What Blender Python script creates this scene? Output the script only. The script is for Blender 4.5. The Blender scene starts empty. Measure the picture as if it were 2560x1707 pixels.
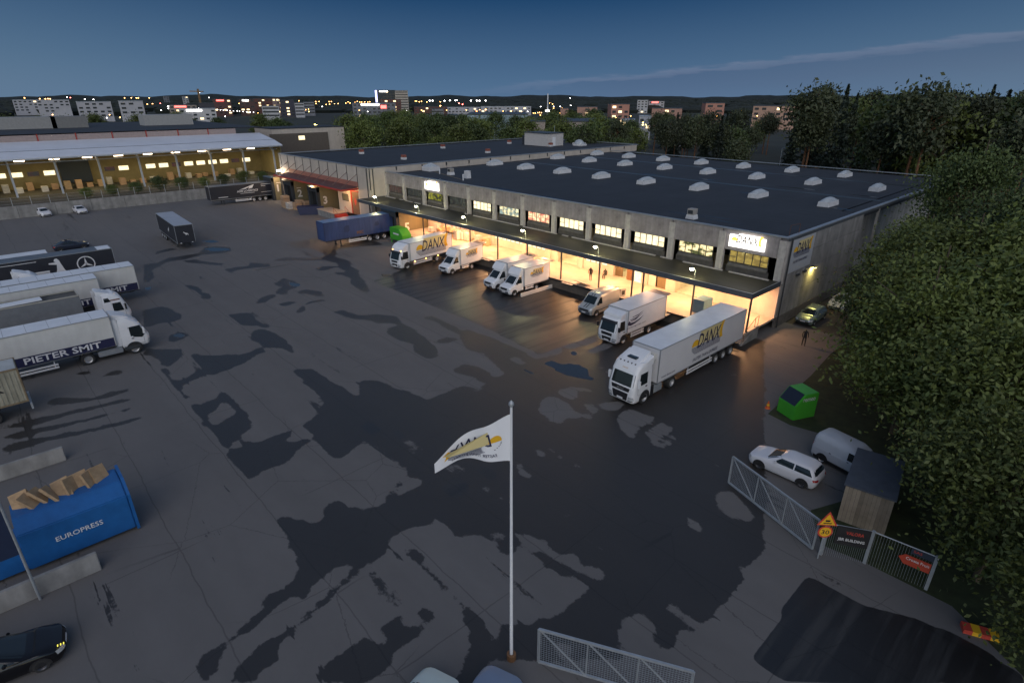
import bpy, bmesh, math, random
import numpy as np
from mathutils import Vector, Matrix
R = math.radians
SC = bpy.context.scene
COL = SC.collection
# ------------------------------------------------------------------ camera
CAM = Vector((21.76, -56.34, 21.77))
cd = bpy.data.cameras.new('camera'); cam = bpy.data.objects.new('camera', cd); COL.objects.link(cam)
cd.sensor_width = 36.0; cd.lens = 36.0 * 1436 / 2560; cd.clip_start = 0.5; cd.clip_end = 30000
cam.location = CAM; cam.rotation_euler = (R(90 - 23.06), 0, R(47.1))
SC.camera = cam
# ------------------------------------------------------------------ sky, dusk
SUN_EL, SUN_AZ = 10.0, 133.0          # afterglow low behind the camera (compass angle from +Y towards +X)
W = bpy.data.worlds.new("World"); SC.world = W; W.use_nodes = True
nt = W.node_tree; nt.nodes.clear()
def wn(t, **k):
    n = nt.nodes.new(t)
    for a, v in k.items(): setattr(n, a, v)
    return n
out = wn('ShaderNodeOutputWorld'); bg = wn('ShaderNodeBackground')
sky = wn('ShaderNodeTexSky', sky_type='NISHITA', sun_disc=False, sun_elevation=R(SUN_EL), sun_rotation=R(SUN_AZ),
         altitude=60, air_density=1.0, dust_density=0.3, ozone_density=4.0)
SKY_STR = 0.10
DUSK0, DUSK1, DUSK2, AWAY_H = (.050,.096,.165), (.007,.032,.082), (.007,.021,.052), 0.36
bg.inputs['Strength'].default_value = SKY_STR
tc = wn('ShaderNodeTexCoord'); sep = wn('ShaderNodeSeparateXYZ'); nt.links.new(tc.outputs['Generated'], sep.inputs[0])
def wm(op, a, b=None, clamp=False):
    n = wn('ShaderNodeMath', operation=op, use_clamp=clamp)
    for i, v in enumerate((a, b)):
        if v is None: continue
        if isinstance(v, (int, float)): n.inputs[i].default_value = v
        else: nt.links.new(v, n.inputs[i])
    return n.outputs[0]
# a long low cloud bank: elevation band that climbs with azimuth to the right of the view
az = wm('ARCTAN2', sep.outputs[0], sep.outputs[1])                  # compass angle
el = wm('ARCSINE', sep.outputs[2])
noi = wn('ShaderNodeTexNoise'); noi.inputs['Scale'].default_value = 3.0; noi.inputs['Detail'].default_value = 6
mp = wn('ShaderNodeMapping'); mp.inputs['Scale'].default_value = (6, 6, 40)
nt.links.new(tc.outputs['Generated'], mp.inputs[0]); nt.links.new(mp.outputs[0], noi.inputs['Vector'])
rel = wm('ADD', az, 0.822)                                          # 0 at the middle of the view
top = wm('ADD', wm('MULTIPLY', rel, 0.085), 0.020)
dn = wm('MULTIPLY', wm('SUBTRACT', noi.outputs[0], 0.5), 0.022)
dist = wm('SUBTRACT', wm('ADD', top, dn), el)
mask = wm('MULTIPLY', wm('DIVIDE', dist, 0.012, True), wm('DIVIDE', wm('ADD', rel, 0.12), 0.3, True))
mask = wm('MULTIPLY', mask, wm('SUBTRACT', 1.0, wm('DIVIDE', wm('SUBTRACT', dist, 0.03), 0.05, True)))
edge = wm('SUBTRACT', 1.0, wm('DIVIDE', wm('ABSOLUTE', wm('SUBTRACT', dist, 0.006)), 0.008, True))
edge = wm('MULTIPLY', edge, wm('MULTIPLY', mask, noi.outputs[0]))
mx = wn('ShaderNodeMix', data_type='RGBA'); nt.links.new(wm('MULTIPLY', mask, 0.75), mx.inputs['Factor'])
hs = wn('ShaderNodeHueSaturation'); hs.inputs['Saturation'].default_value = 0.75; hs.inputs['Value'].default_value = 1.0
nt.links.new(sky.outputs[0], hs.inputs['Color'])
# away from the glow the low sky is the even slate blue of multiple scattering, which the sky model leaves out
away = wm('MULTIPLY', wm('SUBTRACT', 1.0, wm('COSINE', wm('SUBTRACT', az, R(SUN_AZ)))), 0.5)
elp = wm('MAXIMUM', el, 0.0)
lowf = wm('MULTIPLY', wm('MULTIPLY', wm('POWER', 2.718, wm('DIVIDE', elp, -AWAY_H)), 1.6, True), wm('POWER', away, 0.5), True)
dk = wn('ShaderNodeValToRGB'); nt.links.new(wm('DIVIDE', elp, 0.5, True), dk.inputs[0]); ce = dk.color_ramp.elements
ce[0].position = 0; ce[0].color = (*[c / SKY_STR for c in DUSK0], 1); ce[1].position = 1; ce[1].color = (*[c / SKY_STR for c in DUSK2], 1)
e_ = ce.new(.28); e_.color = (*[c / SKY_STR for c in DUSK1], 1)
base = wn('ShaderNodeMix', data_type='RGBA'); nt.links.new(lowf, base.inputs['Factor']); nt.links.new(hs.outputs[0], base.inputs['A']); nt.links.new(dk.outputs[0], base.inputs['B'])
nt.links.new(base.outputs['Result'], mx.inputs['A'])
cc = wn('ShaderNodeMix', data_type='RGBA', blend_type='MULTIPLY'); cc.inputs['Factor'].default_value = 1
nt.links.new(base.outputs['Result'], cc.inputs['A']); cc.inputs['B'].default_value = (1.0, .86, .88, 1)
nt.links.new(cc.outputs['Result'], mx.inputs['B'])
mx2 = wn('ShaderNodeMix', data_type='RGBA', blend_type='ADD'); nt.links.new(wm('MULTIPLY', edge, 1.0), mx2.inputs['Factor'])
nt.links.new(mx.outputs['Result'], mx2.inputs['A']); mx2.inputs['B'].default_value = (.9, .75, .8, 1)
nt.links.new(mx2.outputs['Result'], bg.inputs['Color']); nt.links.new(bg.outputs[0], out.inputs[0])
# the last glow of the sunken sun: very soft and weak
sd = bpy.data.lights.new('sun', 'SUN'); sd.energy = 0.6; sd.angle = R(60); sd.color = (1.0, .9, .84)
sun = bpy.data.objects.new('sun', sd); COL.objects.link(sun)
sun.rotation_euler = (R(90 - 38), 0, R(180 - SUN_AZ))
SC.view_settings.view_transform = 'Standard'; SC.view_settings.look = 'None'
SC.view_settings.exposure = 0.8; SC.view_settings.gamma = 1; SC.view_settings.use_curve_mapping = False
SC.render.engine = 'CYCLES'
SC.cycles.use_denoising = True; SC.cycles.max_bounces = 6; SC.cycles.diffuse_bounces = 3; SC.cycles.glossy_bounces = 3
SC.cycles.transparent_max_bounces = 12; SC.cycles.caustics_reflective = False; SC.cycles.caustics_refractive = False
SC.cycles.sample_clamp_indirect = 3.0
# ------------------------------------------------------------------ helpers
rnd = random.Random(7)
MATS = {}
def mat(name, col, rough=.6, metal=0., var=.12, scale=2.0, stretch=None, bump=0., emit=0., ecol=None, spec=.5, rand=0., sample=True, streak=None, alpha=1.):
    if name in MATS: return MATS[name]
    m = bpy.data.materials.new(name); m.use_nodes = True; MATS[name] = m
    t = m.node_tree; p = t.nodes['Principled BSDF']; N = t.nodes.new; L = t.links.new
    p.inputs['Roughness'].default_value = rough; p.inputs['Metallic'].default_value = metal
    p.inputs['Specular IOR Level'].default_value = spec
    c = (*col, 1)
    p.inputs['Base Color'].default_value = c
    if alpha < 1: p.inputs['Alpha'].default_value = alpha
    if var > 0:
        tc = N('ShaderNodeTexCoord'); mp = N('ShaderNodeMapping'); L(tc.outputs['Object'], mp.inputs[0])
        if stretch: mp.inputs['Scale'].default_value = stretch
        n = N('ShaderNodeTexNoise'); n.inputs['Scale'].default_value = scale; n.inputs['Detail'].default_value = 5; n.inputs['Roughness'].default_value = .65
        L(mp.outputs[0], n.inputs['Vector'])
        r = N('ShaderNodeMapRange'); r.inputs[1].default_value = .3; r.inputs[2].default_value = .7
        r.inputs[3].default_value = 1 - var; r.inputs[4].default_value = 1 + var * .6; L(n.outputs[0], r.inputs[0])
        fac = r.outputs[0]
        if streak:
            mp2 = N('ShaderNodeMapping'); mp2.inputs['Scale'].default_value = streak[0]; L(tc.outputs['Object'], mp2.inputs[0])
            n2 = N('ShaderNodeTexNoise'); n2.inputs['Scale'].default_value = 1; n2.inputs['Detail'].default_value = 4; L(mp2.outputs[0], n2.inputs['Vector'])
            r2 = N('ShaderNodeMapRange'); r2.inputs[1].default_value = .38; r2.inputs[2].default_value = .62; r2.inputs[3].default_value = 1 - streak[1]; r2.inputs[4].default_value = 1
            L(n2.outputs[0], r2.inputs[0]); mu = N('ShaderNodeMath'); mu.operation = 'MULTIPLY'; L(fac, mu.inputs[0]); L(r2.outputs[0], mu.inputs[1]); fac = mu.outputs[0]
        if rand:
            oi = N('ShaderNodeObjectInfo'); r3 = N('ShaderNodeMapRange'); r3.inputs[3].default_value = 1 - rand; r3.inputs[4].default_value = 1 + rand
            L(oi.outputs['Random'], r3.inputs[0]); mu = N('ShaderNodeMath'); mu.operation = 'MULTIPLY'; L(fac, mu.inputs[0]); L(r3.outputs[0], mu.inputs[1]); fac = mu.outputs[0]
        v = N('ShaderNodeVectorMath'); v.operation = 'SCALE'; v.inputs[0].default_value = col; L(fac, v.inputs['Scale']); L(v.outputs[0], p.inputs['Base Color'])
        if bump:
            b = N('ShaderNodeBump'); b.inputs['Strength'].default_value = bump; b.inputs['Distance'].default_value = .03
            n3 = N('ShaderNodeTexNoise'); n3.inputs['Scale'].default_value = scale * 8; L(mp.outputs[0], n3.inputs['Vector'])
            L(n3.outputs[0], b.inputs['Height']); L(b.outputs[0], p.inputs['Normal'])
    if emit:
        p.inputs['Emission Color'].default_value = (*(ecol or col), 1); p.inputs['Emission Strength'].default_value = emit
        if not sample: m.cycles.emission_sampling = 'NONE'
    return m

class MB:
    def __init__(s): s.v = []; s.f = []; s.m = []; s.T = None
    def add(s, vs, fs, mi=0):
        o = len(s.v)
        if s.T is not None: vs = [tuple(s.T @ Vector(v)) for v in vs]
        s.v += [tuple(v) for v in vs]; s.f += [tuple(i + o for i in f) for f in fs]; s.m += [mi] * len(fs); return s
    def box(s, x0, x1, y0, y1, z0, z1, mi=0):
        return s.add([(x0,y0,z0),(x1,y0,z0),(x1,y1,z0),(x0,y1,z0),(x0,y0,z1),(x1,y0,z1),(x1,y1,z1),(x0,y1,z1)],
            [(0,3,2,1),(4,5,6,7),(0,1,5,4),(1,2,6,5),(2,3,7,6),(3,0,4,7)], mi)
    def tube(s, p, q, r0, r1=None, n=8, mi=0, cap=True):
        p = Vector(p); q = Vector(q); r1 = r0 if r1 is None else r1; d = (q - p).normalized()
        a = d.orthogonal().normalized(); b = d.cross(a); vs = []
        for c, r in ((p, r0), (q, r1)):
            for k in range(n):
                t = 2 * math.pi * k / n; vs.append(c + a * (r * math.cos(t)) + b * (r * math.sin(t)))
        fs = [(k, (k + 1) % n, n + (k + 1) % n, n + k) for k in range(n)]
        if cap: fs += [tuple(range(n))[::-1], tuple(range(n, 2 * n))]
        return s.add(vs, fs, mi)
    def bar(s, p, q, w, h=None, mi=0):
        p = Vector(p); q = Vector(q); h = h or w; d = (q - p).normalized()
        u = Vector((0,0,1)) if abs(d.z) < .95 else Vector((0,1,0)); a = d.cross(u).normalized() * w / 2; b = a.cross(d).normalized() * h / 2
        vs = [c + x * a + y * b for c in (p, q) for x, y in ((-1,-1),(1,-1),(1,1),(-1,1))]
        return s.add(vs, [(0,3,2,1),(4,5,6,7),(0,1,5,4),(1,2,6,5),(2,3,7,6),(3,0,4,7)], mi)
    def prism(s, pts, d0, d1, ax='x', mi=0):
        n = len(pts)
        def P(a, b, d): return (d, a, b) if ax == 'x' else ((a, d, b) if ax == 'y' else (a, b, d))
        vs = [P(a, b, d0) for a, b in pts] + [P(a, b, d1) for a, b in pts]
        fs = [tuple(range(n))[::-1], tuple(range(n, 2*n))] + [(k, (k+1) % n, n + (k+1) % n, n + k) for k in range(n)]
        return s.add(vs, fs, mi)
    def quad(s, a, b, c, d, mi=0): return s.add([a, b, c, d], [(0,1,2,3)], mi)
    def lathe(s, c, ax, prof, n=16, mi=0):
        c = Vector(c); A = Vector({'x':(1,0,0),'y':(0,1,0),'z':(0,0,1)}[ax]); u = A.orthogonal().normalized(); w = A.cross(u); vs = []; fs = []
        for r, h in prof:
            for k in range(n):
                t = 2 * math.pi * k / n; vs.append(c + A * h + u * (r * math.cos(t)) + w * (r * math.sin(t)))
        for i in range(len(prof) - 1):
            for k in range(n): fs.append((i*n+k, i*n+(k+1) % n, (i+1)*n+(k+1) % n, (i+1)*n+k))
        return s.add(vs, fs, mi)
    def mesh(s, name, mats, bevel=0., smooth=0., fix=True):
        me = bpy.data.meshes.new(name); me.from_pydata(s.v, [], s.f)
        for m in (mats if isinstance(mats, (list, tuple)) else [mats]): me.materials.append(m)
        me.polygons.foreach_set('material_index', s.m)
        if fix or bevel:
            bm = bmesh.new(); bm.from_mesh(me)
            if fix: bmesh.ops.recalc_face_normals(bm, faces=bm.faces)
            if bevel:
                bmesh.ops.remove_doubles(bm, verts=bm.verts, dist=1e-4)
                es = [e for e in bm.edges if len(e.link_faces) == 2 and e.calc_face_angle(0) > R(30)]
                bmesh.ops.bevel(bm, geom=es, offset=bevel, segments=2, affect='EDGES', clamp_overlap=True)
            bm.to_mesh(me); bm.free()
        if smooth:
            me.polygons.foreach_set('use_smooth', [True] * len(me.polygons)); me.set_sharp_from_angle(angle=R(smooth))
        me.update(); return me
def obj(name, mb, mats, parent=None, bevel=0., smooth=0., loc=None, rz=0., label=None):
    me = mb.mesh(name, mats, bevel, smooth) if isinstance(mb, MB) else mb
    o = bpy.data.objects.new(name, me); COL.objects.link(o)
    if parent is not None: o.parent = parent
    if loc is not None: o.location = loc
    if rz: o.rotation_euler = (0, 0, rz)
    if label: o['label'] = label
    return o
def tag(o, label, cat, group=None):
    o['label'] = label; o['category'] = cat
    if group: o['group'] = group
    return o
def thing(name, label, cat, loc=(0,0,0), rz=0., group=None, sc=None):
    o = bpy.data.objects.new(name, None); COL.objects.link(o); o.location = loc; o.rotation_euler = (0, 0, rz); o.empty_display_size = .3
    if sc: o.scale = (sc, sc, sc) if isinstance(sc, (int, float)) else sc
    return tag(o, label, cat, group)
def struct(o, kind='structure'): o['kind'] = kind; return o
def dup(root, loc, rz, label, group=None, sc=None, keep=None):
    r = root.copy(); COL.objects.link(r); r.location = loc; r.rotation_euler = (0, 0, rz); r['label'] = label
    if group: r['group'] = group
    if sc: r.scale = (sc, sc, sc) if isinstance(sc, (int, float)) else sc
    for ch in list(root.children):
        c = ch.copy(); COL.objects.link(c); c.parent = r
        for g in list(ch.children):
            d = g.copy(); COL.objects.link(d); d.parent = c
    return r
def light(name, kind, loc, energy, col, parent=None, size=.3, rot=None, size_y=None, spot=None):
    l = bpy.data.lights.new(name, kind); l.energy = energy; l.color = col
    if kind == 'AREA':
        l.size = size
        if size_y: l.shape = 'RECTANGLE'; l.size_y = size_y
    else: l.shadow_soft_size = size
    if kind == 'SPOT': l.spot_size = R(spot or 120); l.spot_blend = .6
    o = bpy.data.objects.new(name, l); COL.objects.link(o); o.location = loc
    if rot: o.rotation_euler = rot
    if parent is not None: o.parent = parent
    return o
# lettering: flat meshes cached per string; returns (verts, faces, width)
_TX = {}
def text_geo(s, shear=0., bold=0.):
    k = (s, shear, bold)
    if k in _TX: return _TX[k]
    c = bpy.data.curves.new('t', 'FONT'); c.body = s; c.size = 1; c.resolution_u = 2; c.shear = shear; c.offset = bold
    o = bpy.data.objects.new('t', c); COL.objects.link(o)
    me = bpy.data.meshes.new_from_object(o)
    v = np.array([x.co[:2] for x in me.vertices]); f = [tuple(p.vertices) for p in me.polygons]
    bpy.data.objects.remove(o); bpy.data.curves.remove(c); bpy.data.meshes.remove(me)
    v -= v.min(0); _TX[k] = (v, f, v.max(0)); return _TX[k]
def put_text(mb, s, o, ux, uy, h, w=None, mi=0, shear=0., bold=0.01, center=False):
    """lettering in the plane o + x*ux + y*uy, cap height h, optional total width w"""
    v, f, mx = text_geo(s, shear, bold); o = Vector(o); ux = Vector(ux); uy = Vector(uy)
    sy = h / mx[1]; sx = (w / mx[0]) if w else sy
    if center: o = o - ux * (mx[0] * sx / 2) - uy * (h / 2)
    mb.add([o + ux * (a * sx) + uy * (b * sy) for a, b in v], f, mi)
def disc(mb, o, ux, uy, r, mi=0, n=20, a0=0., a1=360., r_in=None):
    o = Vector(o); ux = Vector(ux); uy = Vector(uy)
    A = [R(a0 + (a1 - a0) * k / n) for k in range(n + 1)]
    if r_in is None:
        mb.add([o] + [o + ux * (r*math.cos(t)) + uy * (r*math.sin(t)) for t in A], [(0, k+1, k+2) for k in range(n)], mi)
    else:
        vs = [o + ux * (q*math.cos(t)) + uy * (q*math.sin(t)) for q in (r_in, r) for t in A]
        mb.add(vs, [(k, k+1, n+2+k, n+1+k) for k in range(n)], mi)
def flat_poly(mb, o, ux, uy, pts, mi=0):
    o = Vector(o); ux = Vector(ux); uy = Vector(uy)
    mb.add([o + ux*a + uy*b for a, b in pts], [tuple(range(len(pts)))], mi)
# ------------------------------------------------------------------ materials
WHITE = mat('white_paint', (.72,.73,.74), .35, var=.06, scale=1.2, rand=.05)
WHITER = mat('white_roof', (.70,.72,.74), .38, var=.1, scale=.8)
CREAMW = mat('off_white_side', (.60,.60,.57), .5, var=.08, scale=.7, streak=((1.5,1.5,.2), .08))
SILVER = mat('silver_paint', (.42,.43,.42), .3, metal=.4, var=.05)
BLACKP = mat('black_plastic', (.018,.018,.02), .45, var=.2)
RUBBER = mat('tyre_rubber', (.022,.022,.022), .8, var=.2)
RIM = mat('rim_metal', (.45,.45,.45), .4, metal=.6, var=.15, scale=8)
STEEL = mat('galvanised_steel', (.42,.45,.47), .45, metal=.5, var=.15, scale=4)
DARKST = mat('dark_steel', (.05,.055,.06), .5, metal=.2, var=.2)
GLASS = mat('dark_glass', (.012,.018,.02), .06, var=0, spec=.6)
NAVY = mat('navy_print', (.016,.018,.06), .5, var=0)
YEL = mat('sun_yellow', (.75,.42,.02), .5, var=0)
PALEY = mat('pale_yellow_print', (.62,.52,.25), .5, var=0)
PWHITE = mat('white_print', (.68,.68,.68), .5, var=0)
ORANGE_LENS = mat('orange_lens', (.6,.18,.03), .3, var=0)
MARK_O = mat('lit_marker_lamp', (.9,.4,.1), .3, var=0, emit=6, ecol=(1,.42,.1), sample=False)
HEADL = mat('headlight_glass', (.55,.57,.58), .12, metal=.3, var=0)
REDL = mat('red_lens', (.35,.02,.02), .25, var=0)
ASPH_D = mat('roofing_felt', (.028,.031,.037), .75, var=.25, scale=.35, stretch=(1,.3,1), bump=.15, streak=((.12,2.2,1), .25))
CONC = mat('facade_concrete', (.33,.30,.29), .85, var=.28, scale=1.1, bump=.35, streak=((2.2,2.2,.25), .22), rand=.07)
CONCW = mat('pale_concrete', (.50,.47,.43), .85, var=.22, scale=1.6, bump=.3, streak=((3,3,.3), .2))
CONCG = mat('grey_concrete', (.27,.265,.25), .9, var=.25, scale=.9, bump=.3, streak=((1.2,1.2,.15), .25), rand=.06)
FLASH = mat('zinc_flashing', (.36,.38,.40), .4, metal=.5, var=.15, scale=.6)
DFASC = mat('dark_fascia', (.07,.08,.09), .5, var=.15)
PLAST = mat('dock_plaster', (.62,.52,.44), .8, var=.14, scale=.6, bump=.1, streak=((1.5,1.5,.3), .1))
DOCKFL = mat('dock_floor', (.42,.36,.30), .7, var=.22, scale=.7, bump=.1)
OLIVE = mat('olive_cladding', (.20,.165,.09), .6, var=.12, scale=2, stretch=(1,1,.05))
REDB = mat('red_trim', (.42,.045,.03), .5, var=.1)
MAROON = mat('maroon_sheet', (.11,.045,.04), .6, var=.15)
PINKR = mat('faded_red_panel', (.36,.15,.11), .7, var=.12)
CREAM = mat('cream_panel', (.52,.46,.39), .75, var=.1, scale=.6, rand=.05, streak=((1,1,.2), .08))
WOODM = mat('pallet_wood', (.40,.27,.15), .8, var=.25, scale=3)
CARD = mat('cardboard', (.42,.27,.16), .8, var=.15, rand=.15)
WRAP = mat('wrapped_goods', (.55,.52,.48), .35, var=.25, scale=4, rand=.2)
GREEN = mat('green_container', (.06,.36,.03), .4, var=.1, scale=2)
BLUEC = mat('blue_container', (.012,.11,.33), .45, var=.15, scale=2)
NAVYC = mat('navy_container', (.018,.025,.07), .5, var=.2, scale=2)
def lit(name, col, e, sample=False): return mat(name, tuple(min(1, c) for c in col), .5, var=0, emit=e, ecol=col, sample=sample)
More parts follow.
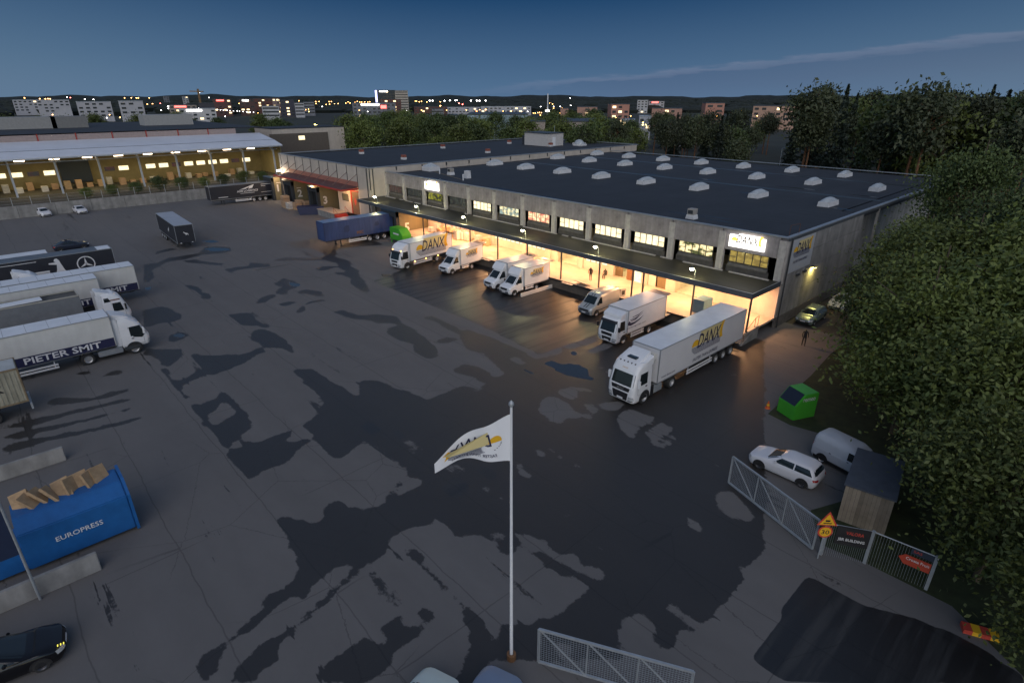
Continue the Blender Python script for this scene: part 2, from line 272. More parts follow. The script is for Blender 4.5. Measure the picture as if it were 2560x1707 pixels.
GP=[(1,[(-33.4,-45.3),(-33.6,-44.8),(-32.6,-44.6),(-32.1,-43.9),(-31.2,-43.2),(-32,-42.3),(-31.3,-42.6),(-30.4,-42.4),(-30.4,-41.2),(-31,-39.8),(-29.5,-39.9),(-29.2,-41.1),(-28.1,-42.6),(-27.9,-43.9),(-27.5,-45.1),(-28.4,-45.4),(-27.8,-46.5),(-27.3,-47.6),(-25.8,-47.9),(-24.8,-47.7),(-24.2,-47.9),(-25.1,-48.2),(-26.1,-48.2),(-29.1,-48.2),(-31.3,-48.2),(-32.4,-48),(-31.7,-47.6),(-29.1,-47.9),(-28.4,-47.5),(-29.2,-46.3),(-29.4,-45.4),(-31.6,-45.3)]),
(1,[(-38.2,-48),(-37,-47.1),(-35.6,-45.6),(-33.7,-46),(-32.4,-46.9),(-32,-47.6),(-32.9,-47.8),(-34.4,-47.6),(-35.9,-48),(-36.3,-48.4)]),
(1,[(-35.4,-39),(-35.6,-38.1),(-33.4,-37.4),(-31.5,-37.3),(-28.4,-37.8),(-27.3,-38.3),(-29.3,-38.4),(-30.4,-39.5),(-31.6,-39.5),(-33.1,-39.9)]),
(1,[(-42.1,-39),(-41.9,-38.2),(-41,-37),(-37.7,-37.5),(-35.9,-37.1),(-35.2,-37.6),(-36.7,-38),(-37.2,-38.6),(-37.8,-39.2),(-40,-39)]),
(1,[(-38.5,-45.7),(-39.8,-45.3),(-40,-44.5),(-38.8,-43.9),(-37.9,-44.6),(-38,-45.5)]),
(1,[(-49.7,-45.5),(-50.2,-44),(-48.7,-43.3),(-45.7,-42.9),(-44.3,-43.1),(-44.2,-44),(-44.4,-45.3),(-43.8,-46.2),(-44.3,-46.7)]),
(1,[(-56.8,-39.3),(-56.2,-38.6),(-53.8,-38.3),(-52.2,-38.7),(-51.1,-38.2),(-49.1,-38.6),(-49,-39.2),(-50.3,-39.3),(-52.5,-39),(-54.8,-39.3)]),
(1,[(-49.7,-30.9),(-51.6,-29),(-49.8,-28.7),(-46.9,-28.6),(-46.5,-29.7),(-46.1,-30.7),(-44.4,-31.7),(-45.7,-32.3),(-47,-31.7),(-47.8,-30.4)]),
(1,[(-45,-29.9),(-44.8,-28.9),(-43.1,-28.1),(-40.8,-28.5),(-41.6,-29.3),(-43.2,-29.6),(-43.6,-30.4)]),
(1,[(-45.5,-34.2),(-46,-32.7),(-44.8,-32.7),(-43.5,-34.6),(-43.5,-35.8)]),
(3,[(-42,-33.9),(-41.9,-32.3),(-40.8,-31.7),(-40.7,-33.5)]),
(1,[(-39.1,-32.3),(-40.1,-30.9),(-40.2,-29.4),(-39.1,-28.9),(-39.7,-30.5),(-39.2,-31.8),(-37.9,-32.2),(-37.2,-33.5),(-38.1,-33.3)]),
(1,[(-35,-30.3),(-35.1,-29.2),(-32.3,-28.8),(-31.3,-27.1),(-30.6,-26.7),(-29.1,-26.1),(-26.4,-26.9),(-27.8,-27.5),(-28.9,-28.1),(-30.8,-28.2),(-31.1,-29.6),(-32.6,-30)]),
(1,[(-60.8,-33.4),(-61.2,-31.5),(-60.3,-30.2),(-62.5,-29.2),(-60.4,-28.4),(-59.9,-27.4),(-58,-28.2),(-58.9,-29.5),(-59.4,-31.5),(-59.3,-33.1)]),
(1,[(-61.1,-26.7),(-61.6,-24.2),(-59.3,-22.8),(-57.2,-21),(-59.1,-19.4),(-62.7,-18.9),(-65.1,-19.2),(-65,-20.2),(-67.9,-20.9),(-70.6,-20.2),(-69.7,-15.3),(-61.6,-9.2),(-58.7,-9.8),(-61.6,-16.6),(-56.8,-19),(-53.4,-18.5),(-50.4,-19.9),(-47.9,-20),(-45.4,-21.5),(-41.3,-22.6),(-38.4,-23.8),(-40.2,-24.3),(-43.7,-23.7),(-45,-22.7),(-47.1,-22.6),(-49.1,-23),(-48.5,-21.5),(-51.6,-21.3),(-51.4,-23.8),(-52.9,-24),(-52.8,-22.5),(-51.8,-21),(-53.4,-20.4),(-56.6,-20.9),(-59.2,-24.7)]),
(1,[(-71.4,-40.7),(-70.7,-39),(-72.8,-37.2),(-72.8,-33.1),(-76.3,-31.1),(-75.4,-29.6),(-73.6,-28.3),(-70.9,-28.9),(-70.4,-30.5),(-71.6,-32.9),(-70.4,-35.7),(-70.7,-38.1),(-68.8,-39.8),(-67.2,-40.7),(-63,-41.3),(-61.8,-42.4),(-61.5,-42.9)]),
(1,[(-70,-36.3),(-69.3,-34.6),(-66.7,-33.7),(-64,-32.2),(-63.7,-33.3),(-66.1,-34.5),(-67.4,-35.4)]),
(1,[(-78.2,-37.7),(-79.3,-35.6),(-77.8,-34.6),(-77.3,-36.8),(-76.7,-37.8)]),
(1,[(-23.9,-39.9),(-23.7,-39),(-23.2,-38.4),(-21.5,-38.3),(-17.9,-38.5),(-16.1,-38.3),(-15.1,-38.1),(-17.9,-36.5),(-17.4,-35.4),(-10.7,-34.5),(-9.4,-35.5),(-15,-41.5),(-16.2,-40.8),(-16.4,-40.1),(-18.9,-40.1),(-21.4,-40)]),
(1,[(-23.6,-48.1),(-23.2,-47.6),(-22.4,-47.6),(-23.2,-47.2),(-23.2,-46.2),(-23.7,-45.9),(-23.8,-45.5),(-23.2,-45.4),(-20.3,-45.4),(-18.7,-45.5),(-19.4,-46.2),(-20.3,-45.9),(-21.3,-45.9),(-22.9,-46.2),(-21.7,-46.9),(-20.8,-47.8),(-21.2,-48.2)]),
(1,[(-18.4,-36.4),(-17.3,-35.6),(-15.9,-35.4),(-13.6,-34.5),(-11.8,-34.6),(-11.8,-33.4),(-11.7,-32.5),(-11.5,-30.6),(-10.6,-30.3),(-10.7,-29.2),(-10.9,-28),(-10.1,-27.6),(-9,-27.9),(-11,-22),(-10.5,-20.2),(-11.6,-19),(-11.3,-14.2),(-10.6,-6.3),(-7.5,-3),(0.9,-3.7),(9.3,-21.6),(13.6,-30.8),(14.1,-39.7),(8.7,-45.5),(6.4,-42.2),(4.3,-42.1),(3.2,-42.1),(-2.6,-41.7),(-4.3,-44.3),(-8,-40.9),(-10.3,-40.9)]),
(1,[(-21.4,-23.7),(-21,-22.7),(-19,-22.5),(-15.5,-22.3),(-13.9,-22.3),(-11,-22.8),(-11,-22),(-9,-27.9),(-10.9,-28),(-11,-26.8),(-13.6,-25.9),(-15.6,-25.4),(-17.3,-26)]),
(1,[(-27.1,-24.1),(-26.8,-23.2),(-24.2,-23.1),(-22,-23.2),(-20.2,-24.2),(-21.5,-24.2),(-24.9,-23.9)]),
(1,[(-26.8,-28.5),(-26.9,-27),(-24.5,-26.9),(-21.8,-27.3),(-19.7,-27.7),(-17.5,-29),(-17.9,-29.8),(-20.1,-29.8),(-21.6,-28.9),(-23.7,-29.4),(-25.5,-29.4)]),
(1,[(-20.9,-26.8),(-20.9,-25.6),(-19.9,-24.8),(-19.5,-25.8),(-20,-26.9)]),
(1,[(-14.4,-29.7),(-14.9,-28.1),(-13.8,-27.6),(-12.4,-27.5),(-10.9,-28),(-10.9,-29.3),(-12.6,-29.2),(-13.7,-29.7)]),
(1,[(-32.3,-28.6),(-31,-27.1),(-29.3,-25.9),(-26.6,-26.7),(-27.9,-27.5),(-28.7,-28.5),(-31.7,-29)]),
(1,[(-21.7,-48.1),(-23.1,-47.2),(-23,-46.2),(-23.6,-46),(-23.9,-45.5),(-23.1,-45.4),(-19.8,-45.3),(-18.2,-45.7),(-17,-45.8),(-16.6,-46.5),(-16.1,-47),(-15.1,-46.7),(-14.5,-46.1),(-14.7,-44.8),(-14.5,-43.7),(-13.9,-44.5),(-13.4,-45.3),(-12.7,-43.5),(-12.1,-43.6),(-12.1,-44.3),(-11.5,-45.2),(-11.1,-46.3),(-11.1,-47.3),(-10.9,-48),(-10.6,-48.3),(-11.5,-48.3),(-13.6,-48.3),(-15.7,-48.2),(-18.2,-48.1),(-19.5,-48.3)]),
(0,[(-21,-47.7),(-21.3,-47),(-22.5,-46.2),(-21.4,-45.9),(-19.9,-46),(-19.5,-46.3),(-19.3,-47.1),(-18.9,-47.5),(-19.3,-47.8)]),
(0,[(-15.9,-47.7),(-15.8,-47.2),(-15,-47),(-14.8,-47.9)]),
(1,[(-14.8,-43.2),(-15.2,-41.4),(-16.1,-40.9),(-16.2,-40.2),(-18.2,-40.2),(-20.6,-40),(-19.1,-38.3),(-16.6,-38.1),(-14.7,-37.6),(-15.5,-35.4),(-11.4,-34),(-5.5,-38.3),(-6.8,-38.4),(-6,-39.6),(-10,-40),(-10.2,-40.4),(-9.9,-41.5),(-9.1,-42.5),(-9,-43.4),(-10.3,-43.5),(-12.6,-43.3),(-13.2,-43.1)]),
(1,[(-6.4,-48.7),(-5.9,-48.1),(-5.3,-47.6),(-4.8,-47.3),(-4,-46.7),(-4.6,-46.3),(-5.3,-45.7),(-4.9,-45.1),(-4.4,-45.2),(-4.2,-45.9),(-4,-44.7),(-3.3,-44.6),(-3.1,-43.7),(-1.5,-43.7),(-0.6,-43.9),(-0.3,-44.8),(-0,-45.3),(-0.2,-46.4),(-0.6,-47.5),(-0.4,-48.5),(-1.2,-49.3),(-2.3,-49),(-3,-48.8),(-4.5,-48.7)]),
(1,[(-3.7,-42.3),(-3.9,-40.5),(-2.9,-40.1),(0.1,-42.3),(-0.5,-43.9),(-3.1,-43.7),(-3.4,-42.6)]),
(1,[(-5.5,-48.6),(-5.2,-47.9),(-4.7,-47.4),(-4.5,-47.3),(-4,-46.7),(-4.5,-46.4),(-4,-45.3),(-3.1,-43.8),(-1.1,-43.9),(-0.4,-44.6),(-0.2,-45.2),(0.3,-45.1),(0.5,-45.6),(0.4,-46.4),(-0.1,-46.5),(-0.4,-47.5),(-0.7,-48.4),(-0.2,-48.9),(-0,-49.3),(0.4,-49.5),(0.4,-49.8),(-0.2,-49.9),(-0.3,-50.2),(-0,-50.7),(-0.1,-51),(-0.7,-51.4),(-1.1,-51.4),(-1.2,-50.9),(-0.9,-50.3),(-1.3,-49.4),(-1.6,-49.2),(-2.4,-49),(-3.1,-48.8),(-4,-48.7)]),
(1,[(-0,-54.3),(0.3,-53.9),(-0.5,-51.4),(-0,-51),(0.4,-52.4),(0.4,-53.2),(0.7,-53.7),(1.3,-54),(1.7,-54.5),(1.5,-54.7)]),
(1,[(1.7,-53.9),(1.8,-53.4),(1.4,-52.5),(1.5,-51.6),(1.3,-50.4),(0.6,-48.4),(-0.1,-46.5),(0.2,-46.6),(0.9,-48),(1.4,-49.4),(1.6,-50.4),(1.9,-51.2),(2.1,-51.8),(2.5,-51.9),(2.7,-52.9),(2.9,-53.2),(2.3,-53.8),(2,-53.7)]),
(1,[(4.2,-50.8),(4.1,-49.6),(4.2,-48.7),(5,-48.5),(5.1,-48.2),(4.2,-48.1),(4.1,-46.9),(4.4,-46.5),(4.5,-47.1),(5.2,-47.2),(5,-46.4),(4.6,-46.2),(4.5,-45.9),(5.4,-45.6),(5.5,-45.9),(5.5,-46.2),(5.7,-47),(5.7,-48.3),(6,-48.7),(6.2,-49.1),(6.2,-49.7),(4.5,-51.5)]),
(1,[(0.8,-44.8),(1,-44.1),(2.7,-44.3),(4.5,-44.4),(4.6,-44.7),(4.3,-44.8),(3.5,-44.6),(2.6,-44.8),(1.8,-45),(1.6,-44.7)]),
(1,[(4.8,-44.5),(5.5,-44.3),(6.5,-44.4),(7.5,-44.5),(9.9,-46.6),(8.8,-47.9),(8.2,-46.5),(7,-45),(6.2,-45),(5.5,-44.7)]),
(0,[(-5.9,-25.9),(-5.6,-24.3),(-4,-23.5),(-3.6,-23.7),(-4.6,-24.5),(-3.9,-25.5),(-4,-26.1),(-5,-26.2)]),
(0,[(-5.5,-27.9),(-5.6,-26.7),(-4.2,-26.5),(-2.9,-27),(-1.7,-27.3),(-1.9,-28),(-2.6,-28),(-2.1,-29.2),(-2.9,-29.6),(-4.7,-29.2)]),
(0,[(-3.1,-25.8),(-2.4,-25.4),(-1.4,-25.9),(-1.5,-26.5),(-2.1,-26.4)]),
(0,[(-1.9,-27),(-1.5,-26.6),(-1.1,-27.2),(-1.6,-27.5)]),
(0,[(-2.4,-25),(-1.7,-24),(-0.6,-23.7),(-0.5,-25.2),(-1.7,-25.4)]),
(0,[(-11.4,-18.7),(-11.1,-14.4),(-10.1,-15.2),(-10.3,-18),(-10.7,-19)]),
(0,[(-9.2,-18.5),(-9.4,-16.1),(-8.8,-13.7),(-8.5,-15.2),(-8.3,-17.9)]),
(0,[(-13.3,-24.4),(-12.8,-23.7),(-11.2,-23.8),(-11,-24.3),(-11.7,-24.7)]),
(0,[(-6.5,-20.2),(-6.3,-19.4),(-6,-19.3),(-5.9,-20.2)]),
(0,[(-5.3,-20.6),(-5.3,-18.9),(-4.3,-20.2)]),
(0,[(-4,-32),(-3.8,-31.8),(-3.2,-32.1),(-3.3,-32.5)]),
(0,[(-2.9,-30.9),(-2.7,-30.5),(-2.2,-30.6),(-2.4,-31)]),
(0,[(-5.3,-30.9),(-5.3,-30.4),(-4.7,-31)]),
(0,[(-4.1,-30.1),(-3.4,-30.1),(-3.2,-30.7)]),
(0,[(-11.8,-34.6),(-13.5,-32.4),(-14.1,-30.4),(-12.8,-30),(-11.7,-30.6),(-11.7,-32.5),(-11.6,-33.5)]),
(4,[(-10.9,-34.2),(-10.7,-32),(-10.5,-29.6),(-9.8,-30),(-10.3,-31.8),(-10.1,-33.7)]),
(0,[(-10.3,-40.9),(-10.3,-40.4),(-4.8,-40.4),(-4.5,-41),(-3.2,-43.7),(-3.4,-44.8)]),
(0,[(2.8,-40.5),(3,-40.1),(3.8,-39.9),(4.2,-40.1),(3.4,-40.5)]),
(0,[(0.9,-44),(1.1,-43.5),(1.6,-43.3),(1.6,-42.5),(2.3,-41.3),(2.8,-40.9),(3.8,-40.6),(4.4,-41),(4.9,-40.7),(4.7,-40.4),(4.5,-39.8),(6.2,-39.8),(6.4,-40.1),(7.9,-39.8),(8,-39.5),(9.2,-39.2),(9.2,-39.9),(9.1,-41),(9,-41.8),(8.6,-42.7),(8.6,-42.9),(7.1,-44.5),(5.2,-44.4),(3.1,-44.3),(1.3,-44.2)]),
(0,[(3.7,-39.3),(4,-39.1),(5.3,-38.7),(5.9,-38.8),(6.8,-38.9),(6.9,-38.2),(7.2,-38.3),(7.6,-38.3),(7.9,-38.7),(8.2,-38.2),(9,-38.1),(9.2,-37.5),(9.2,-38.9),(8.1,-39),(6.7,-39.3),(5.6,-39.5),(4,-39.6)]),
(0,[(6.2,-37.2),(6.4,-37),(7.8,-36.8),(7.7,-37),(8.8,-36.8),(9.1,-36.8),(8,-37.1)]),
(0,[(0.5,-46.9),(0.3,-45.8),(0.9,-44.5),(2.5,-44.6),(3.9,-44.6),(4.2,-44.8),(4.9,-44.5),(5.5,-44.6),(6.6,-45.1),(5.2,-46.6),(5.4,-45.7),(4.6,-46),(4,-46.7),(3.9,-48),(3.4,-48.6)]),
(0,[(-0.5,-38.4),(-0.4,-37.9),(-0,-37.8),(0.3,-38.3),(0.1,-38.5)]),
(0,[(0.8,-38.3),(1,-37.9),(1.3,-38),(1.3,-38.5)]),
(0,[(1.7,-38.4),(2,-38.2),(2.2,-38.4)]),
(0,[(-1,-33),(-0.8,-32.6),(0.2,-33.2),(-0.2,-33.5)]),
(0,[(-0.7,-32.3),(-0.3,-31.9),(0.3,-32.1),(0.2,-32.4)]),
(0,[(0.4,-32.5),(0.6,-32),(1,-32),(0.9,-32.5)]),
(0,[(1.5,-32.4),(1.7,-32),(2.4,-32.3),(2.1,-32.6)]),
(0,[(3.3,-32.2),(3.5,-32),(4.2,-32.1),(3.9,-32.3)]),
(0,[(-0.9,-35),(-0.6,-34.6),(0.2,-35.2),(0.8,-35.2),(0.8,-35.5),(-0.1,-35.5)]),
(0,[(1.3,-35.4),(1.5,-35.3),(2,-35.4)]),
(0,[(2.2,-35.8),(2.7,-35.7),(2.5,-35.9)]),
(0,[(4.3,-36.5),(4.7,-36.2),(5.1,-36.2),(4.9,-36.5)]),
(0,[(0.1,-42.4),(0.1,-41.8),(0.2,-42.3)]),
(0,[(-0.3,-44.8),(-0.5,-43.8),(0.4,-43.8),(0.8,-44),(0.7,-44.9),(0.6,-45.3),(0.8,-45.9)]),
(0,[(-4.4,-41.2),(-4,-40.6),(-3.3,-40),(-3.2,-41.2),(-3.1,-42.3),(-3.3,-42.7)]),
(4,[(-8.7,-39.4),(-7.7,-38),(-5.9,-38.3),(-5.2,-39),(-4.9,-40.2),(-5.7,-40.2)]),
(4,[(-4.9,-38.4),(-3.1,-37.4),(-2.1,-37.8),(-2.7,-38.7),(-4.4,-39)]),
(0,[(-2.3,-24.6),(-1,-23.2),(-0.5,-23.7),(-0.5,-25.1),(-1.7,-25.4)]),
(0,[(0.3,-26),(-0.3,-24.6),(0,-23.7),(0.9,-23.6),(2.1,-23.1),(2.3,-24.4),(2.1,-25.6),(2.7,-27.3),(2.1,-27.1),(1.1,-26.7)]),
(0,[(2.7,-25.9),(2.5,-24.2),(2.7,-22.9),(3.1,-23.8),(3.1,-24.5),(3.5,-23.6),(3.9,-24.1),(3.9,-25.1),(3.8,-25.7),(3.7,-26.5)]),
(0,[(4.4,-26.6),(4,-24.9),(4.3,-24.6),(5,-25.5),(4.8,-26.4)]),
(0,[(3.6,-26.5),(3.9,-26),(4.3,-26.4),(4.2,-26.9)]),
(0,[(3,-22.7),(3.5,-22.3),(3.4,-22.7)]),
(0,[(7.8,-26.5),(8,-25.4),(8.7,-25.3),(8.4,-26.1)]),
(0,[(7.7,-27.3),(8.1,-26.9),(9,-27.2),(9.1,-27.7),(8.7,-27.8)]),
(0,[(9.3,-28.2),(10,-27.3),(11.3,-28),(12.2,-28.7),(12,-29.6),(11.3,-29.8),(10.5,-29.7),(10,-29)]),
(0,[(9.5,-31.7),(9.3,-31.1),(9.9,-31.2),(10.6,-31.7),(10.9,-31.8),(11,-32.1),(10.5,-32.1),(10,-32.1)]),
(0,[(11.4,-31.4),(11.7,-31),(11.8,-31.2)]),
(0,[(11.4,-32.3),(11.8,-32.1),(12.1,-32.2)]),
(0,[(12.3,-32.3),(12.8,-32.3),(13.6,-32.8),(13.2,-32.8)]),
(0,[(13.6,-32),(14.1,-31.9),(14.9,-31.9),(15.8,-32.3),(15.2,-32.4)]),
(0,[(13.5,-30.5),(13.8,-29.7),(14.2,-29.2),(15.4,-29.6),(15.6,-30.3),(15.3,-30.7),(14.4,-30.6)]),
(0,[(11,-35),(11.4,-35),(12,-35.1),(11.7,-35.2)]),
(0,[(11.2,-39.7),(11.3,-39.1),(11.9,-38.6),(12.1,-38.9),(12.4,-38.8),(12.9,-39.7),(13.4,-39.5),(13.3,-38.9),(13.6,-39.5),(13.4,-38.3),(13.7,-38.1),(14.7,-38.4),(14.7,-38.8),(15.2,-38.9),(15.8,-38.7),(16.3,-38.8),(13.4,-41.9),(12.4,-41.2),(11.8,-41),(11.6,-40.5)]),
(0,[(12.1,-37.8),(12.2,-37.3),(12.3,-37),(12.6,-37),(12.9,-37.7),(12.6,-37.9)]),
(0,[(13,-37.5),(13.3,-37.2),(14.1,-37.3),(14.3,-37.6),(13.2,-37.9)]),
(0,[(13.5,-38.2),(14.7,-37.9),(15.2,-37.7),(15,-38.1),(14.1,-38.2)]),
(0,[(14.4,-37.5),(14.7,-37.3),(15.4,-37.3)]),
(0,[(9.9,-43.1),(10.5,-42.3),(10.4,-41.9),(10.8,-43),(10.8,-43.3)]),
(0,[(10.6,-41.3),(10.7,-41),(11.2,-41.2),(11.1,-41.6)]),
(0,[(2,-12.7),(2.8,-12.3),(2.9,-12.8),(2.3,-13.1)]),
(0,[(3.6,-12.8),(3.8,-12.1),(4.2,-12.7)]),
(0,[(3.7,-11.6),(3.9,-10.8),(4.1,-11.5)]),
(0,[(4.2,-11.2),(4.5,-10.3),(4.5,-11.4)]),
(0,[(4.9,-12.6),(5.5,-12.1),(5.7,-13),(5.2,-13.1)]),
(0,[(2.5,-10.8),(2.9,-10.5),(2.9,-10.8)]),
(0,[(2.6,-9.3),(3.1,-9.3),(2.8,-9.6)]),
(0,[(3.6,-9.4),(4.4,-9.3),(4,-9.8)]),
(0,[(22.1,-30.7),(22.6,-30.5),(22.8,-30.1),(23.5,-30),(23.7,-31.1),(22.3,-32.6)]),
(3,[(-42.3,-21.1),(-43.9,-16.6),(-45.8,-8.3),(-45.2,0.9),(-26.6,6.4),(-9.4,-8.1),(-11.3,-14.2),(-11.6,-19),(-11.7,-21.8),(-23,-20.8),(-29.3,-21.2)]),
(3,[(15.9,-30.9),(16.8,-30.8),(18.6,-30.8),(20.5,-29.8),(22,-29.7),(24.1,-29.8),(24.3,-31.3),(22.5,-33.3),(22.3,-32.4),(17.6,-37.4),(16.1,-37.5)]),
(3,[(-2.1,-40.2),(-2.4,-38.7),(-0.9,-38.6),(-0.5,-40.2)]),
(3,[(-11.9,-40.2),(-11.9,-39.1),(-10.2,-39.1),(-10,-40)]),
(3,[(-9.5,-39),(-9.5,-38.4),(-8.3,-38.4),(-8.1,-38.9)]),
(3,[(-2.1,-37.3),(-2.2,-36.6),(-0.7,-36.7),(-0.4,-37.4)]),
(1,[(-31.4,-56.2),(-31.9,-55.6),(-30.8,-54.3),(-29.8,-53.5),(-30.1,-52.2),(-29.8,-50.9),(-29.1,-50.9),(-29.1,-52.4),(-29.4,-53.8),(-30.5,-55.8)]),
(1,[(-28.9,-59),(-28.8,-57.2),(-28.7,-55.3),(-28.2,-53.3),(-28.1,-51.9),(-27.5,-50.9),(-27.2,-51),(-27.6,-52.7),(-27.8,-54.8),(-28,-57.3)]),
(1,[(-27.4,-59),(-27.1,-56.8),(-26.4,-54.3),(-26,-51),(-25.7,-51.6),(-25.9,-53.7),(-26.2,-56.3),(-26.5,-58.1)]),
(1,[(-25.5,-59.1),(-25.5,-57),(-24.8,-55.2),(-24.3,-53.3),(-23.9,-50.8),(-23.5,-51.4),(-23.9,-54),(-24.5,-56.5),(-24.7,-58.2)]),
(1,[(-36,-53.7),(-36.1,-53.2),(-35.3,-52.4),(-35.1,-53),(-35.5,-53.5)]),
(1,[(-33.5,-52.8),(-34.3,-51.5),(-34.4,-50.7),(-33.1,-50.5),(-33.6,-51.6)]),
(1,[(-20.8,-53.5),(-21.1,-53.1),(-20.7,-52.7),(-20.6,-53.1)]),
(2,[(-10,-22.8),(-10.2,-21.9),(-9,-21.9),(-8.5,-21.2),(-7.7,-20.7),(-6.6,-21),(-5.9,-21.7),(-5,-22.1),(-5.6,-22.5),(-7,-23.1),(-8.5,-23)]),
(2,[(-10.3,-19.4),(-10,-18.9),(-9.4,-19.1),(-9.5,-19.6)]),
(2,[(-10.6,-25),(-9.8,-24.8),(-9.2,-25)]),
(2,[(-44.3,-18.8),(-43.5,-17.8),(-42.6,-18.2),(-43,-19.2)]),
(2,[(-75.1,-31.6),(-75.3,-30.4),(-72.9,-28.7),(-71.6,-29),(-72.6,-31.2)]),
(2,[(-81.1,-30.3),(-80.6,-28.7),(-78.6,-28.2),(-78.5,-29.4)]),
(2,[(-49.6,-29.3),(-47.7,-28.7),(-46.7,-28.8),(-46.9,-29.7)]),
(2,[(-59.4,-43.2),(-58.9,-42.6),(-57.6,-43.1),(-58.2,-43.4)]),
(2,[(-39.8,-45.2),(-39.8,-44.5),(-38.9,-44.1),(-38.5,-44.8)])]
# ------------------------------------------------------------------ ground
def ground_mat():
    m = bpy.data.materials.new('yard_asphalt'); m.use_nodes = True; t = m.node_tree; p = t.nodes['Principled BSDF']; N = t.nodes.new; L = t.links.new
    def mth(op, a, b=None, c=None, clamp=False):
        n = N('ShaderNodeMath'); n.operation = op; n.use_clamp = clamp
        for i, v in enumerate((a, b, c)):
            if v is None: continue
            if isinstance(v, (int, float)): n.inputs[i].default_value = v
            else: L(v, n.inputs[i])
        return n.outputs[0]
    tc = N('ShaderNodeTexCoord')
    def noise(sc, det=4, st=(1,1,1), rough=.6):
        mp = N('ShaderNodeMapping'); mp.inputs['Scale'].default_value = st; L(tc.outputs['Object'], mp.inputs[0])
        n = N('ShaderNodeTexNoise'); n.inputs['Scale'].default_value = sc; n.inputs['Detail'].default_value = det; n.inputs['Roughness'].default_value = rough
        L(mp.outputs[0], n.inputs['Vector']); return n.outputs[0]
    def att(nm):
        a = N('ShaderNodeAttribute'); a.attribute_name = nm; return a.outputs['Fac']
    def ramp(x, a, b): 
        r = N('ShaderNodeMapRange'); r.interpolation_type = 'SMOOTHSTEP'; r.inputs[1].default_value = a; r.inputs[2].default_value = b; L(x, r.inputs[0]); return r.outputs[0]
    big = noise(.09, 3, (.5, 1.6, 1)); mid = noise(.55, 6, (.7, 1.3, 1), .7); fine = noise(3.2, 4, (1,1,1), .7); grit = noise(40, 2)
    w = mth('ADD', att('wet'), mth('MULTIPLY', mth('SUBTRACT', mid, .5), 1.25))
    w = mth('ADD', w, mth('MULTIPLY', mth('SUBTRACT', fine, .5), .6))
    far = mth('MULTIPLY', ramp(big, .56, .66), .35)
    strk = mth('MULTIPLY', ramp(noise(.35, 5, (.16, 2.2, 1), .65), .58, .66), .45)
    w = mth('ADD', w, mth('ADD', far, strk))
    wet = ramp(w, .44, .58)
    new = ramp(mth('ADD', att('fresh'), mth('MULTIPLY', mth('SUBTRACT', fine, .5), .12)), .46, .54)
    pud = ramp(mth('ADD', att('puddle'), mth('MULTIPLY', mth('SUBTRACT', fine, .5), .3)), .42, .52)
    # tone of the paving lanes, seams and cracks
    tone = mth('ADD', mth('MULTIPLY', noise(.13, 2, (.35, 2.4, 1)), .3), .86)
    tone = mth('MULTIPLY', tone, mth('ADD', mth('MULTIPLY', mid, .25), .87))
    tone = mth('MULTIPLY', tone, mth('ADD', mth('MULTIPLY', grit, .3), .85))
    sp = N('ShaderNodeSeparateXYZ'); L(tc.outputs['Object'], sp.inputs[0])
    wob = mth('MULTIPLY', noise(.25, 4), .5)
    def seam(coord, period, wdt):
        f = mth('FRACT', mth('DIVIDE', mth('ADD', coord, wob), period)); return ramp(mth('ABSOLUTE', mth('SUBTRACT', f, .5)), 0.0, wdt)
    s1 = seam(sp.outputs[1], 4.6, .012); s2 = mth('MAXIMUM', seam(sp.outputs[0], 13.7, .004), ramp(noise(.07, 2), .45, .5))
    vor = N('ShaderNodeTexVoronoi'); vor.feature = 'DISTANCE_TO_EDGE'; vor.inputs['Scale'].default_value = .16; vor.inputs['Randomness'].default_value = 1
    vm = N('ShaderNodeVectorMath'); vm.operation = 'ADD'; sc3 = N('ShaderNodeCombineXYZ'); L(wob, sc3.inputs[0]); L(mth('MULTIPLY', fine, .4), sc3.inputs[1]); L(tc.outputs['Object'], vm.inputs[0]); L(sc3.outputs[0], vm.inputs[1]); L(vm.outputs[0], vor.inputs['Vector'])
    crk = mth('MAXIMUM', ramp(vor.outputs['Distance'], .0015, .004), ramp(noise(.05, 2, (1,1,2)), .42, .48))
    sm = mth('MULTIPLY', mth('MULTIPLY', s1, s2), crk); sm = mth('ADD', mth('MULTIPLY', sm, .35), .65)
    def rgb(c): n = N('ShaderNodeRGB'); n.outputs[0].default_value = (*c, 1); return n.outputs[0]
    def mix(f, a, b):
        n = N('ShaderNodeMix'); n.data_type = 'RGBA'; L(f, n.inputs['Factor']); L(a, n.inputs['A']); L(b, n.inputs['B']); return n.outputs['Result']
    dry = rgb((.128,.122,.118)); wetc = rgb((.030,.0275,.026)); newd = rgb((.020,.0205,.022)); neww = rgb((.017,.017,.018))
    c = mix(wet, dry, wetc); strn = ramp(noise(.5, 5, (2.6, .16, 1), .6), .45, .68)
    nn = mix(mth('MULTIPLY', strn, .8), neww, rgb((.040,.041,.042))); c = mix(new, c, nn)
    v = N('ShaderNodeVectorMath'); v.operation = 'SCALE'; L(c, v.inputs[0]); L(mth('MULTIPLY', tone, sm), v.inputs['Scale'])
    c = mix(pud, v.outputs[0], rgb((.012,.013,.015))); L(c, p.inputs['Base Color'])
    ro = mth('ADD', mth('MULTIPLY', wet, -.38), mth('ADD', .82, mth('MULTIPLY', grit, .08)))
    nro = mth('ADD', mth('MULTIPLY', mth('SUBTRACT', 1.0, strn), -.22), .6)
    ro = mth('ADD', mth('MULTIPLY', mth('SUBTRACT', 1.0, new), ro), mth('MULTIPLY', new, nro))
    ro = mth('ADD', mth('MULTIPLY', mth('SUBTRACT', 1.0, pud), ro), mth('MULTIPLY', pud, .02)); L(ro, p.inputs['Roughness'])
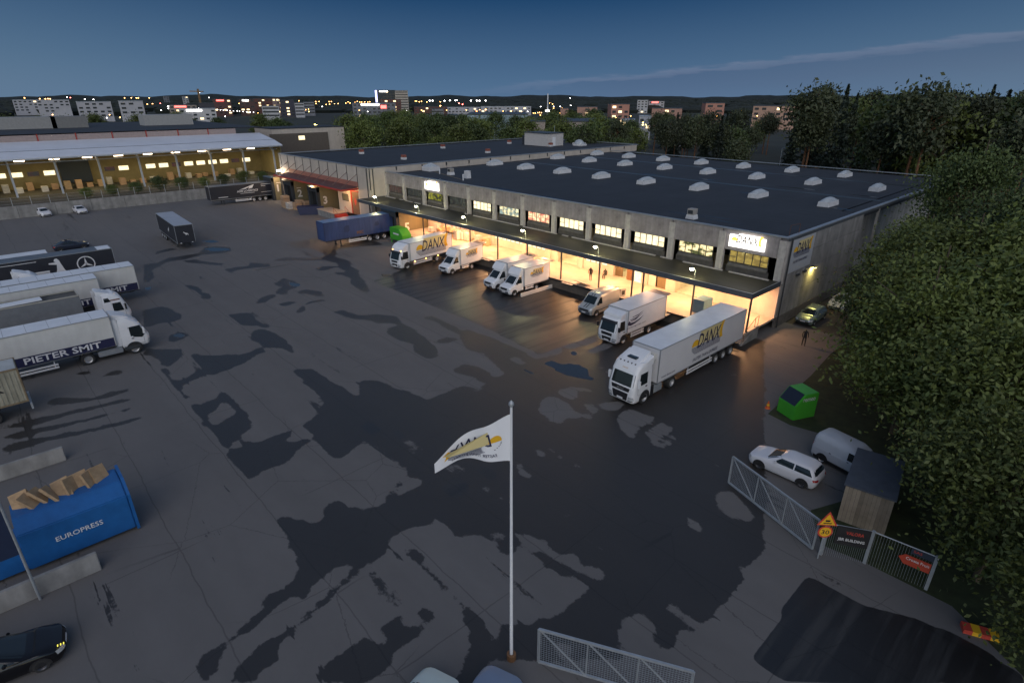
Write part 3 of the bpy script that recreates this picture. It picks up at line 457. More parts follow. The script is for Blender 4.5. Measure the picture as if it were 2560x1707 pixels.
    b = N('ShaderNodeBump'); b.inputs['Distance'].default_value = .012; L(mth('MULTIPLY', mth('SUBTRACT', 1.0, pud), .5), b.inputs['Strength']); L(mth('ADD', grit, fine), b.inputs['Height']); L(b.outputs[0], p.inputs['Normal'])
    return m
def make_yard():
    x0, x1, y0, y1, st = -126.0, 26.0, -70.0, 3.0, .25
    nx = int((x1 - x0) / st) + 1; ny = int((y1 - y0) / st) + 1
    X = np.linspace(x0, x1, nx); Y = np.linspace(y0, y1, ny)
    F = {k: np.zeros((ny, nx), np.float32) for k in ('wet', 'fresh', 'puddle')}
    for val, pts in GP:
        P = np.array(pts); i0 = max(0, int((P[:,0].min() - x0) / st) - 1); i1 = min(nx, int((P[:,0].max() - x0) / st) + 3)
        j0 = max(0, int((P[:,1].min() - y0) / st) - 1); j1 = min(ny, int((P[:,1].max() - y0) / st) + 3)
        if i1 <= i0 or j1 <= j0: continue
        GX, GY = np.meshgrid(X[i0:i1], Y[j0:j1]); ins = np.zeros(GX.shape, bool); n = len(P)
        for a in range(n):
            xa, ya = P[a]; xb, yb = P[(a + 1) % n]
            if ya == yb: continue
            c = (ya > GY) != (yb > GY); ins ^= c & (GX < (xb - xa) * (GY - ya) / (yb - ya) + xa)
        S = (slice(j0, j1), slice(i0, i1))
        if val == 1: F['wet'][S][ins] = 1.0
        elif val == 0: F['wet'][S][ins] = 0.08; F['fresh'][S][ins] = 0
        elif val == 4: F['wet'][S][ins] = .5
        elif val == 3: F['fresh'][S][ins] = 1
        elif val == 2: F['puddle'][S][ins] = 1
    for k in F:
        for _ in range(2 if k != 'puddle' else 1):
            A = F[k]; A[1:-1,1:-1] = (A[1:-1,1:-1]*2 + A[:-2,1:-1] + A[2:,1:-1] + A[1:-1,:-2] + A[1:-1,2:]) / 6
    # damp strip under the parked trailers and at the walls
    vs = np.zeros((ny, nx, 3), np.float32); vs[..., 0], vs[..., 1] = np.meshgrid(X, Y)
    idx = np.arange(nx * ny).reshape(ny, nx); q = np.stack([idx[:-1,:-1], idx[:-1,1:], idx[1:,1:], idx[1:,:-1]], -1).reshape(-1, 4)
    me = bpy.data.meshes.new('asphalt_yard'); me.vertices.add(nx * ny); me.vertices.foreach_set('co', vs.ravel())
    me.loops.add(q.size); me.loops.foreach_set('vertex_index', q.ravel().astype(np.int32)); me.polygons.add(len(q)); me.polygons.foreach_set('loop_start', np.arange(0, q.size, 4, dtype=np.int32))
    me.update(calc_edges=True)
    for k, A in F.items():
        a = me.attributes.new(k, 'FLOAT', 'POINT'); a.data.foreach_set('value', A.ravel())
    me.materials.append(ground_mat())
    o = bpy.data.objects.new('asphalt_yard', me); COL.objects.link(o); struct(o)
make_yard()
SOIL = mat('far_ground', (.030,.034,.024), .95, var=.4, scale=.03)
GRASSM = mat('rough_grass', (.030,.040,.012), .9, var=.5, scale=1.2)
g = MB(); g.quad((-9000,-9000,-.06), (9000,-9000,-.06), (9000,9000,-.06), (-9000,9000,-.06)); struct(obj('ground', g, SOIL))
# side road beside the building and the verge under the trees
g = MB(); g.prism([(.2,3.0),(6.4,3.0),(6.4,70),(.2,70)], -.05, -.004, 'z'); struct(obj('side_road', g, mat('worn_side_road', (.055,.045,.038), .8, var=.35, scale=.5)))
g = MB(); pts = [(7.4,-16.9),(9.2,-17.3),(11.6,-16.8),(12.2,-19.2),(16.2,-20.6),(14.0,-25.8),(15.5,-28.2),(17.6,-27.9),(21.2,-27.9),(26.2,-31.5),(60,-40),(60,60),(6.4,60),(6.4,-2),(7.0,-8)]
g.prism(pts, -.05, .012, 'z'); struct(obj('grass_verge', g, GRASSM))
# ridge on the horizon
RIDGE = mat('distant_forest_ridge', (.016,.024,.026), 1., var=.25, scale=.02)  # bluish cast of the distant air is put into the foliage colour
g = MB(); n = 260; fwd = math.atan2(.6807, -.7325)
for k in range(n + 1):
    a = fwd - R(62) + R(124) * k / n; rr = 5200; h = 24 + 5 * math.sin(k * .11) + 6 * math.sin(k * .31 + 1) + 3 * math.sin(k * .9) + rnd.uniform(0, 5)
    cx, cy = CAM.x + math.cos(a) * rr, CAM.y + math.sin(a) * rr
    g.v += [(cx, cy, -2), (cx + math.cos(a)*60, cy + math.sin(a)*60, h), (cx + math.cos(a)*1600, cy + math.sin(a)*1600, h * .6)]
    if k: o_ = 3 * k; g.f += [(o_-3, o_, o_+1, o_-2), (o_-2, o_+1, o_+2, o_-1)]; g.m += [0, 0]
struct(obj('forest_ridge', g, RIDGE))
# ------------------------------------------------------------------ warehouse
WH = thing('warehouse', 'long low concrete warehouse with a black flat roof and a lit loading canopy', 'warehouse')
BX0, BD, ZR = -72.6, 65.3, 9.4
def seamless(name, mb, m, **k): return obj(name, mb, m, WH, **k)
g = MB(); g.box(BX0 + .1, -.12, .25, BD - .1, 8.6, 9.0); seamless('roof', g, ASPH_D)
g = MB()
for a in (32.6, 51.0): g.box(BX0 + 1, -.6, a - .7, a + .7, 9.0, 9.012)
seamless('roof_gutter', g, mat('wet_gutter_felt', (.020,.019,.017), .4, var=.4, scale=.5))
# standing water on the roof: thin bright films along the laps
WATER = mat('shallow_roof_water', (.02,.022,.025), .04, var=0)
g = MB()
for (x, y, l, w) in ((-62,25.4,4,.25),(-52,26,3,.2),(-39,34.2,5,.3),(-28.5,35.1,4.5,.3),(-14,36.2,7,.35),(-5,35.5,5,.3),(-34,25.5,3,.2),(-25,26,3,.2),(-16.5,26,4,.25),(-30,57.6,3,.2),(-44,3,6,.22),(-33,2.4,7,.25),(-20,2,5,.2),(-60,2.8,8,.22),(-9,4.5,5,.15),(-14,5.2,6,.12),(-11,6.1,6,.12),(-3,22.5,3,.3)):
    n = 9; ps = []
    for k in range(n): ps.append((x + l*(k/(n-1)-.5), y + w*(.3 + rnd.random()*.7)*math.sin(math.pi*(k+.3)/(n-.4))))
    for k in reversed(range(n)): ps.append((x + l*(k/(n-1)-.5), y - w*(.3 + rnd.random()*.7)*math.sin(math.pi*(k+.3)/(n-.4))))
    flat_poly(g, (0,0,9.006), (1,0,0), (0,1,0), ps)
seamless('water_film', g, WATER)
# parapets and flashings
g = MB(); g.box(BX0, .0, -.07, .36, 9.28, 9.4); g.box(-.36, .07, .362, BD, 9.28, 9.4); g.box(BX0, -.362, BD - .3, BD + .06, 9.28, 9.4); seamless('roof_flashing', g, FLASH)
g = MB(); g.box(BX0, -.05, .26, .34, 9.0, 9.279); g.box(-.34, -.14, .342, BD - .3, 9.0, 9.279); seamless('parapet', g, CONC)
g = MB(); g.box(-.02, .05, .1, 29.5, 9.02, 9.275); g.box(-.02, .05, 29.5, BD, 9.02, 9.275); seamless('side_fascia', g, DFASC)
# facade: upper panels, columns, windows
fpan = MB().box(-2.955, 2.955, 0, .25, 7.2, 9.278).mesh('facade_panel', CONC, bevel=.02)
col_ = MB(); col_.prism([(-.1,4.75),(-.1,5.6),(-.1,9.0),(.3,9.0),(.3,4.75)], -.36, .36, 'x'); colm = col_.mesh('column', CONCW, bevel=.03)
DKFRAME = mat('window_frame_dark', (.035,.033,.03), .5, var=.1)
fr = MB(); XS = [-2.05, -1.25, -.42, .42, 1.25, 2.05]
fr.box(-2.1, 2.1, .16, .24, 7.12, 7.2); fr.box(-2.1, 2.1, .16, .24, 5.92, 6.0)
for x in XS: fr.box(x - .045, x + .045, .16, .24, 6.0, 7.12)
for a, b in ((0, 1), (4, 5)): fr.box(XS[a] + .045, XS[b] - .045, .17, .23, 6.5, 6.56)
frm = fr.mesh('window', DKFRAME)
sill = MB(); sill.prism([(-.02,5.62),(.25,5.92),(.3,5.92),(.3,5.55),(-.02,5.5)], -2.1, 2.1, 'x'); sillm = sill.mesh('sill', mat('sooty_sill', (.10,.095,.085), .8, var=.3))
apron = MB(); apron.box(-2.25, 2.25, .1, .3, 4.8, 5.55); apronm = apron.mesh('apron_wall', mat('dark_apron', (.08,.075,.07), .85, var=.3))
pa = MB().box(-.355, .355, .19, .21, 6.01, 6.5); pb = MB().box(-.355, .355, .19, .21, 6.56, 7.11); pf = MB().box(-.37, .37, .19, .21, 6.01, 7.11)
def room_mat(name, a, b, e, seed):
    m = bpy.data.materials.new(name); m.use_nodes = True; t = m.node_tree; p = t.nodes['Principled BSDF']; N = t.nodes.new; L = t.links.new
    tc = N('ShaderNodeTexCoord'); mp = N('ShaderNodeMapping'); mp.inputs['Location'].default_value = (seed, 0, seed * .7); mp.inputs['Scale'].default_value = (1.2, 1, 1.7); L(tc.outputs['Object'], mp.inputs[0])
    oi = N('ShaderNodeObjectInfo'); ad = N('ShaderNodeVectorMath'); ad.operation = 'ADD'; L(mp.outputs[0], ad.inputs[0]); L(oi.outputs['Location'], ad.inputs[1])
    n = N('ShaderNodeTexNoise'); n.inputs['Scale'].default_value = 1.6; n.inputs['Detail'].default_value = 3; L(ad.outputs[0], n.inputs['Vector'])
    r = N('ShaderNodeMapRange'); r.inputs[1].default_value = .42; r.inputs[2].default_value = .58; L(n.outputs[0], r.inputs[0])
    mx = N('ShaderNodeMix'); mx.data_type = 'RGBA'; mx.inputs['A'].default_value = (*a, 1); mx.inputs['B'].default_value = (*b, 1); L(r.outputs[0], mx.inputs['Factor']); L(mx.outputs['Result'], p.inputs['Emission Color'])
    p.inputs['Base Color'].default_value = (.03,.03,.03,1); p.inputs['Roughness'].default_value = .1; p.inputs['Emission Strength'].default_value = e; m.cycles.emission_sampling = 'NONE'; return m
ROOM = [room_mat('lit_room_cream', (1,.80,.45), (1,.88,.58), .95, 0), room_mat('lit_room_red_shelves', (1,.74,.42), (.75,.22,.14), .85, 4), room_mat('lit_room_blue_blinds', (.95,.78,.42), (.25,.33,.30), .8, 9), room_mat('lit_room_plant', (1,.80,.42), (.06,.07,.02), .85, 2.2)]
DIM = [room_mat('dim_room_red', (.05,.02,.018), (.02,.02,.02), .7, 1), room_mat('dim_room', (.03,.035,.03), (.012,.012,.012), .8, 2), room_mat('dim_room_green', (.30,.30,.02), (.03,.03,.015), .5, 6), room_mat('dim_room_olive', (.30,.22,.05), (.17,.12,.03), .8, 3)]
WSTY = {0: DIM[3], 1: ROOM[3], 2: ROOM[0], 3: ROOM[0], 4: ROOM[0], 5: ROOM[1], 6: ROOM[2], 7: ROOM[0], 8: DIM[1], 9: DIM[2], 10: DIM[1], 11: DIM[0]}
for k in range(12):
    xc = -3.74 - 6.0 * k + .05
    obj('facade_panel', fpan, None, WH, loc=(xc + (0 if k else -.0), 0, 0))
    w = obj('window', frm, None, WH, loc=(xc, 0, 0))
    obj('sill', sillm, None, w); 
    mt = WSTY[k]
    P = {n_: b.mesh('pane', mt) for n_, b in (('a', pa), ('b', pb), ('f', pf))}
    for x0_, x1_, kind in ((XS[0], XS[1], 2), (XS[1], XS[2], 1), (XS[2], XS[3], 1), (XS[3], XS[4], 1), (XS[4], XS[5], 2)):
        for q in (('a', 'b') if kind == 2 else ('f',)): obj('pane', P[q], None, w, loc=((x0_ + x1_) / 2, 0, 0))
    obj('apron_wall', apronm, None, WH, loc=(xc, 0, 0))
for k in range(13): obj('column', colm, None, WH, loc=(-.72 - 6.0 * k + (.3 if k == 0 else 0), 0, 0))
g = MB(); g.box(-.68, .0, .25, .5, 4.7, 9.0); g.box(BX0, BX0 + .3, .25, .5, 4.7, 9.0); seamless('corner_pier', g, CONCW)
# worn white edge boards at the foot of the wall, broken in lengths
edge = MB()
for (a, b) in ((-72.3,-68.9),(-67.5,-66.6),(-65.6,-63.5),(-62.8,-61.2),(-60.4,-58.2),(-57.8,-53.9),(-49.0,-48.4),(-47.0,-36.9),(-36.0,-29.6),(-28.6,-27.6),(-26.9,-14.2),(-13.5,-12.0),(-10.6,-5.9),(-5.2,-1.0)):
    edge.box(a, b, -.62, -.42, 5.0, 5.12)
seamless('edge_board', edge, CONCW)
# canopy
g = MB(); g.prism([(-5.9,5.04),(-.1,5.02),(-.1,4.9),(-5.9,4.9)], BX0, .0, 'x')
CANOPY = mat('olive_canopy_felt', (.040,.038,.024), .55, var=.5, scale=.5, stretch=(.5,1.4,1), bump=.3)  # olive felt, blotchy at random
seamless('canopy_roof', g, CANOPY)
g = MB(); g.box(BX0 - .02, .02, -6.0, -5.88, 4.58, 5.12); g.box(-.1, .02, -5.879, .0, 4.58, 5.1); g.box(BX0 - .02, BX0 + .08, -5.879, .0, 4.58, 5.1); seamless('canopy_fascia', g, DFASC)
g = MB(); g.box(BX0 + .1, -.12, -5.87, .0, 4.62, 4.66); seamless('canopy_soffit', g, mat('soffit_board', (.45,.38,.30), .8, var=.15))
g = MB(); g.box(BX0, .03, -6.02, -5.9, 5.121, 5.14); g.box(-.04, .04, -5.899, .0, 5.101, 5.125); seamless('canopy_trim', g, FLASH)
pm = MB().box(-.07, .07, -.07, .07, 1.2, 4.6).mesh('post', DARKST)
for x in (-52.9, -47.1, -41.4, -35.5, -29.8, -23.9, -18.0, -13.4, -12.0, -6.0, -.1): obj('post', pm, None, WH, loc=(x, -5.75, 0))
# dock floor and its front wall
g = MB(); g.box(-60, -.05, -6.15, .1, 1.0, 1.2); g.box(-60, -1.9, -6.0, -5.8, 0, 1.0, 1); g.box(-60, -1.9, -6.19, -6.151, .98, 1.19, 2)
seamless('dock_floor', g, [DOCKFL, mat('dock_front', (.10,.085,.07), .9, var=.3), BLACKP])
for x, dz in ((-22.3, .02), (-20.5, .30), (-37.3, .05), (-9.3, .03), (-33.2, .02), (-48.0, .05)):
    p_ = MB(); p_.prism([(-.0,0),(-1.1,-.12 if dz < .2 else .34),(-1.1,-.16 if dz < .2 else .30),(0,-.04)], -.85, .85, 'x'); o = obj('dock_leveller', p_, mat('leveller_plate', (.40,.38,.36), .5, metal=.3, var=.2), WH, loc=(x, -5.4 if dz < .2 else -5.1, 1.23 + dz * .3))
# lower dock wall: piers between openings, windows strip, doors
wall = MB(); segs = [(-72.5,-61.5),(-59.9,-55.5),(-48.9,-47.6),(-44.2,-43.2),(-31.0,-29.75),(-26.35,-25.0),(-21.4,-20.35),(-16.2,-15.3),(-12.8,-11.55),(-7.9,-.02)]
for a, b in segs: wall.box(a, b, .0, .3, 1.2, 4.62)
for a, b in ((-55.5,-48.9),(-43.2,-31.0),(-25.0,-21.4)): wall.box(a, b, .0, .3, 1.2, 2.25); wall.box(a, b, .0, .3, 3.3, 4.62)
for a, b in ((-61.5,-59.9),(-47.6,-44.2),(-29.75,-26.35),(-20.35,-16.2),(-15.3,-12.8),(-11.55,-7.9)): wall.box(a, b, .0, .3, 3.6, 4.62)
seamless('dock_wall', wall, PLAST)
pier = MB().box(-.35, .35, -.28, -.002, 1.2, 4.62).mesh('pier', PLAST)
for x in (-43.0, -36.05, -31.3, -25.5): obj('pier', pier, None, WH, loc=(x, 0, 0))
for a, b, n in ((-55.5,-48.9,6),(-43.0,-36.4,7),(-35.7,-31.2,5),(-25.0,-21.4,4)):
    st = (b - a) / n; f_ = MB()
    for k in range(n + 1): f_.box(a + k*st - .04, a + k*st + .04, .05, .16, 2.25, 3.3)
    f_.box(a, b, .04, .17, 2.2, 2.26); w = obj('window', f_, mat('warm_window_frame', (.25,.12,.05), .6, var=.1), WH)
    pm_ = MB().box(-st/2 + .045, st/2 - .045, .1, .12, 2.262, 3.29).mesh('pane', ROOM[0 if n != 6 else 1])
    for k in range(n): obj('pane', pm_, None, w, loc=(a + (k + .5) * st, 0, 0))
# interiors behind the openings: floor, side and back wall, racks of goods
INT = mat('warehouse_inside', (.52,.46,.36), .8, var=.25, scale=.8)
for a, b, e in ((-47.6,-44.2,1),(-29.75,-26.35,1),(-20.35,-18.4,.6),(-11.55,-7.9,1)):
    r = MB(); r.box(a - .3, b + .3, .31, 7, 1.1, 1.2); r.box(a - .4, a - .3, .31, 7, 1.2, 4.6); r.box(b + .3, b + .4, .31, 7, 1.2, 4.6); r.box(a - .4, b + .4, 7, 7.1, 1.2, 4.6); r.box(a - .4, b + .4, .31, 7.1, 4.6, 4.7)
    o = seamless('dock_room', r, INT); light('room_light', 'AREA', ((a + b) / 2, 3.4, 4.5), 170 * e, (1, .80, .42), o, 1.6, None, 4)
dm = lambda n, a, b, z1, m, y=.08: obj(n, MB().box(a, b, y, y + .06, 1.2, z1), m, WH)
dm('dock_door', -14.0, -12.85, 3.4, mat('olive_door', (.16,.12,.06), .6)); dm('dock_door', -15.25, -14.2, 3.4, mat('white_door', (.62,.56,.5), .5))
lv = dm('louvre_door', -18.35, -17.35, 3.55, mat('brown_louvre', (.22,.11,.05), .6))
for k in range(11): obj('slat', MB().box(-18.3, -17.4, .045, .079, 1.35 + .2*k, 1.47 + .2*k), MATS['brown_louvre'], lv)
dm('glass_door', -17.25, -16.25, 3.5, ROOM[0]); dm('dark_gate', -20.3, -19.2, 3.6, mat('brown_gate', (.14,.10,.05), .7), .4)
# signs above the windows
SIGN = room_mat('glowing_sign_face', (1,.97,.92), (1,.97,.92), 1.6, 0)
def danx(mb, o, ux, uy, w, idx, tagline=None, simple=False, dark=1):
    """half sun, slanted letters, banner with a hollow right end, speed lines; idx = (yellow, pale, navy) slots"""
    y_, p_, n_ = idx; o = Vector(o); ux = Vector(ux); uy = Vector(uy); nz = ux.cross(uy).normalized() * .004; h = w * .30
    flat_poly(mb, o, ux, uy, [(w*.2, h*.28), (w*.93, h*.28), (w*.965, h*.62), (w*1.0, h*1.1), (w*.24, h*1.1)], p_)
    flat_poly(mb, o + nz, ux, uy, [(w*.90, h*.1), (w*1.0, h*.1), (w*.965, h*.4), (w*.965, h*.75), (w*1.02, h*1.12), (w*.93, h*1.12), (w*.89, h*.75), (w*.88, h*.4)], y_)
    disc(mb, o + ux*(w*.115) + uy*(h*.30) + nz, ux, uy, w*.115, y_, 14, 0, 180)
    if not simple:
        for k in range(6): a = w * (.0 + .012 * k * k * .35); flat_poly(mb, o + nz, ux, uy, [(a, h*(.24 - .075*k)), (a, h*(.205 - .075*k)), (w*(.93), h*(.205 - .075*k)), (w*.93, h*(.24 - .075*k))], n_)
    put_text(mb, 'DANX', o + ux*(w*.17) + uy*(h*.12) + nz*2, ux, uy, h*.82, w*.74, n_, .28, .012)
    if tagline: put_text(mb, tagline, o + ux*(w*.08) - uy*(h*.62) + nz, ux, uy, h*.2, w*.8, n_, .25, .01)
for x0_, x1_, lab in ((-5.85, -2.1, 0), (-60.0, -56.2, 1)):
    s = MB(); s.box(x0_, x1_, -.22, -.02, 7.62, 8.86, 0); o = seamless('lit_sign', s, [SIGN], bevel=.02)
    q = MB(); danx(q, (x0_ + .22, -.235, 7.98), (1,0,0), (0,0,1), x1_ - x0_ - .5, (0, 1, 2), simple=True)
    obj('lettering', q, [lit('sign_sun_yellow', (.95,.55,.08), 1.2), lit('sign_pale', (1,.95,.85), 1.55), mat('sign_letters', (.09,.06,.06), .6, var=0)], o)
# side wall in storey-high concrete panels
rows = [(1.12,3.25),(3.28,5.25),(5.28,7.2),(7.23,9.02)]
for (a, b) in rows:
    for j, (ya, yb) in enumerate(((.5,5.6),(5.63,10.7),(10.73,15.8),(15.83,20.85))):
        obj('wall_panel', MB().box(-.25, 0, ya, yb, a, b).mesh('wall_panel', CONCG, bevel=.015), None, WH)
g = MB(); g.box(-.2, .02, .3, 20.85, 0, 1.1); seamless('plinth', g, mat('plinth_concrete', (.13,.12,.11), .9, var=.3))
g = MB(); g.box(-2.6, -2.4, 20.9, BD, 0, 9.0); g.box(-2.4, -.02, 20.8, 20.9, 0, 9.0); g.box(-.3, -.05, 26.6, 26.9, 0, 9.0, 0); g.box(BX0, -2.6, BD - .3, BD - .1, 0, 9.0); seamless('back_wall', g, CONCG)
# hanging banner, side lamp, vents
b_ = MB(); b_.box(.04, .06, 1.15, 6.5, 5.6, 8.95, 0); o = seamless('banner', b_, [mat('grey_banner', (.40,.42,.44), .6, var=.06)])
q = MB(); danx(q, (.075, 1.55, 7.3), (0,1,0), (0,0,1), 4.3, (0, 1, 2), 'FASTER THAN EXPRESS'); obj('lettering', q, [YEL, PALEY, NAVY], o)
l_ = MB(); l_.box(.02, .45, 7.3, 7.75, 5.12, 5.22); l_.box(.1, .42, 7.35, 7.7, 5.08, 5.118, 1); o = seamless('wall_lamp', l_, [DARKST, lit('lamp_yellow', (1,.82,.25), 14)])
light('wall_lamp_light', 'AREA', (.35, 7.5, 5.05), 70, (1, .78, .22), o, .35, (0, R(18), 0))
for y, z in ((3.4, 5.0), (5.0, 5.05)): seamless('wall_vent', MB().box(.02, .28, y, y + .55, z, z + .12), DARKST)
g = MB(); [g.tube((.1, a, 0), (.1, a, 9.2), .06) for a in (.75,)]; seamless('downpipe', g, DARKST)
# stairs at the corner
st = thing('dock_stairs', 'short concrete stairs with a pipe handrail at the near corner of the dock', 'stairs', (-.95, -6.1, 0))
stepm = MATS['dock_plaster']
for k in range(8): obj('step', MB().box(-.72, .62, .05 + .3*k, 2.9, .15*k, .15*(k+1) - .004), stepm, st)
c_ = MB(); c_.prism([(-.3,0),(2.9,0),(2.9,1.25),(2.4,1.25)], .66, .9, 'x'); obj('side_wall', c_, CONCG, st); c_ = MB(); c_.prism([(-1.0,0),(2.9,0),(2.9,1.3),(1.2,1.3),(-.2,.65),(-1.0,.65)], -1.15, -.75, 'x'); obj('side_wall', c_, PLAST, st)
hr = MB(); P_ = [(.75,.3,1.15),(.75,2.3,2.15),(.75,2.95,2.2)]
for a, b in zip(P_[:-1], P_[1:]): hr.tube(a, b, .028)
for a in P_: hr.tube((a[0], a[1], max(.0, a[2] - 1.0)), a, .025)
P_ = [(-.95,.9,2.2),(-.95,2.9,2.25)]; hr.tube(P_[0], P_[1], .028); [hr.tube((a[0], a[1], 1.2), a, .025) for a in P_]
obj('handrail', hr, mat('brown_rail', (.16,.08,.04), .5), st)
# loading pod 5
def pod(name_, num, x0, x1, y0, y1, top, zb, parent, wallm):
    p_ = MB(); p_.box(x0, x1, y0 + .0, y1, zb, top, 0); o = obj('loading_pod', p_, [wallm], parent)
    s = MB(); s.box(x0 + .1, x0 + .75, y0 - .55, y0 - .002, zb, top - .1); s.box(x1 - .75, x1 - .1, y0 - .55, y0 - .002, zb, top - .1); s.box(x0 + .1, x1 - .1, y0 - .6, y0 - .003, top - .9, top - .08); obj('dock_shelter', s, mat('shelter_rubber', (.03,.035,.04), .7, var=.2), o)
    s = MB(); s.prism([(y0 - .75, top - .02), (y0 - .0, top + .12), (y0 - .0, top + .02)], x0, x1, 'x'); obj('shelter_hood', s, mat('shelter_hood_blue', (.03,.06,.09), .5), o)
    q = MB(); q.box(x0 + .8, x1 - .8, y0 - .02, y0 - .004, zb, top - .95); obj('dock_opening', q, mat('dark_opening', (.006,.006,.006), .9, var=0), o)
    t_ = MB(); put_text(t_, num, (x1 + .012, y0 + .55 + (.4 if num == '5' else 0), zb + (1.9 if num != '5' else 1.0)), (0,1,0), (0,0,1), 1.55, None, 0, 0, .03)
    t_.box(x1 + .004, x1 + .012, y0 + .5, y0 + 1.45, zb + 3.75, zb + 3.85) if num in '12' else None
    obj('door_number', t_, mat('number_paint', (.75,.68,.62), .6, var=0), o); return o
pod('p', '5', -64.6, -60.0, -5.6, .0, 4.55, 0, WH, OLIVE)
# lamps on the canopy edge
LAMPH = lit('floodlamp_glow', (1,.95,.62), 26)
proto = None
ords = ['nearest', 'second', 'third', 'fourth', 'fifth', 'farthest']
for i, x in enumerate((-6.5, -18.9, -30.9, -43.1, -55.0, -67.5)):
    lb = f'yellow floodlamp on the canopy edge, {ords[i]} of the six along the dock'
    if proto is None:
        t = thing('canopy_lamp', lb, 'lamp', (x, -4.95, 5.03), 0, 'floodlamps on the canopy edge'); proto = t
        p_ = MB(); p_.tube((0,0,0), (-.05,-.05,.85), .03); p_.tube((-.05,-.05,.85), (-.2,-.35,1.08), .028); obj('pole', p_, STEEL, t)
        h = MB(); h.lathe((-.22,-.42,1.06), 'z', [(.02,.17),(.14,.13),(.2,.02),(.2,-.02)], 14); obj('lamp_housing', h, DARKST, t)
        h = MB(); h.lathe((-.22,-.42,1.02), 'z', [(.19,.02),(.22,-.07),(.16,-.17),(.03,-.22)], 14); obj('lamp_glass', h, LAMPH, t)
    else: t = dup(proto, (x, -4.95, 5.03), 0, lb)
    light('canopy_lamp_light', 'POINT', (-.22, -.42, .9), 480, (1, .88, .40), t, .16)
# warm tubes under the canopy
tub = None
for i in range(11):
    x = -57.5 + 5.5 * i; lb = f'warm ceiling lamp under the dock canopy, number {i + 1} counted from door 5'
    lb = f'warm strip lamp under the dock canopy, {["first","second","third","fourth","fifth","sixth","seventh","eighth","ninth","tenth","eleventh"][i]} from the door marked 5'
    if tub is None:
        t = thing('strip_lamp', lb, 'lamp', (x, -2.6, 4.6), 0, 'strip lamps under the dock canopy'); tub = t
        obj('lamp_body', MB().box(-.7, .7, -.09, .09, -.05, 0), WHITE, t); obj('lamp_tube', MB().box(-.66, .66, -.06, .06, -.08, -.052), lit('warm_tube', (1,.6,.3), 8), t)
    else: t = dup(tub, (x, -2.6, 4.6), 0, lb)
    light('strip_light', 'AREA', (0, 0, -.12), 190, (1, .52, .24), t, 1.4, None, .5)
# skylights
DOME = mat('acrylic_dome', (.42,.45,.46), .25, var=.2, scale=2); KERB = mat('skylight_kerb', (.60,.60,.60), .5, var=.1, scale=2)
kb = MB(); kb.prism([(-.72,0),(.72,0),(.62,.62),(-.62,.62)], -1.7, 1.7, 'y'); kbm = kb.mesh('kerb', KERB, bevel=.03)
dv = MB(); N_ = 7
for i in range(N_ + 1):
    for j in range(N_ + 1):
        u, v = i / N_ * 2 - 1, j / N_ * 2 - 1; dv.v.append((u * .6, v * 1.62, .62 + .46 * (1 - u*u) ** .7 * (1 - abs(v)**2.6) ** .8))
for i in range(N_):
    for j in range(N_): a = i*(N_+1)+j; dv.f.append((a, a+N_+1, a+N_+2, a+1)); dv.m.append(0)
dvm = dv.mesh('dome', DOME, smooth=60)
o3 = ['first','second','third','fourth','fifth','sixth','seventh','eighth']; proto = None
for row, y, n in (('front', 23.7, 8), ('middle', 42.6, 8), ('back', 56.2, 7)):
    for k in range(n):
        lb = f'white domed roof skylight in the {row} row, {o3[k]} from the far left end'; loc = (-69.6 + 9.2 * k, y + rnd.uniform(-.25,.25), 9.0)
        if proto is None:
            proto = thing('skylight', lb, 'skylight', loc, 0, 'domed skylights on the warehouse roof'); obj('kerb', kbm, None, proto); obj('dome', dvm, None, proto)
        else: dup(proto, loc, rnd.uniform(-.02,.02), lb)
def roof_vent(name, lb, loc, kind):
    t = thing(name, lb, 'roof vent', loc)
    if kind == 0: obj('base', MB().prism([(-.55,0),(.55,0),(.42,.5),(-.42,.5)], -.5, .5, 'y'), KERB, t, .03); obj('fan_box', MB().box(-.42, .42, -.42, .42, .5, 1.15), mat('vent_box', (.33,.31,.28), .6), t, .03); obj('grille', MB().box(-.3, .3, -.44, -.42, .6, 1.0), DARKST, t)
    if kind == 1: obj('base', MB().prism([(-.5,0),(.5,0),(.36,1.1),(-.36,1.1)], -.45, .45, 'y'), KERB, t, .05); obj('cap', MB().box(-.42, .42, -.42, .42, 1.1, 1.25), KERB, t, .03)
    if kind == 2: obj('pipe', MB().tube((0,0,0), (0,0,.9), .09), WHITE, t); obj('cap', MB().tube((0,0,.9), (0,0,1.0), .12), WHITE, t)
    if kind == 3: obj('base', MB().box(-.45, .45, -.45, .45, 0, .45), KERB, t, .03); obj('hood', MB().box(-.42, .42, -.42, .42, .45, .95), mat('red_vent_hood', (.28,.09,.06), .6), t, .03)
roof_vent('roof_vent', 'grey fan box at the far front corner of the main roof', (-62.9, 7.5, 9.0), 0)
roof_vent('roof_vent', 'white tapered vent with a cap near the far front roof edge', (-57.2, 6.7, 9.0), 1)
roof_vent('roof_vent', 'lone white stacked vent near the front edge of the main roof', (-12.4, 3.3, 9.0), 0)
roof_vent('vent_pipe', 'thin  pipe left of the fan box on the main roof', (-65.4, 6.9, 9.0), 2); roof_vent('vent_pipe', 'thin white vent pipe in front of the tapered vent on the main roof', (-55.6, 4.5, 9.0), 2)
h = thing('roof_hatch', 'low pyramid roof hatch at the far left corner of the main roof', 'roof hatch', (-70.5, 8.6, 9.0)); obj('kerb', MB().box(-1.2, 1.2, -1.2, 1.2, 0, .8), KERB, h, .03); obj('lid', MB().lathe((0,0,.8), 'z', [(1.6,0),(.2,.6)], 4), DOME, h)
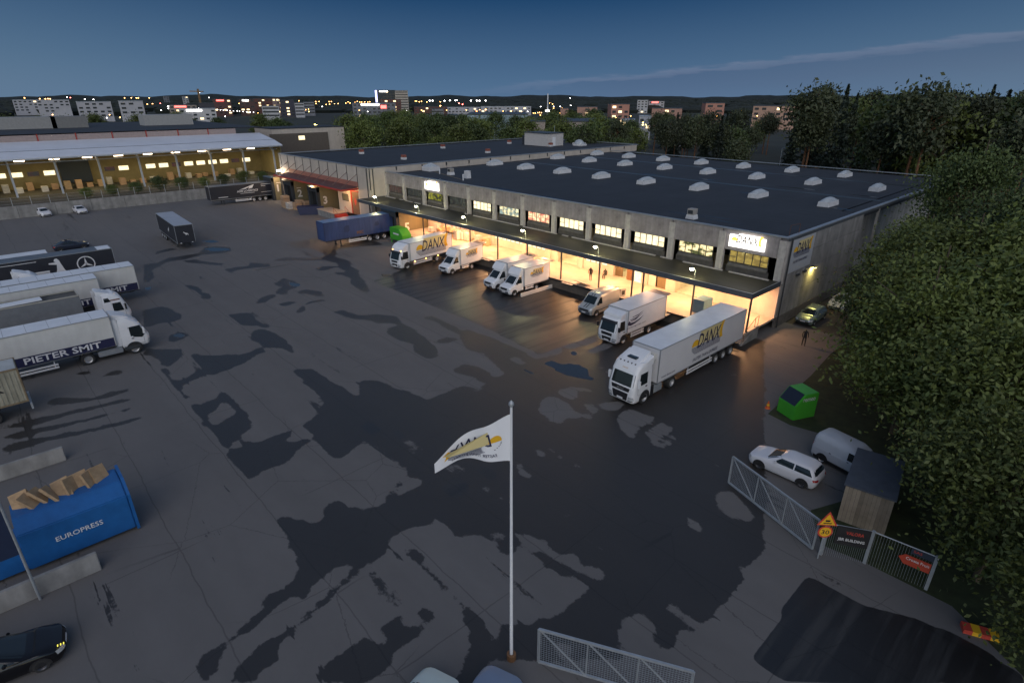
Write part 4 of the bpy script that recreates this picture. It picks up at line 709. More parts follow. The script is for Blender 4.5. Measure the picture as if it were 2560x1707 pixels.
h = thing('ladder_rail', 'rusty roof ladder rail above the near corner', 'ladder', (-.55, 1.3, 9.0)); r_ = MB(); [r_.tube(a, b, .03) for a, b in (((0,0,0),(0,0,1.3)),((0,0,1.3),(.25,1.6,1.3)),((.25,1.6,1.3),(.25,1.6,0)))]; obj('rail', r_, mat('rusty_rail', (.10,.05,.035), .7), h)
c_ = MB(); c_.tube((-68.5, 8, 9.03), (-55.6, 4.6, 9.03), .04); tag(obj('roof_cable', c_, mat('cable_tan', (.25,.2,.13), .7)), 'pale cable lying across the far corner of the main roof', 'cable')
# ------------------------------------------------------------------ annex with loading doors 1, 2 and 3
AN = thing('loading_annex', 'cream panelled annex with a red loading canopy and numbered doors', 'warehouse')
AX0, AX1, AY, AZ = -112.0, -72.75, -3.2, 10.2
g = MB(); g.box(AX0 + .2, AX1 - .1, AY + .3, 76.6, 9.5, 9.85); obj('roof', g, ASPH_D, AN)
g = MB(); g.box(AX0, AX1, AY - .06, AY + .3, 10.08, 10.22); g.box(AX1 - .35, AX1 + .06, AY + .301, 77, 10.08, 10.22); g.box(AX0 - .06, AX0 + .35, AY + .301, 77, 10.08, 10.22); g.box(AX0 + .36, AX1 - .36, 76.65, 77.06, 10.08, 10.22); obj('roof_flashing', g, FLASH, AN)
seams = [AX0, -110.8, -107.2, -103.45, -99.7, -95.95, -92.15, -88.4, -84.7, -80.8, -77.0, -73.4, AX1 - .02]
for a, b in zip(seams[:-1], seams[1:]):
    zb_ = 6.2 if -107.3 < a < -77.1 else .0
    obj('facade_panel', MB().box(a + .04, b - .04, AY, AY + .25, zb_, 10.07), CREAM, AN)
g = MB(); g.box(AX0, AX1, AY + .03, AY + .2, 6.3, 10.0); g.box(AX0, AX0 + .2, AY + .1, 76.5, 0, 10.0); g.box(AX0, AX1, 76.4, 76.6, 0, 10); obj('backing_wall', g, DARKST, AN)
for k in range(14):
    a = AY + .02 + 5.7 * k; b = min(a + 5.66, 76.9)
    if a > 76: break
    obj('side_panel', MB().box(AX1 - .25, AX1, a + (.25 if k == 0 else 0), b, 0 if k < 1 else 8.6, 10.07), CREAM, AN)
g = MB()
for k in range(1, 14): a = AY + 5.7 * k - .01; g.box(AX1 + .0, AX1 + .14, a - .09, a + .09, 9.4, 10.0)
g.tube((AX1 + .12, AY + .7, 0), (AX1 + .12, AY + .7, 10.0), .1); g.tube((-73.4, AY - .12, 0), (-73.4, AY - .12, 10.0), .09); obj('drip_post', g, DARKST, AN)
for x in seams[1:-1]: obj('seam_post', MB().box(x - .06, x + .06, AY - .08, AY - .002, 7.36 if -107.3 < x < -77 else 6.0, 10.05), DARKST, AN)
for x in seams[2:11]: r_ = MB(); r_.tube((x, AY - .1, 8.75), (x - .9, AY - 2.9, 6.5), .05, n=6); obj('tie_rod', r_, mat('tie_rod_brown', (.13,.08,.07), .6), AN)
for k, (a, b) in enumerate(zip(seams[2:10], seams[3:11])): obj('red_panel', MB().box(a + .03, b - .03, AY - .12, AY - .003, 6.5, 7.35), PINKR, AN)
g = MB(); g.prism([(AY - .12, 6.5), (AY - .12, 6.4), (-6.6, 6.08), (-6.6, 6.2)], -107.5, -77.0, 'x'); obj('canopy_roof', g, MAROON, AN)
g = MB(); g.box(-107.55, -76.95, -6.74, -6.602, 5.98, 6.28); g.box(-76.995, -76.9, -6.6, AY - .13, 6.0, 6.3); g.box(-107.6, -107.505, -6.6, AY - .13, 6.0, 6.3); obj('canopy_edge', g, REDB, AN)
g = MB(); g.box(AX0 + .2, -77, .6, .9, 0, 6.3); g.box(-77.0, -76.8, AY + .26, .6, 0, 6.3); obj('dock_wall', g, OLIVE, AN)
pod('p', '1', -117.2, -112.6, -4.9, .6, 5.0, 0, AN, OLIVE); pod('p', '2', -106.2, -101.8, -4.9, .6, 5.2, 0, AN, OLIVE); pod('p', '3', -94.2, -89.8, -4.9, .6, 5.2, 0, AN, OLIVE)
g = MB(); g.box(-112.5, -111.9, -3.5, -3.21, 0, 6.0); obj('dark_pier', g, DARKST, AN)
g = MB(); g.box(-85.6, -77.02, -3.1, .5, 1.2, 5.95); hut = obj('dock_office', g, mat('office_wall', (.68,.58,.46), .7, var=.1), AN)
g = MB(); g.box(-83.9, -83.8, -3.16, -3.102, 3.3, 4.6); g.box(-81.6, -81.5, -3.16, -3.102, 3.3, 4.6); g.box(-83.8, -81.6, -3.16, -3.102, 3.3, 3.4); g.box(-83.8, -81.6, -3.16, -3.102, 4.5, 4.6); obj('window_frame', g, DARKST, hut); obj('pane', MB().box(-83.79, -81.61, -3.13, -3.11, 3.41, 4.49), mat('dusty_pane', (.20,.19,.12), .3), hut)
g = MB(); g.box(-80.4, -80.1, -3.2, -3.102, 1.2, 5.7); g.box(-80.09, -77.4, -3.2, -3.102, 5.4, 5.7); obj('red_door_frame', g, mat('bright_red_frame', (.6,.06,.03), .5), hut); obj('door', MB().box(-80.0, -77.5, -3.15, -3.103, 1.2, 5.38), mat('brown_office_door', (.24,.14,.08), .6), hut)
q = MB(); flat_poly(q, (-78.8, -3.16, 3.6), (1,0,0), (0,0,1), [(0,-.8),(.45,0),(0,.8),(-.45,0)]); obj('red_sign', q, mat('bright_red_sign', (.6,.08,.05), .5), hut)
g = MB(); g.box(-89.4, -82.4, -6.0, -3.11, 0, 1.15, 0); g.box(-89.5, -82.3, -6.1, -3.105, 1.15, 1.25, 1); obj('loading_platform', g, [CONCG, mat('platform_deck', (.52,.42,.32), .8)], AN)
g = MB(); [g.box(-82.29 + .45*k, -81.85 + .45*k, -6.0, -3.6, 0, 1.05 - .2*k) for k in range(5)]; obj('platform_steps', g, REDB, AN)
g = MB(); [g.tube((x, y, 1.25), (x, y, 2.3), .04) for x, y in ((-82.4,-6.0),(-82.4,-3.6))]; [g.tube((-82.4, y, 2.3), (-80.2, y, 1.1), .04) for y in (-6.0,-3.6)]; obj('rail', g, PINKR, AN)
# lamps of the annex
t = thing('wall_floodlamp', 'white floodlamp glowing at the far left corner of the annex', 'lamp', (-110.9, -3.3, 6.4)); obj('arm', MB().tube((0,0,.2), (.1,-.8,.35), .04), DARKST, t); obj('lamp_head', MB().lathe((.1,-.9,.25), 'z', [(.05,.2),(.35,.05),(.42,-.12),(.05,-.2)], 12), lit('white_flood', (1,.92,.8), 20), t); light('wall_flood_light', 'POINT', (.1, -1.0, -.1), 330, (1, .68, .38), t, .2)
for x, s_ in ((-92.5, 'middle'), (-80.5, 'right end')):
    t = thing('canopy_downlight', f'warm lamp under the {s_} of the red annex canopy', 'lamp', (x, -5.3, 5.95), 0, 'warm lamps under the red canopy'); obj('lamp_head', MB().lathe((0,0,0), 'z', [(.05,.12),(.35,.02),(.38,-.1),(.05,-.14)], 12), lit('warm_flood', (1,.62,.3), 16), t); light('canopy_light', 'POINT', (0, 0, -.3), 260, (1, .58, .26), t, .25)
# annex roof things
for i, (x, y) in enumerate(((-101.1,11.4),(-84,11.5),(-100.9,34),(-83.4,33.8),(-100.9,56.6),(-86.5,58))): roof_vent('roof_vent', f'small red hooded vent on the annex roof, {["near left","near right","middle left","middle right","far left","far right"][i]} of six', (x, y, 9.85), 3)
t = thing('stair_house', 'white windowless stair house on the far end of the annex roof', 'roof cabin', (-91.5, 60.5, 9.85), R(0)); obj('wall', MB().box(-4.3, 4.3, -3, 3, 0, 3.1), mat('cabin_wall', (.50,.48,.46), .7), t); obj('roof', MB().box(-4.5, 4.5, -3.2, 3.2, 3.1, 3.25), DARKST, t); obj('door', MB().box(4.305, 4.33, -1.2, 0, 0, 2.2), WHITE, t); obj('duct', MB().box(-6.2, -4.31, -2, 1, 0, 2.2), DARKST, t); obj('aerial', MB().tube((2, 2, 3.25), (2, 2, 4.8), .05), STEEL, t)
for i, (x, y) in enumerate(((-86.8, 69.5), (-83.5, 66.0))): 
    t = thing('roof_dome', f'white dome skylight on the far annex roof, {"left" if i == 0 else "right"} of two', 'skylight', (x, y, 9.85)); obj('kerb', MB().box(-1.3, 1.3, -1.3, 1.3, 0, .4), KERB, t); obj('dome', MB().lathe((0,0,.4), 'z', [(1.3,0),(1.1,.4),(.7,.7),(.05,.85)], 12), DOME, t, smooth=60)
# ------------------------------------------------------------------ vehicles: +Y local is the rear, nose at y = 0
class Body:
    """a body lofted from horizontal rings: (z, y front, y rear, half width, front corner radius, rear corner radius)"""
    def __init__(s, secs): s.s = secs
    def at(s, z):
        S = s.s
        if z <= S[0][0]: return S[0][1:]
        for a, b in zip(S[:-1], S[1:]):
            if a[0] <= z <= b[0]:
                t = (z - a[0]) / max(1e-6, b[0] - a[0]); return tuple(p + (q - p) * t for p, q in zip(a[1:], b[1:]))
        return S[-1][1:]
    def ring(s, z, y0, y1, hw, rf, rb, n=4):
        P = []
        for cx, cy, r, a0 in ((hw, y0, rf, -90), (hw, y1, rb, 0), (-hw, y1, rb, 90), (-hw, y0, rf, 180)):
            sx = 1 if cx > 0 else -1; sy = 1 if cy == y1 else -1
            for k in range(n + 1):
                t = R(a0 + 90 * k / n); P.append((cx - sx*r + r*math.cos(t), cy - sy*r + r*math.sin(t), z))
        return P
    def shell(s, mb, mi=0, sub=3):
        rows = []
        for a, b in zip(s.s[:-1], s.s[1:]):
            for k in range(sub): rows.append(tuple(p + (q - p) * k / sub for p, q in zip(a, b)))
        rows.append(s.s[-1]); n = 20; vs = []; fs = []
        for r in rows: vs += s.ring(*r)
        for i in range(len(rows) - 1):
            for k in range(n): fs.append((i*n+k, i*n+(k+1) % n, (i+1)*n+(k+1) % n, (i+1)*n+k))
        fs.append(tuple(range(n))[::-1]); fs.append(tuple(range((len(rows)-1)*n, len(rows)*n))); mb.add(vs, fs, mi); return mb
    def fy(s, x, z, rear=False):
        y0, y1, hw, rf, rb = s.at(z); r = rb if rear else rf; d = abs(x) - (hw - r); c = r - math.sqrt(max(0, r*r - d*d)) if d > 0 else 0
        return (y1 - c) if rear else (y0 + c)
    def front(s, mb, z0, z1, a0, a1, off=.012, mi=0, rear=False, b0=None, b1=None, nx=8, nz=3):
        b0 = -a0 if b0 is None else b0; b1 = -a1 if b1 is None else b1; vs = []; sg = 1 if rear else -1
        for j in range(nz + 1):
            t = j / nz; z = z0 + (z1 - z0) * t; xa = b0 + (b1 - b0) * t; xb = a0 + (a1 - a0) * t
            for i in range(nx + 1): x = xa + (xb - xa) * i / nx; vs.append((x, s.fy(x, z, rear) + sg * off, z))
        mb.add(vs, [(j*(nx+1)+i, j*(nx+1)+i+1, (j+1)*(nx+1)+i+1, (j+1)*(nx+1)+i) for j in range(nz) for i in range(nx)], mi); return mb
    def side(s, mb, pts, sg, off=.01, mi=0):
        vs = [(sg * (s.at(z)[2] + off), y, z) for y, z in pts]; mb.add(vs, [tuple(range(len(pts)))], mi); return mb
_W = {}
def wheel_meshes(r, w, rim):
    k = (r, w, rim)
    if k not in _W:
        t = MB(); t.lathe((0,0,0), 'x', [(r*.62,-w/2),(r*.93,-w/2),(r,-w/2+.04),(r,w/2-.04),(r*.93,w/2),(r*.62,w/2)], 20)
        m = MB(); m.lathe((0,0,0), 'x', [(.0,w/2-.09),(r*.2,w/2-.09),(r*.22,w/2-.05),(r*.45,w/2-.10),(r*.56,w/2-.02),(r*.63,w/2+.004)], 18); m.lathe((0,0,0), 'x', [(.0,-w/2+.09),(r*.2,-w/2+.09),(r*.45,-w/2+.10),(r*.56,-w/2+.02),(r*.63,-w/2-.004)], 18)
        if rim == 'alloy':
            for a in range(5):
                T = Matrix.Rotation(a * 2 * math.pi / 5, 4, 'X'); m.T = T; m.box(w/2-.03, w/2-.01, -.035, .035, r*.15, r*.58); m.T = None
        _W[k] = (t.mesh('wheel', RUBBER, smooth=40), m.mesh('rim', mat('alloy_dark', (.10,.10,.11), .35, metal=.6, var=.1) if rim == 'alloy' else RIM, smooth=40))
    return _W[k]
def wheel(root, x, y, r=.5, w=.3, rim='steel'):
    t, m = wheel_meshes(r, w, rim); o = obj('wheel', t, None, root, loc=(x, y, r)); obj('rim', m, None, o); return o
def arch(root, x, y, r, sg, mt=None):
    a = MB(); disc(a, (x, y, r * .92), (0, 1, 0), (0, 0, 1), r * 1.22, 0, 18, -8, 188); return obj('wheel_arch', a, mt or BLACKP, root)
def mirrors(root, B, z, y, L=.42, m=None, out=.16):
    for sg in (-1, 1):
        q = MB(); hw = B.at(z)[2]; q.tube((sg*(hw-.05), y+.08, z+L*.4), (sg*(hw+out), y-.06, z+L*.4), .018, n=6); q.tube((sg*(hw-.05), y+.08, z-L*.4), (sg*(hw+out), y-.06, z-L*.4), .018, n=6)
        q.box(sg*(hw+out)-.1, sg*(hw+out)+.1, y-.14, y+.0, z-L/2, z+L/2); obj('mirror', q, m or WHITE, root, .03)
def cab_parts(root, B, L, ws, gr, m=None, door=None, head=(.62,.86,.45), plate=.5, visor=True, bump=None, wip=True):
    """glass, grille, lamps, plate, doors on a truck cab"""
    q = MB(); B.shell(q); obj('cab', q, m or WHITE, root, smooth=38)
    z0, z1, a = ws; obj('windshield', B.front(MB(), z0, z1, a, a * .97), GLASS, root, smooth=60)
    if visor: q = MB(); B.front(q, z1 - .02, z1 + .2, a*.98, a*.94, .16); B.front(q, z1 - .02, z1 + .0, a*.98, a*.98, .02); obj('sun_visor', q, BLACKP, root)
    if wip:
        for x in (-.5, .25): q = MB(); q.bar((x, B.fy(x, z0+.03)-.04, z0+.02), (x+.5, B.fy(x+.5, z0+.2)-.04, z0+.16), .03, .03); obj('wiper', q, BLACKP, root)
    for (g0, g1, ga, gb) in gr: obj('grille', B.front(MB(), g0, g1, ga, gb, .014), BLACKP, root)
    for sg in (-1, 1):
        h0, h1, hx = head; q = MB(); hw = B.at(h0)[2]; B.front(q, h0, h1, sg*(hw-.03), sg*(hw-.05), .018, 0, False, sg*hx, sg*(hx+.06), 4, 2); obj('headlight', q, HEADL, root)
        q = MB(); B.front(q, h0-.14, h0-.05, sg*(hw-.08), sg*(hw-.08), .018, 0, False, sg*hx, sg*hx, 3, 1); obj('fog_lamp', q, BLACKP, root)
    q = MB(); y = B.fy(0, plate); q.box(-.26, .26, y-.05, y-.016, plate-.06, plate+.06); obj('number_plate', q, PWHITE, root)
    if door:
        dy0, dy1, dz0, dzs, dz1 = door
        for sg in (-1, 1):
            obj('side_window', B.side(MB(), [(dy0+.1,dzs),(dy1-.06,dzs),(dy1-.06,dz1-.06),(dy0+.26,dz1-.06)], sg, .012), GLASS, root)
            q = MB()
            for p in (((dy0,dz0),(dy0+.02,dz0),(dy0+.02,dzs),(dy0,dzs)), ((dy1,dz0),(dy1+.02,dz0),(dy1+.02,dz1),(dy1,dz1)), ((dy0,dz0-.02),(dy1,dz0-.02),(dy1,dz0),(dy0,dz0))): B.side(q, p, sg, .006)
            obj('door_seam', q, DARKST, root); q = MB(); hw = B.at(dzs-.2)[2]; q.box(*sorted((sg*(hw+.005), sg*(hw+.04))), dy1-.28, dy1-.08, dzs-.24, dzs-.17); obj('door_handle', q, BLACKP, root)
def box_body(root, w, y0, y1, z0, z1, mside, mroof, rail=FLASH, name='cargo_box', bev=.03):
    obj(name, MB().box(-w/2, w/2, y0, y1, z0, z1), mside, root, bev); obj('box_roof', MB().box(-w/2+.03, w/2-.03, y0+.03, y1-.03, z1+.001, z1+.02), mroof, root)
    q = MB()
    for sx in (-1, 1):
        q.box(sx*(w/2)-.02, sx*(w/2)+.012, y0, y1, z0-.01, z0+.08); q.box(sx*(w/2)-.035, sx*(w/2)+.01, y0, y1, z1-.05, z1+.012)
    for sx in (-1, 1):
        for y in (y0, y1): q.box(sx*(w/2)-.05, sx*(w/2)+.014, y-.03, y+.03, z0+.081, z1-.051)
    q.box(-w/2+.051, w/2-.051, y0-.015, y0+.04, z1-.06, z1+.014); obj('edge_rail', q, rail, root)
    q = MB(); q.box(-w/2+.05, -.02, y1+.001, y1+.03, z0+.05, z1-.1); q.box(.02, w/2-.05, y1+.001, y1+.03, z0+.05, z1-.1); obj('rear_door', q, mside, root)
def chassis(root, w, y0, y1, zt, skirt=None, tank=None):
    q = MB(); [q.box(x-.08, x+.08, y0, y1, zt-.3, zt) for x in (-.4, .4)]; [q.box(-.39, .39, y, y+.15, zt-.25, zt-.05) for y in np.arange(y0+.5, y1-.3, 1.6)]; obj('chassis', q, DARKST, root)
    if skirt:
        for sg in (-1, 1):
            q = MB(); [q.box(*sorted((sg*(w/2-.05), sg*(w/2-.09))), skirt[0], skirt[1], z, z+.15) for z in (.42, .68)]; [q.box(*sorted((sg*(w/2-.10), sg*(w/2-.16))), y, y+.08, .42, zt) for y in (skirt[0]+.2, skirt[1]-.3)]; obj('side_guard', q, skirt[2] if len(skirt) > 2 else FLASH, root)
def tri_axle(root, w, L, r=.5, back=(4.6,3.3,2.0)):
    for b in back:
        for sg in (-1, 1): wheel(root, sg*(w/2-.17), L-b, r, .34)
        q = MB(); q.tube((-w/2+.3, L-b, r), (w/2-.3, L-b, r), .09); obj('axle', q, DARKST, root)
    for sg in (-1, 1):
        q = MB()
        for b in back: q.lathe((sg*(w/2-.19), L-b, r), 'x', [(r+.12,-.18),(r+.12,.18)], 16)
        q.f = [f for f in q.f if sum(q.v[i][2] for i in f)/len(f) > r+.3]; q.m = [0]*len(q.f); obj('mudguard', q, BLACKP, root)
def trailer(label, loc, rz, mside, mroof, group=None, w=2.55, L=13.6, H=4.0, zb=1.12, skirt=None, legs=True, name='semi_trailer', rail=FLASH, rounded=0, wheels=True, back=(4.6,3.3,2.0)):
    t = thing(name, label, 'trailer', loc, rz, group)
    box_body(t, w, 0, L, zb, H, mside, mroof, rail)
    chassis(t, w, .4, L-.1, zb-.01, skirt or (4.4, 8.4, PWHITE))
    if wheels: tri_axle(t, w, L, .5, back)
    if legs:
        for sg in (-1, 1): q = MB(); q.box(sg*.9-.07, sg*.9+.07, 2.6, 2.74, .12, zb-.02); q.box(sg*.9-.14, sg*.9+.14, 2.55, 2.8, .02, .12); obj('landing_leg', q, DARKST, t)
    q = MB(); [q.box(x-.12, x+.12, L-.02, L+.012, zb-.24, zb-.1) for x in (-1, 1)]; obj('tail_light', q, REDL, t)
    q = MB(); q.box(-w/2+.1, w/2-.1, L-.12, L-.04, .42, .56); obj('rear_bumper', q, DARKST, t)
    return t
def side_art(root, fn, mats, name='lettering'): q = MB(); fn(q); return obj(name, q, mats, root)
X_ = (0,1,0); Z_ = (0,0,1)
# 1 -- the articulated truck nearest the camera: trailer and tractor
TR_ART = mat('trailer_grey_white', (.60,.60,.61), .42, var=.05, scale=.5)
t = trailer('white semi trailer with the big yellow sun logo, last bay by the corner stairs', (-1.12, -20.75, 0), R(-.4), TR_ART, WHITER)
side_art(t, lambda q: (danx(q, (1.282, 4.6, 2.35), X_, Z_, 5.0, (0,1,2), 'FASTER THAN EXPRESS'), put_text(q, 'www.danx.com', (1.282, .5, 1.42), X_, Z_, .2, 1.9, 2, .2)), [YEL, PALEY, NAVY])
q = MB(); q.box(-1.0, 1.0, -.30, -.016, 3.1, 3.7); obj('front_cooler_bar', q, CREAMW, t, .08)
u = thing('tractor_unit', 'white high roof tractor unit coupled to the sun logo trailer by the puddle', 'truck', (-1.1, -23.85, 0), R(-.4))
B = Body([(.32,.22,2.2,1.14,.25,.05),(.45,.06,2.25,1.22,.3,.05),(1.0,.0,2.25,1.24,.3,.05),(1.62,.02,2.25,1.24,.3,.05),(1.75,.06,2.25,1.235,.28,.05),(2.72,.34,2.25,1.2,.3,.05),(3.2,.62,2.25,1.18,.38,.06),(3.42,.95,2.25,1.12,.4,.1)])
cab_parts(u, B, 2.25, (1.72,2.66,1.10), ((1.28,1.6,.78,.86),(.5,1.16,.62,.74)), WHITE, (.55,1.75,1.0,1.72,2.72), (.66,.92,.72), .62, False)
q = MB(); q.prism([(1.0,3.42),(1.5,3.6),(2.3,3.98),(2.45,3.98),(2.45,3.3),(1.0,3.3)], -.85, .85, 'x'); q.prism([(1.25,3.38),(2.45,3.75),(2.45,3.0),(2.2,3.0)], -1.17, 1.17, 'x'); obj('roof_fairing', q, WHITE, u, .06, 40)
q = MB(); q.box(-.42, .42, 1.15, 1.55, 3.52, 3.62); obj('roof_hatch', q, GLASS, u, .02)
for k in range(5): q = MB(); q.box(-.75+.34*k, -.67+.34*k, .74, .84, 3.28, 3.36); obj('roof_lamp', q, BLACKP, u)
mirrors(u, B, 2.0, .5, .62)
q = MB(); put_text(q, 'DANX', (-.26, B.fy(0, 2.95)-.02, 2.92), (1,0,0), (0,.5,.87), .12, .5, 0); obj('lettering', q, mat('amber_text', (.5,.3,.1), .5, var=0), u)
q = MB(); put_text(q, 'MAN', (-.3, B.fy(0, 1.4)-.03, 1.37), (1,0,0), Z_, .12, .6, 0); obj('badge', q, RIM, u)
chassis(u, 2.5, 2.2, 6.0, 1.0); q = MB(); [q.box(*sorted((sg*.7, sg*1.2)), 2.75, 3.9, .35, .98) for sg in (-1, 1)]; obj('fuel_tank', q, STEEL, u, .06)
q = MB(); [q.box(*sorted((sg*.75, sg*1.22)), 2.26, 2.7, .3, 1.2) for sg in (-1, 1)]; obj('step_box', q, BLACKP, u, .03)
for sg in (-1, 1):
    arch(u, sg*1.252, 1.45, .55, sg); wheel(u, sg*1.10, 1.45, .52, .32); wheel(u, sg*1.0, 5.2, .52, .5)
# rigid truck builder (box truck with forward cab)
def box_truck(name, label, loc, rz, w, ycab, boxL, z0, z1, cabH, fairing, group, wheels_y, mside=WHITE):
    t = thing(name, label, 'truck', loc, rz, group)
    hw = w/2 - .1; y1 = ycab
    B = Body([(.3,.2,y1,hw-.08,.2,.04),(.42,.04,y1,hw,.26,.04),(.95,.0,y1,hw,.26,.04),(1.35,.02,y1,hw,.26,.04),(1.45,.06,y1,hw,.24,.04),(cabH-.28,.36,y1,hw-.05,.26,.05),(cabH,.62,y1,hw-.12,.3,.08)])
    cab_parts(t, B, y1, (1.42,cabH-.34,hw-.1), ((1.02,1.3,.6,.64),(.5,.86,.5,.56)), WHITE, (.42,y1-.12,.85,1.45,cabH-.2), (.62,.84,.62), .55, True)
    mirrors(t, B, 1.75, .35, .42, BLACKP)
    if fairing:
        q = MB(); q.prism(fairing, -hw+.06, hw-.06, 'x'); obj('roof_fairing', q, WHITE, t, .06, 40)
    b0 = ycab + .12; box_body(t, w, b0, b0 + boxL, z0, z1, mside, WHITER); chassis(t, w, ycab-.2, b0 + boxL - .1, z0 - .01, (wheels_y[0]+1.1, wheels_y[1]-.9, PWHITE))
    for i, y in enumerate(wheels_y):
        for sg in (-1, 1):
            if i == 0: arch(t, sg*(hw+.004), y, .47, sg)
            wheel(t, sg*(hw-.13 if i == 0 else w/2-.28), y, .44, .28 if i == 0 else .5)
    q = MB(); [q.box(x-.1, x+.1, b0+boxL-.02, b0+boxL+.01, z0-.2, z0-.08) for x in (-.9, .9)]; obj('tail_light', q, REDL, t)
    return t, B, b0
DG = 'delivery trucks backed up to the loading dock'
t, B, b0 = box_truck('box_truck', 'white box truck with a blue swoosh on its side, beside the silver van', (-9.05, -15.5, 0), R(.5), 2.4, 1.55, 6.35, .98, 3.3, 2.62, [(.7,2.6),(.75,2.95),(1.5,3.2),(1.56,3.2),(1.56,2.55)], DG, (1.25, 5.4))
def swoosh(q):
    for k, (y, z, l, h) in enumerate(((1.9,2.28,2.2,.05),(2.3,2.5,1.9,.05),(2.1,2.15,1.5,.06))): flat_poly(q, (1.216, y, z), X_, (0,.1,1), [(0,0),(l*.5,.0),(l,.32),(l*.45,h+.04),(0,h)])
    flat_poly(q, (1.217, 1.6, 1.8), X_, (0,.1,1), [(0,.2),(.1,.02),(.5,-.08),(1.1,-.03),(1.9,.16),(2.5,.5),(1.7,.26),(1.0,.16),(.45,.2),(.25,.42),(.1,.36)])
    put_text(q, 'www.jetgroup.com', (1.216, 1.5, 1.42), X_, (0,.12,1), .17, 3.1, 0, .25)
side_art(t, swoosh, [NAVY], 'side_print'); q = MB(); q.prism([(b0+6.36,3.28),(b0+7.3,3.36),(b0+7.3,3.30),(b0+6.36,3.2)], -1.1, 1.1, 'x'); obj('roller_hood', q, FLASH, t); q = MB(); q.box(-1.1, 1.1, b0+6.37, b0+7.7, 1.0, 1.06); obj('tail_lift', q, FLASH, t)
t, B, b0 = box_truck('box_truck', 'white box truck with large slanted letters and lit amber lamps', (-44.95, -16.2, 0), R(7), 2.5, 1.7, 7.9, 1.0, 3.45, 2.7, [(.55,2.66),(.7,3.0),(1.1,3.3),(1.72,3.46),(1.72,2.6)], DG, (1.25, 6.7))
side_art(t, lambda q: danx(q, (1.266, 2.9, 1.75), X_, Z_, 6.0, (0,1,2)), [YEL, PALEY, NAVY])
for y in (2.6, 4.6, 6.9): q = MB(); q.lathe((1.24, y, .86), 'x', [(.09,0),(.07,.05),(.0,.06)], 10); obj('marker_lamp', q, MARK_O, t)
q = MB(); [q.box(x-.09, x+.09, B.fy(x, 2.6)-.03, B.fy(x, 2.6)+.02, 2.56, 2.64) for x in (-.85, .85)]; obj('cab_marker', q, MARK_O, t); q = MB(); q.box(-1.0, 1.0, 9.75, 10.6, 3.3, 3.42); obj('roller_hood', q, DARKST, t)
# vans with a bonnet and a box behind
def box_van(label, loc, rz, boxL, z1, w, logo, lift, taper, group=DG):
    t = thing('box_van', label, 'van', loc, rz, group); hw = .97
    B = Body([(.28,.14,2.35,hw-.06,.22,.04),(.5,.02,2.35,hw,.3,.04),(.85,.0,2.35,hw,.3,.04),(1.05,.10,2.35,hw,.3,.04),(1.22,.55,2.35,hw-.01,.34,.05),(1.36,.86,2.35,hw-.03,.25,.05),(2.12,1.62,2.35,hw-.14,.25,.05),(2.3,1.8,2.35,hw-.22,.25,.1)])
    q = MB(); B.shell(q); obj('cab', q, WHITE, t, smooth=38)
    obj('windshield', B.front(MB(), 1.38, 2.08, hw-.1, hw-.22), GLASS, t, smooth=60); obj('grille', B.front(MB(), .72, .98, .55, .6, .012), BLACKP, t); q = MB(); B.front(q, .28, .62, hw-.05, hw-.04, .02); obj('bumper', q, mat('grey_bumper', (.10,.11,.13), .6), t)
    for sg in (-1, 1):
        q = MB(); B.front(q, .74, 1.02, sg*(hw-.02), sg*(hw-.04), .015, 0, False, sg*.62, sg*.68, 4, 2); obj('headlight', q, HEADL, t)
        obj('side_window', B.side(MB(), [(1.05,1.36),(2.1,1.34),(2.1,2.06),(1.72,2.1)], sg), GLASS, t)
        q = MB(); B.side(q, [(2.14,.5),(2.16,.5),(2.16,2.1),(2.14,2.1)], sg, .006); B.side(q, [(1.0,.5),(1.02,.5),(1.02,1.36),(1.0,1.36)], sg, .006); obj('door_seam', q, DARKST, t)
        q = MB(); x = hw + .1; q.box(*sorted((sg*(hw-.02), sg*(hw+.2))), 1.12, 1.24, 1.35, 1.62); obj('mirror', q, BLACKP, t, .03)
        q = MB(); q.box(*sorted((sg*(hw-.02), sg*(hw+.012))), 1.45, 2.5, .3, .46); obj('sill_trim', q, BLACKP, t)
        arch(t, sg*(hw+.006), .85, .36, sg); wheel(t, sg*(hw-.1), .85, .35, .24); wheel(t, sg*(w/2-.2), 4.5, .35, .36)
    q = MB(); q.box(-.26, .26, -.035, -.015, .46, .57); obj('number_plate', q, PWHITE, t); q = MB(); [q.box(x-.14, x+.14, .78, .84, 1.33, 1.36) for x in (-.45, .45)]; obj('bonnet_vent', q, BLACKP, t)
    q = MB(); q.prism([(1.5,2.22),(1.62,2.5),(1.8 + taper*.1,z1-.25),(2.05,z1-.04),(2.36,z1-.02),(2.36,2.2)], -w/2+.12, w/2-.12, 'x'); obj('roof_fairing', q, WHITE, t, .07, 40)
    q = MB(); put_text(q, 'DANX', (-.22, 1.6, 2.42), (1,0,0), (0,.35,.94), .1, .44); obj('fairing_print', q, DARKST, t)
    box_body(t, w, 2.4, 2.4 + boxL, .86, z1, WHITE, WHITER); chassis(t, w, 2.2, 2.3 + boxL, .84, (2.6, 4.0, PWHITE))
    if logo: side_art(t, lambda q: (danx(q, (w/2+.016, 3.35, 1.95), X_, Z_, 2.3, (0,1,2)), q.box(w/2+.004, w/2+.008, 3.6, 5.0, 1.72, 1.75, 2)), [YEL, PALEY, NAVY])
    if lift: q = MB(); q.prism([(2.42+boxL,z1),(3.35+boxL,z1+.1),(3.35+boxL,z1+.04),(2.42+boxL,z1-.08)], -w/2+.1, w/2-.1, 'x'); q.box(-.4, .4, 2.7+boxL, 3.1+boxL, z1+.06, z1+.09); obj('roller_hood', q, FLASH, t)
    return t
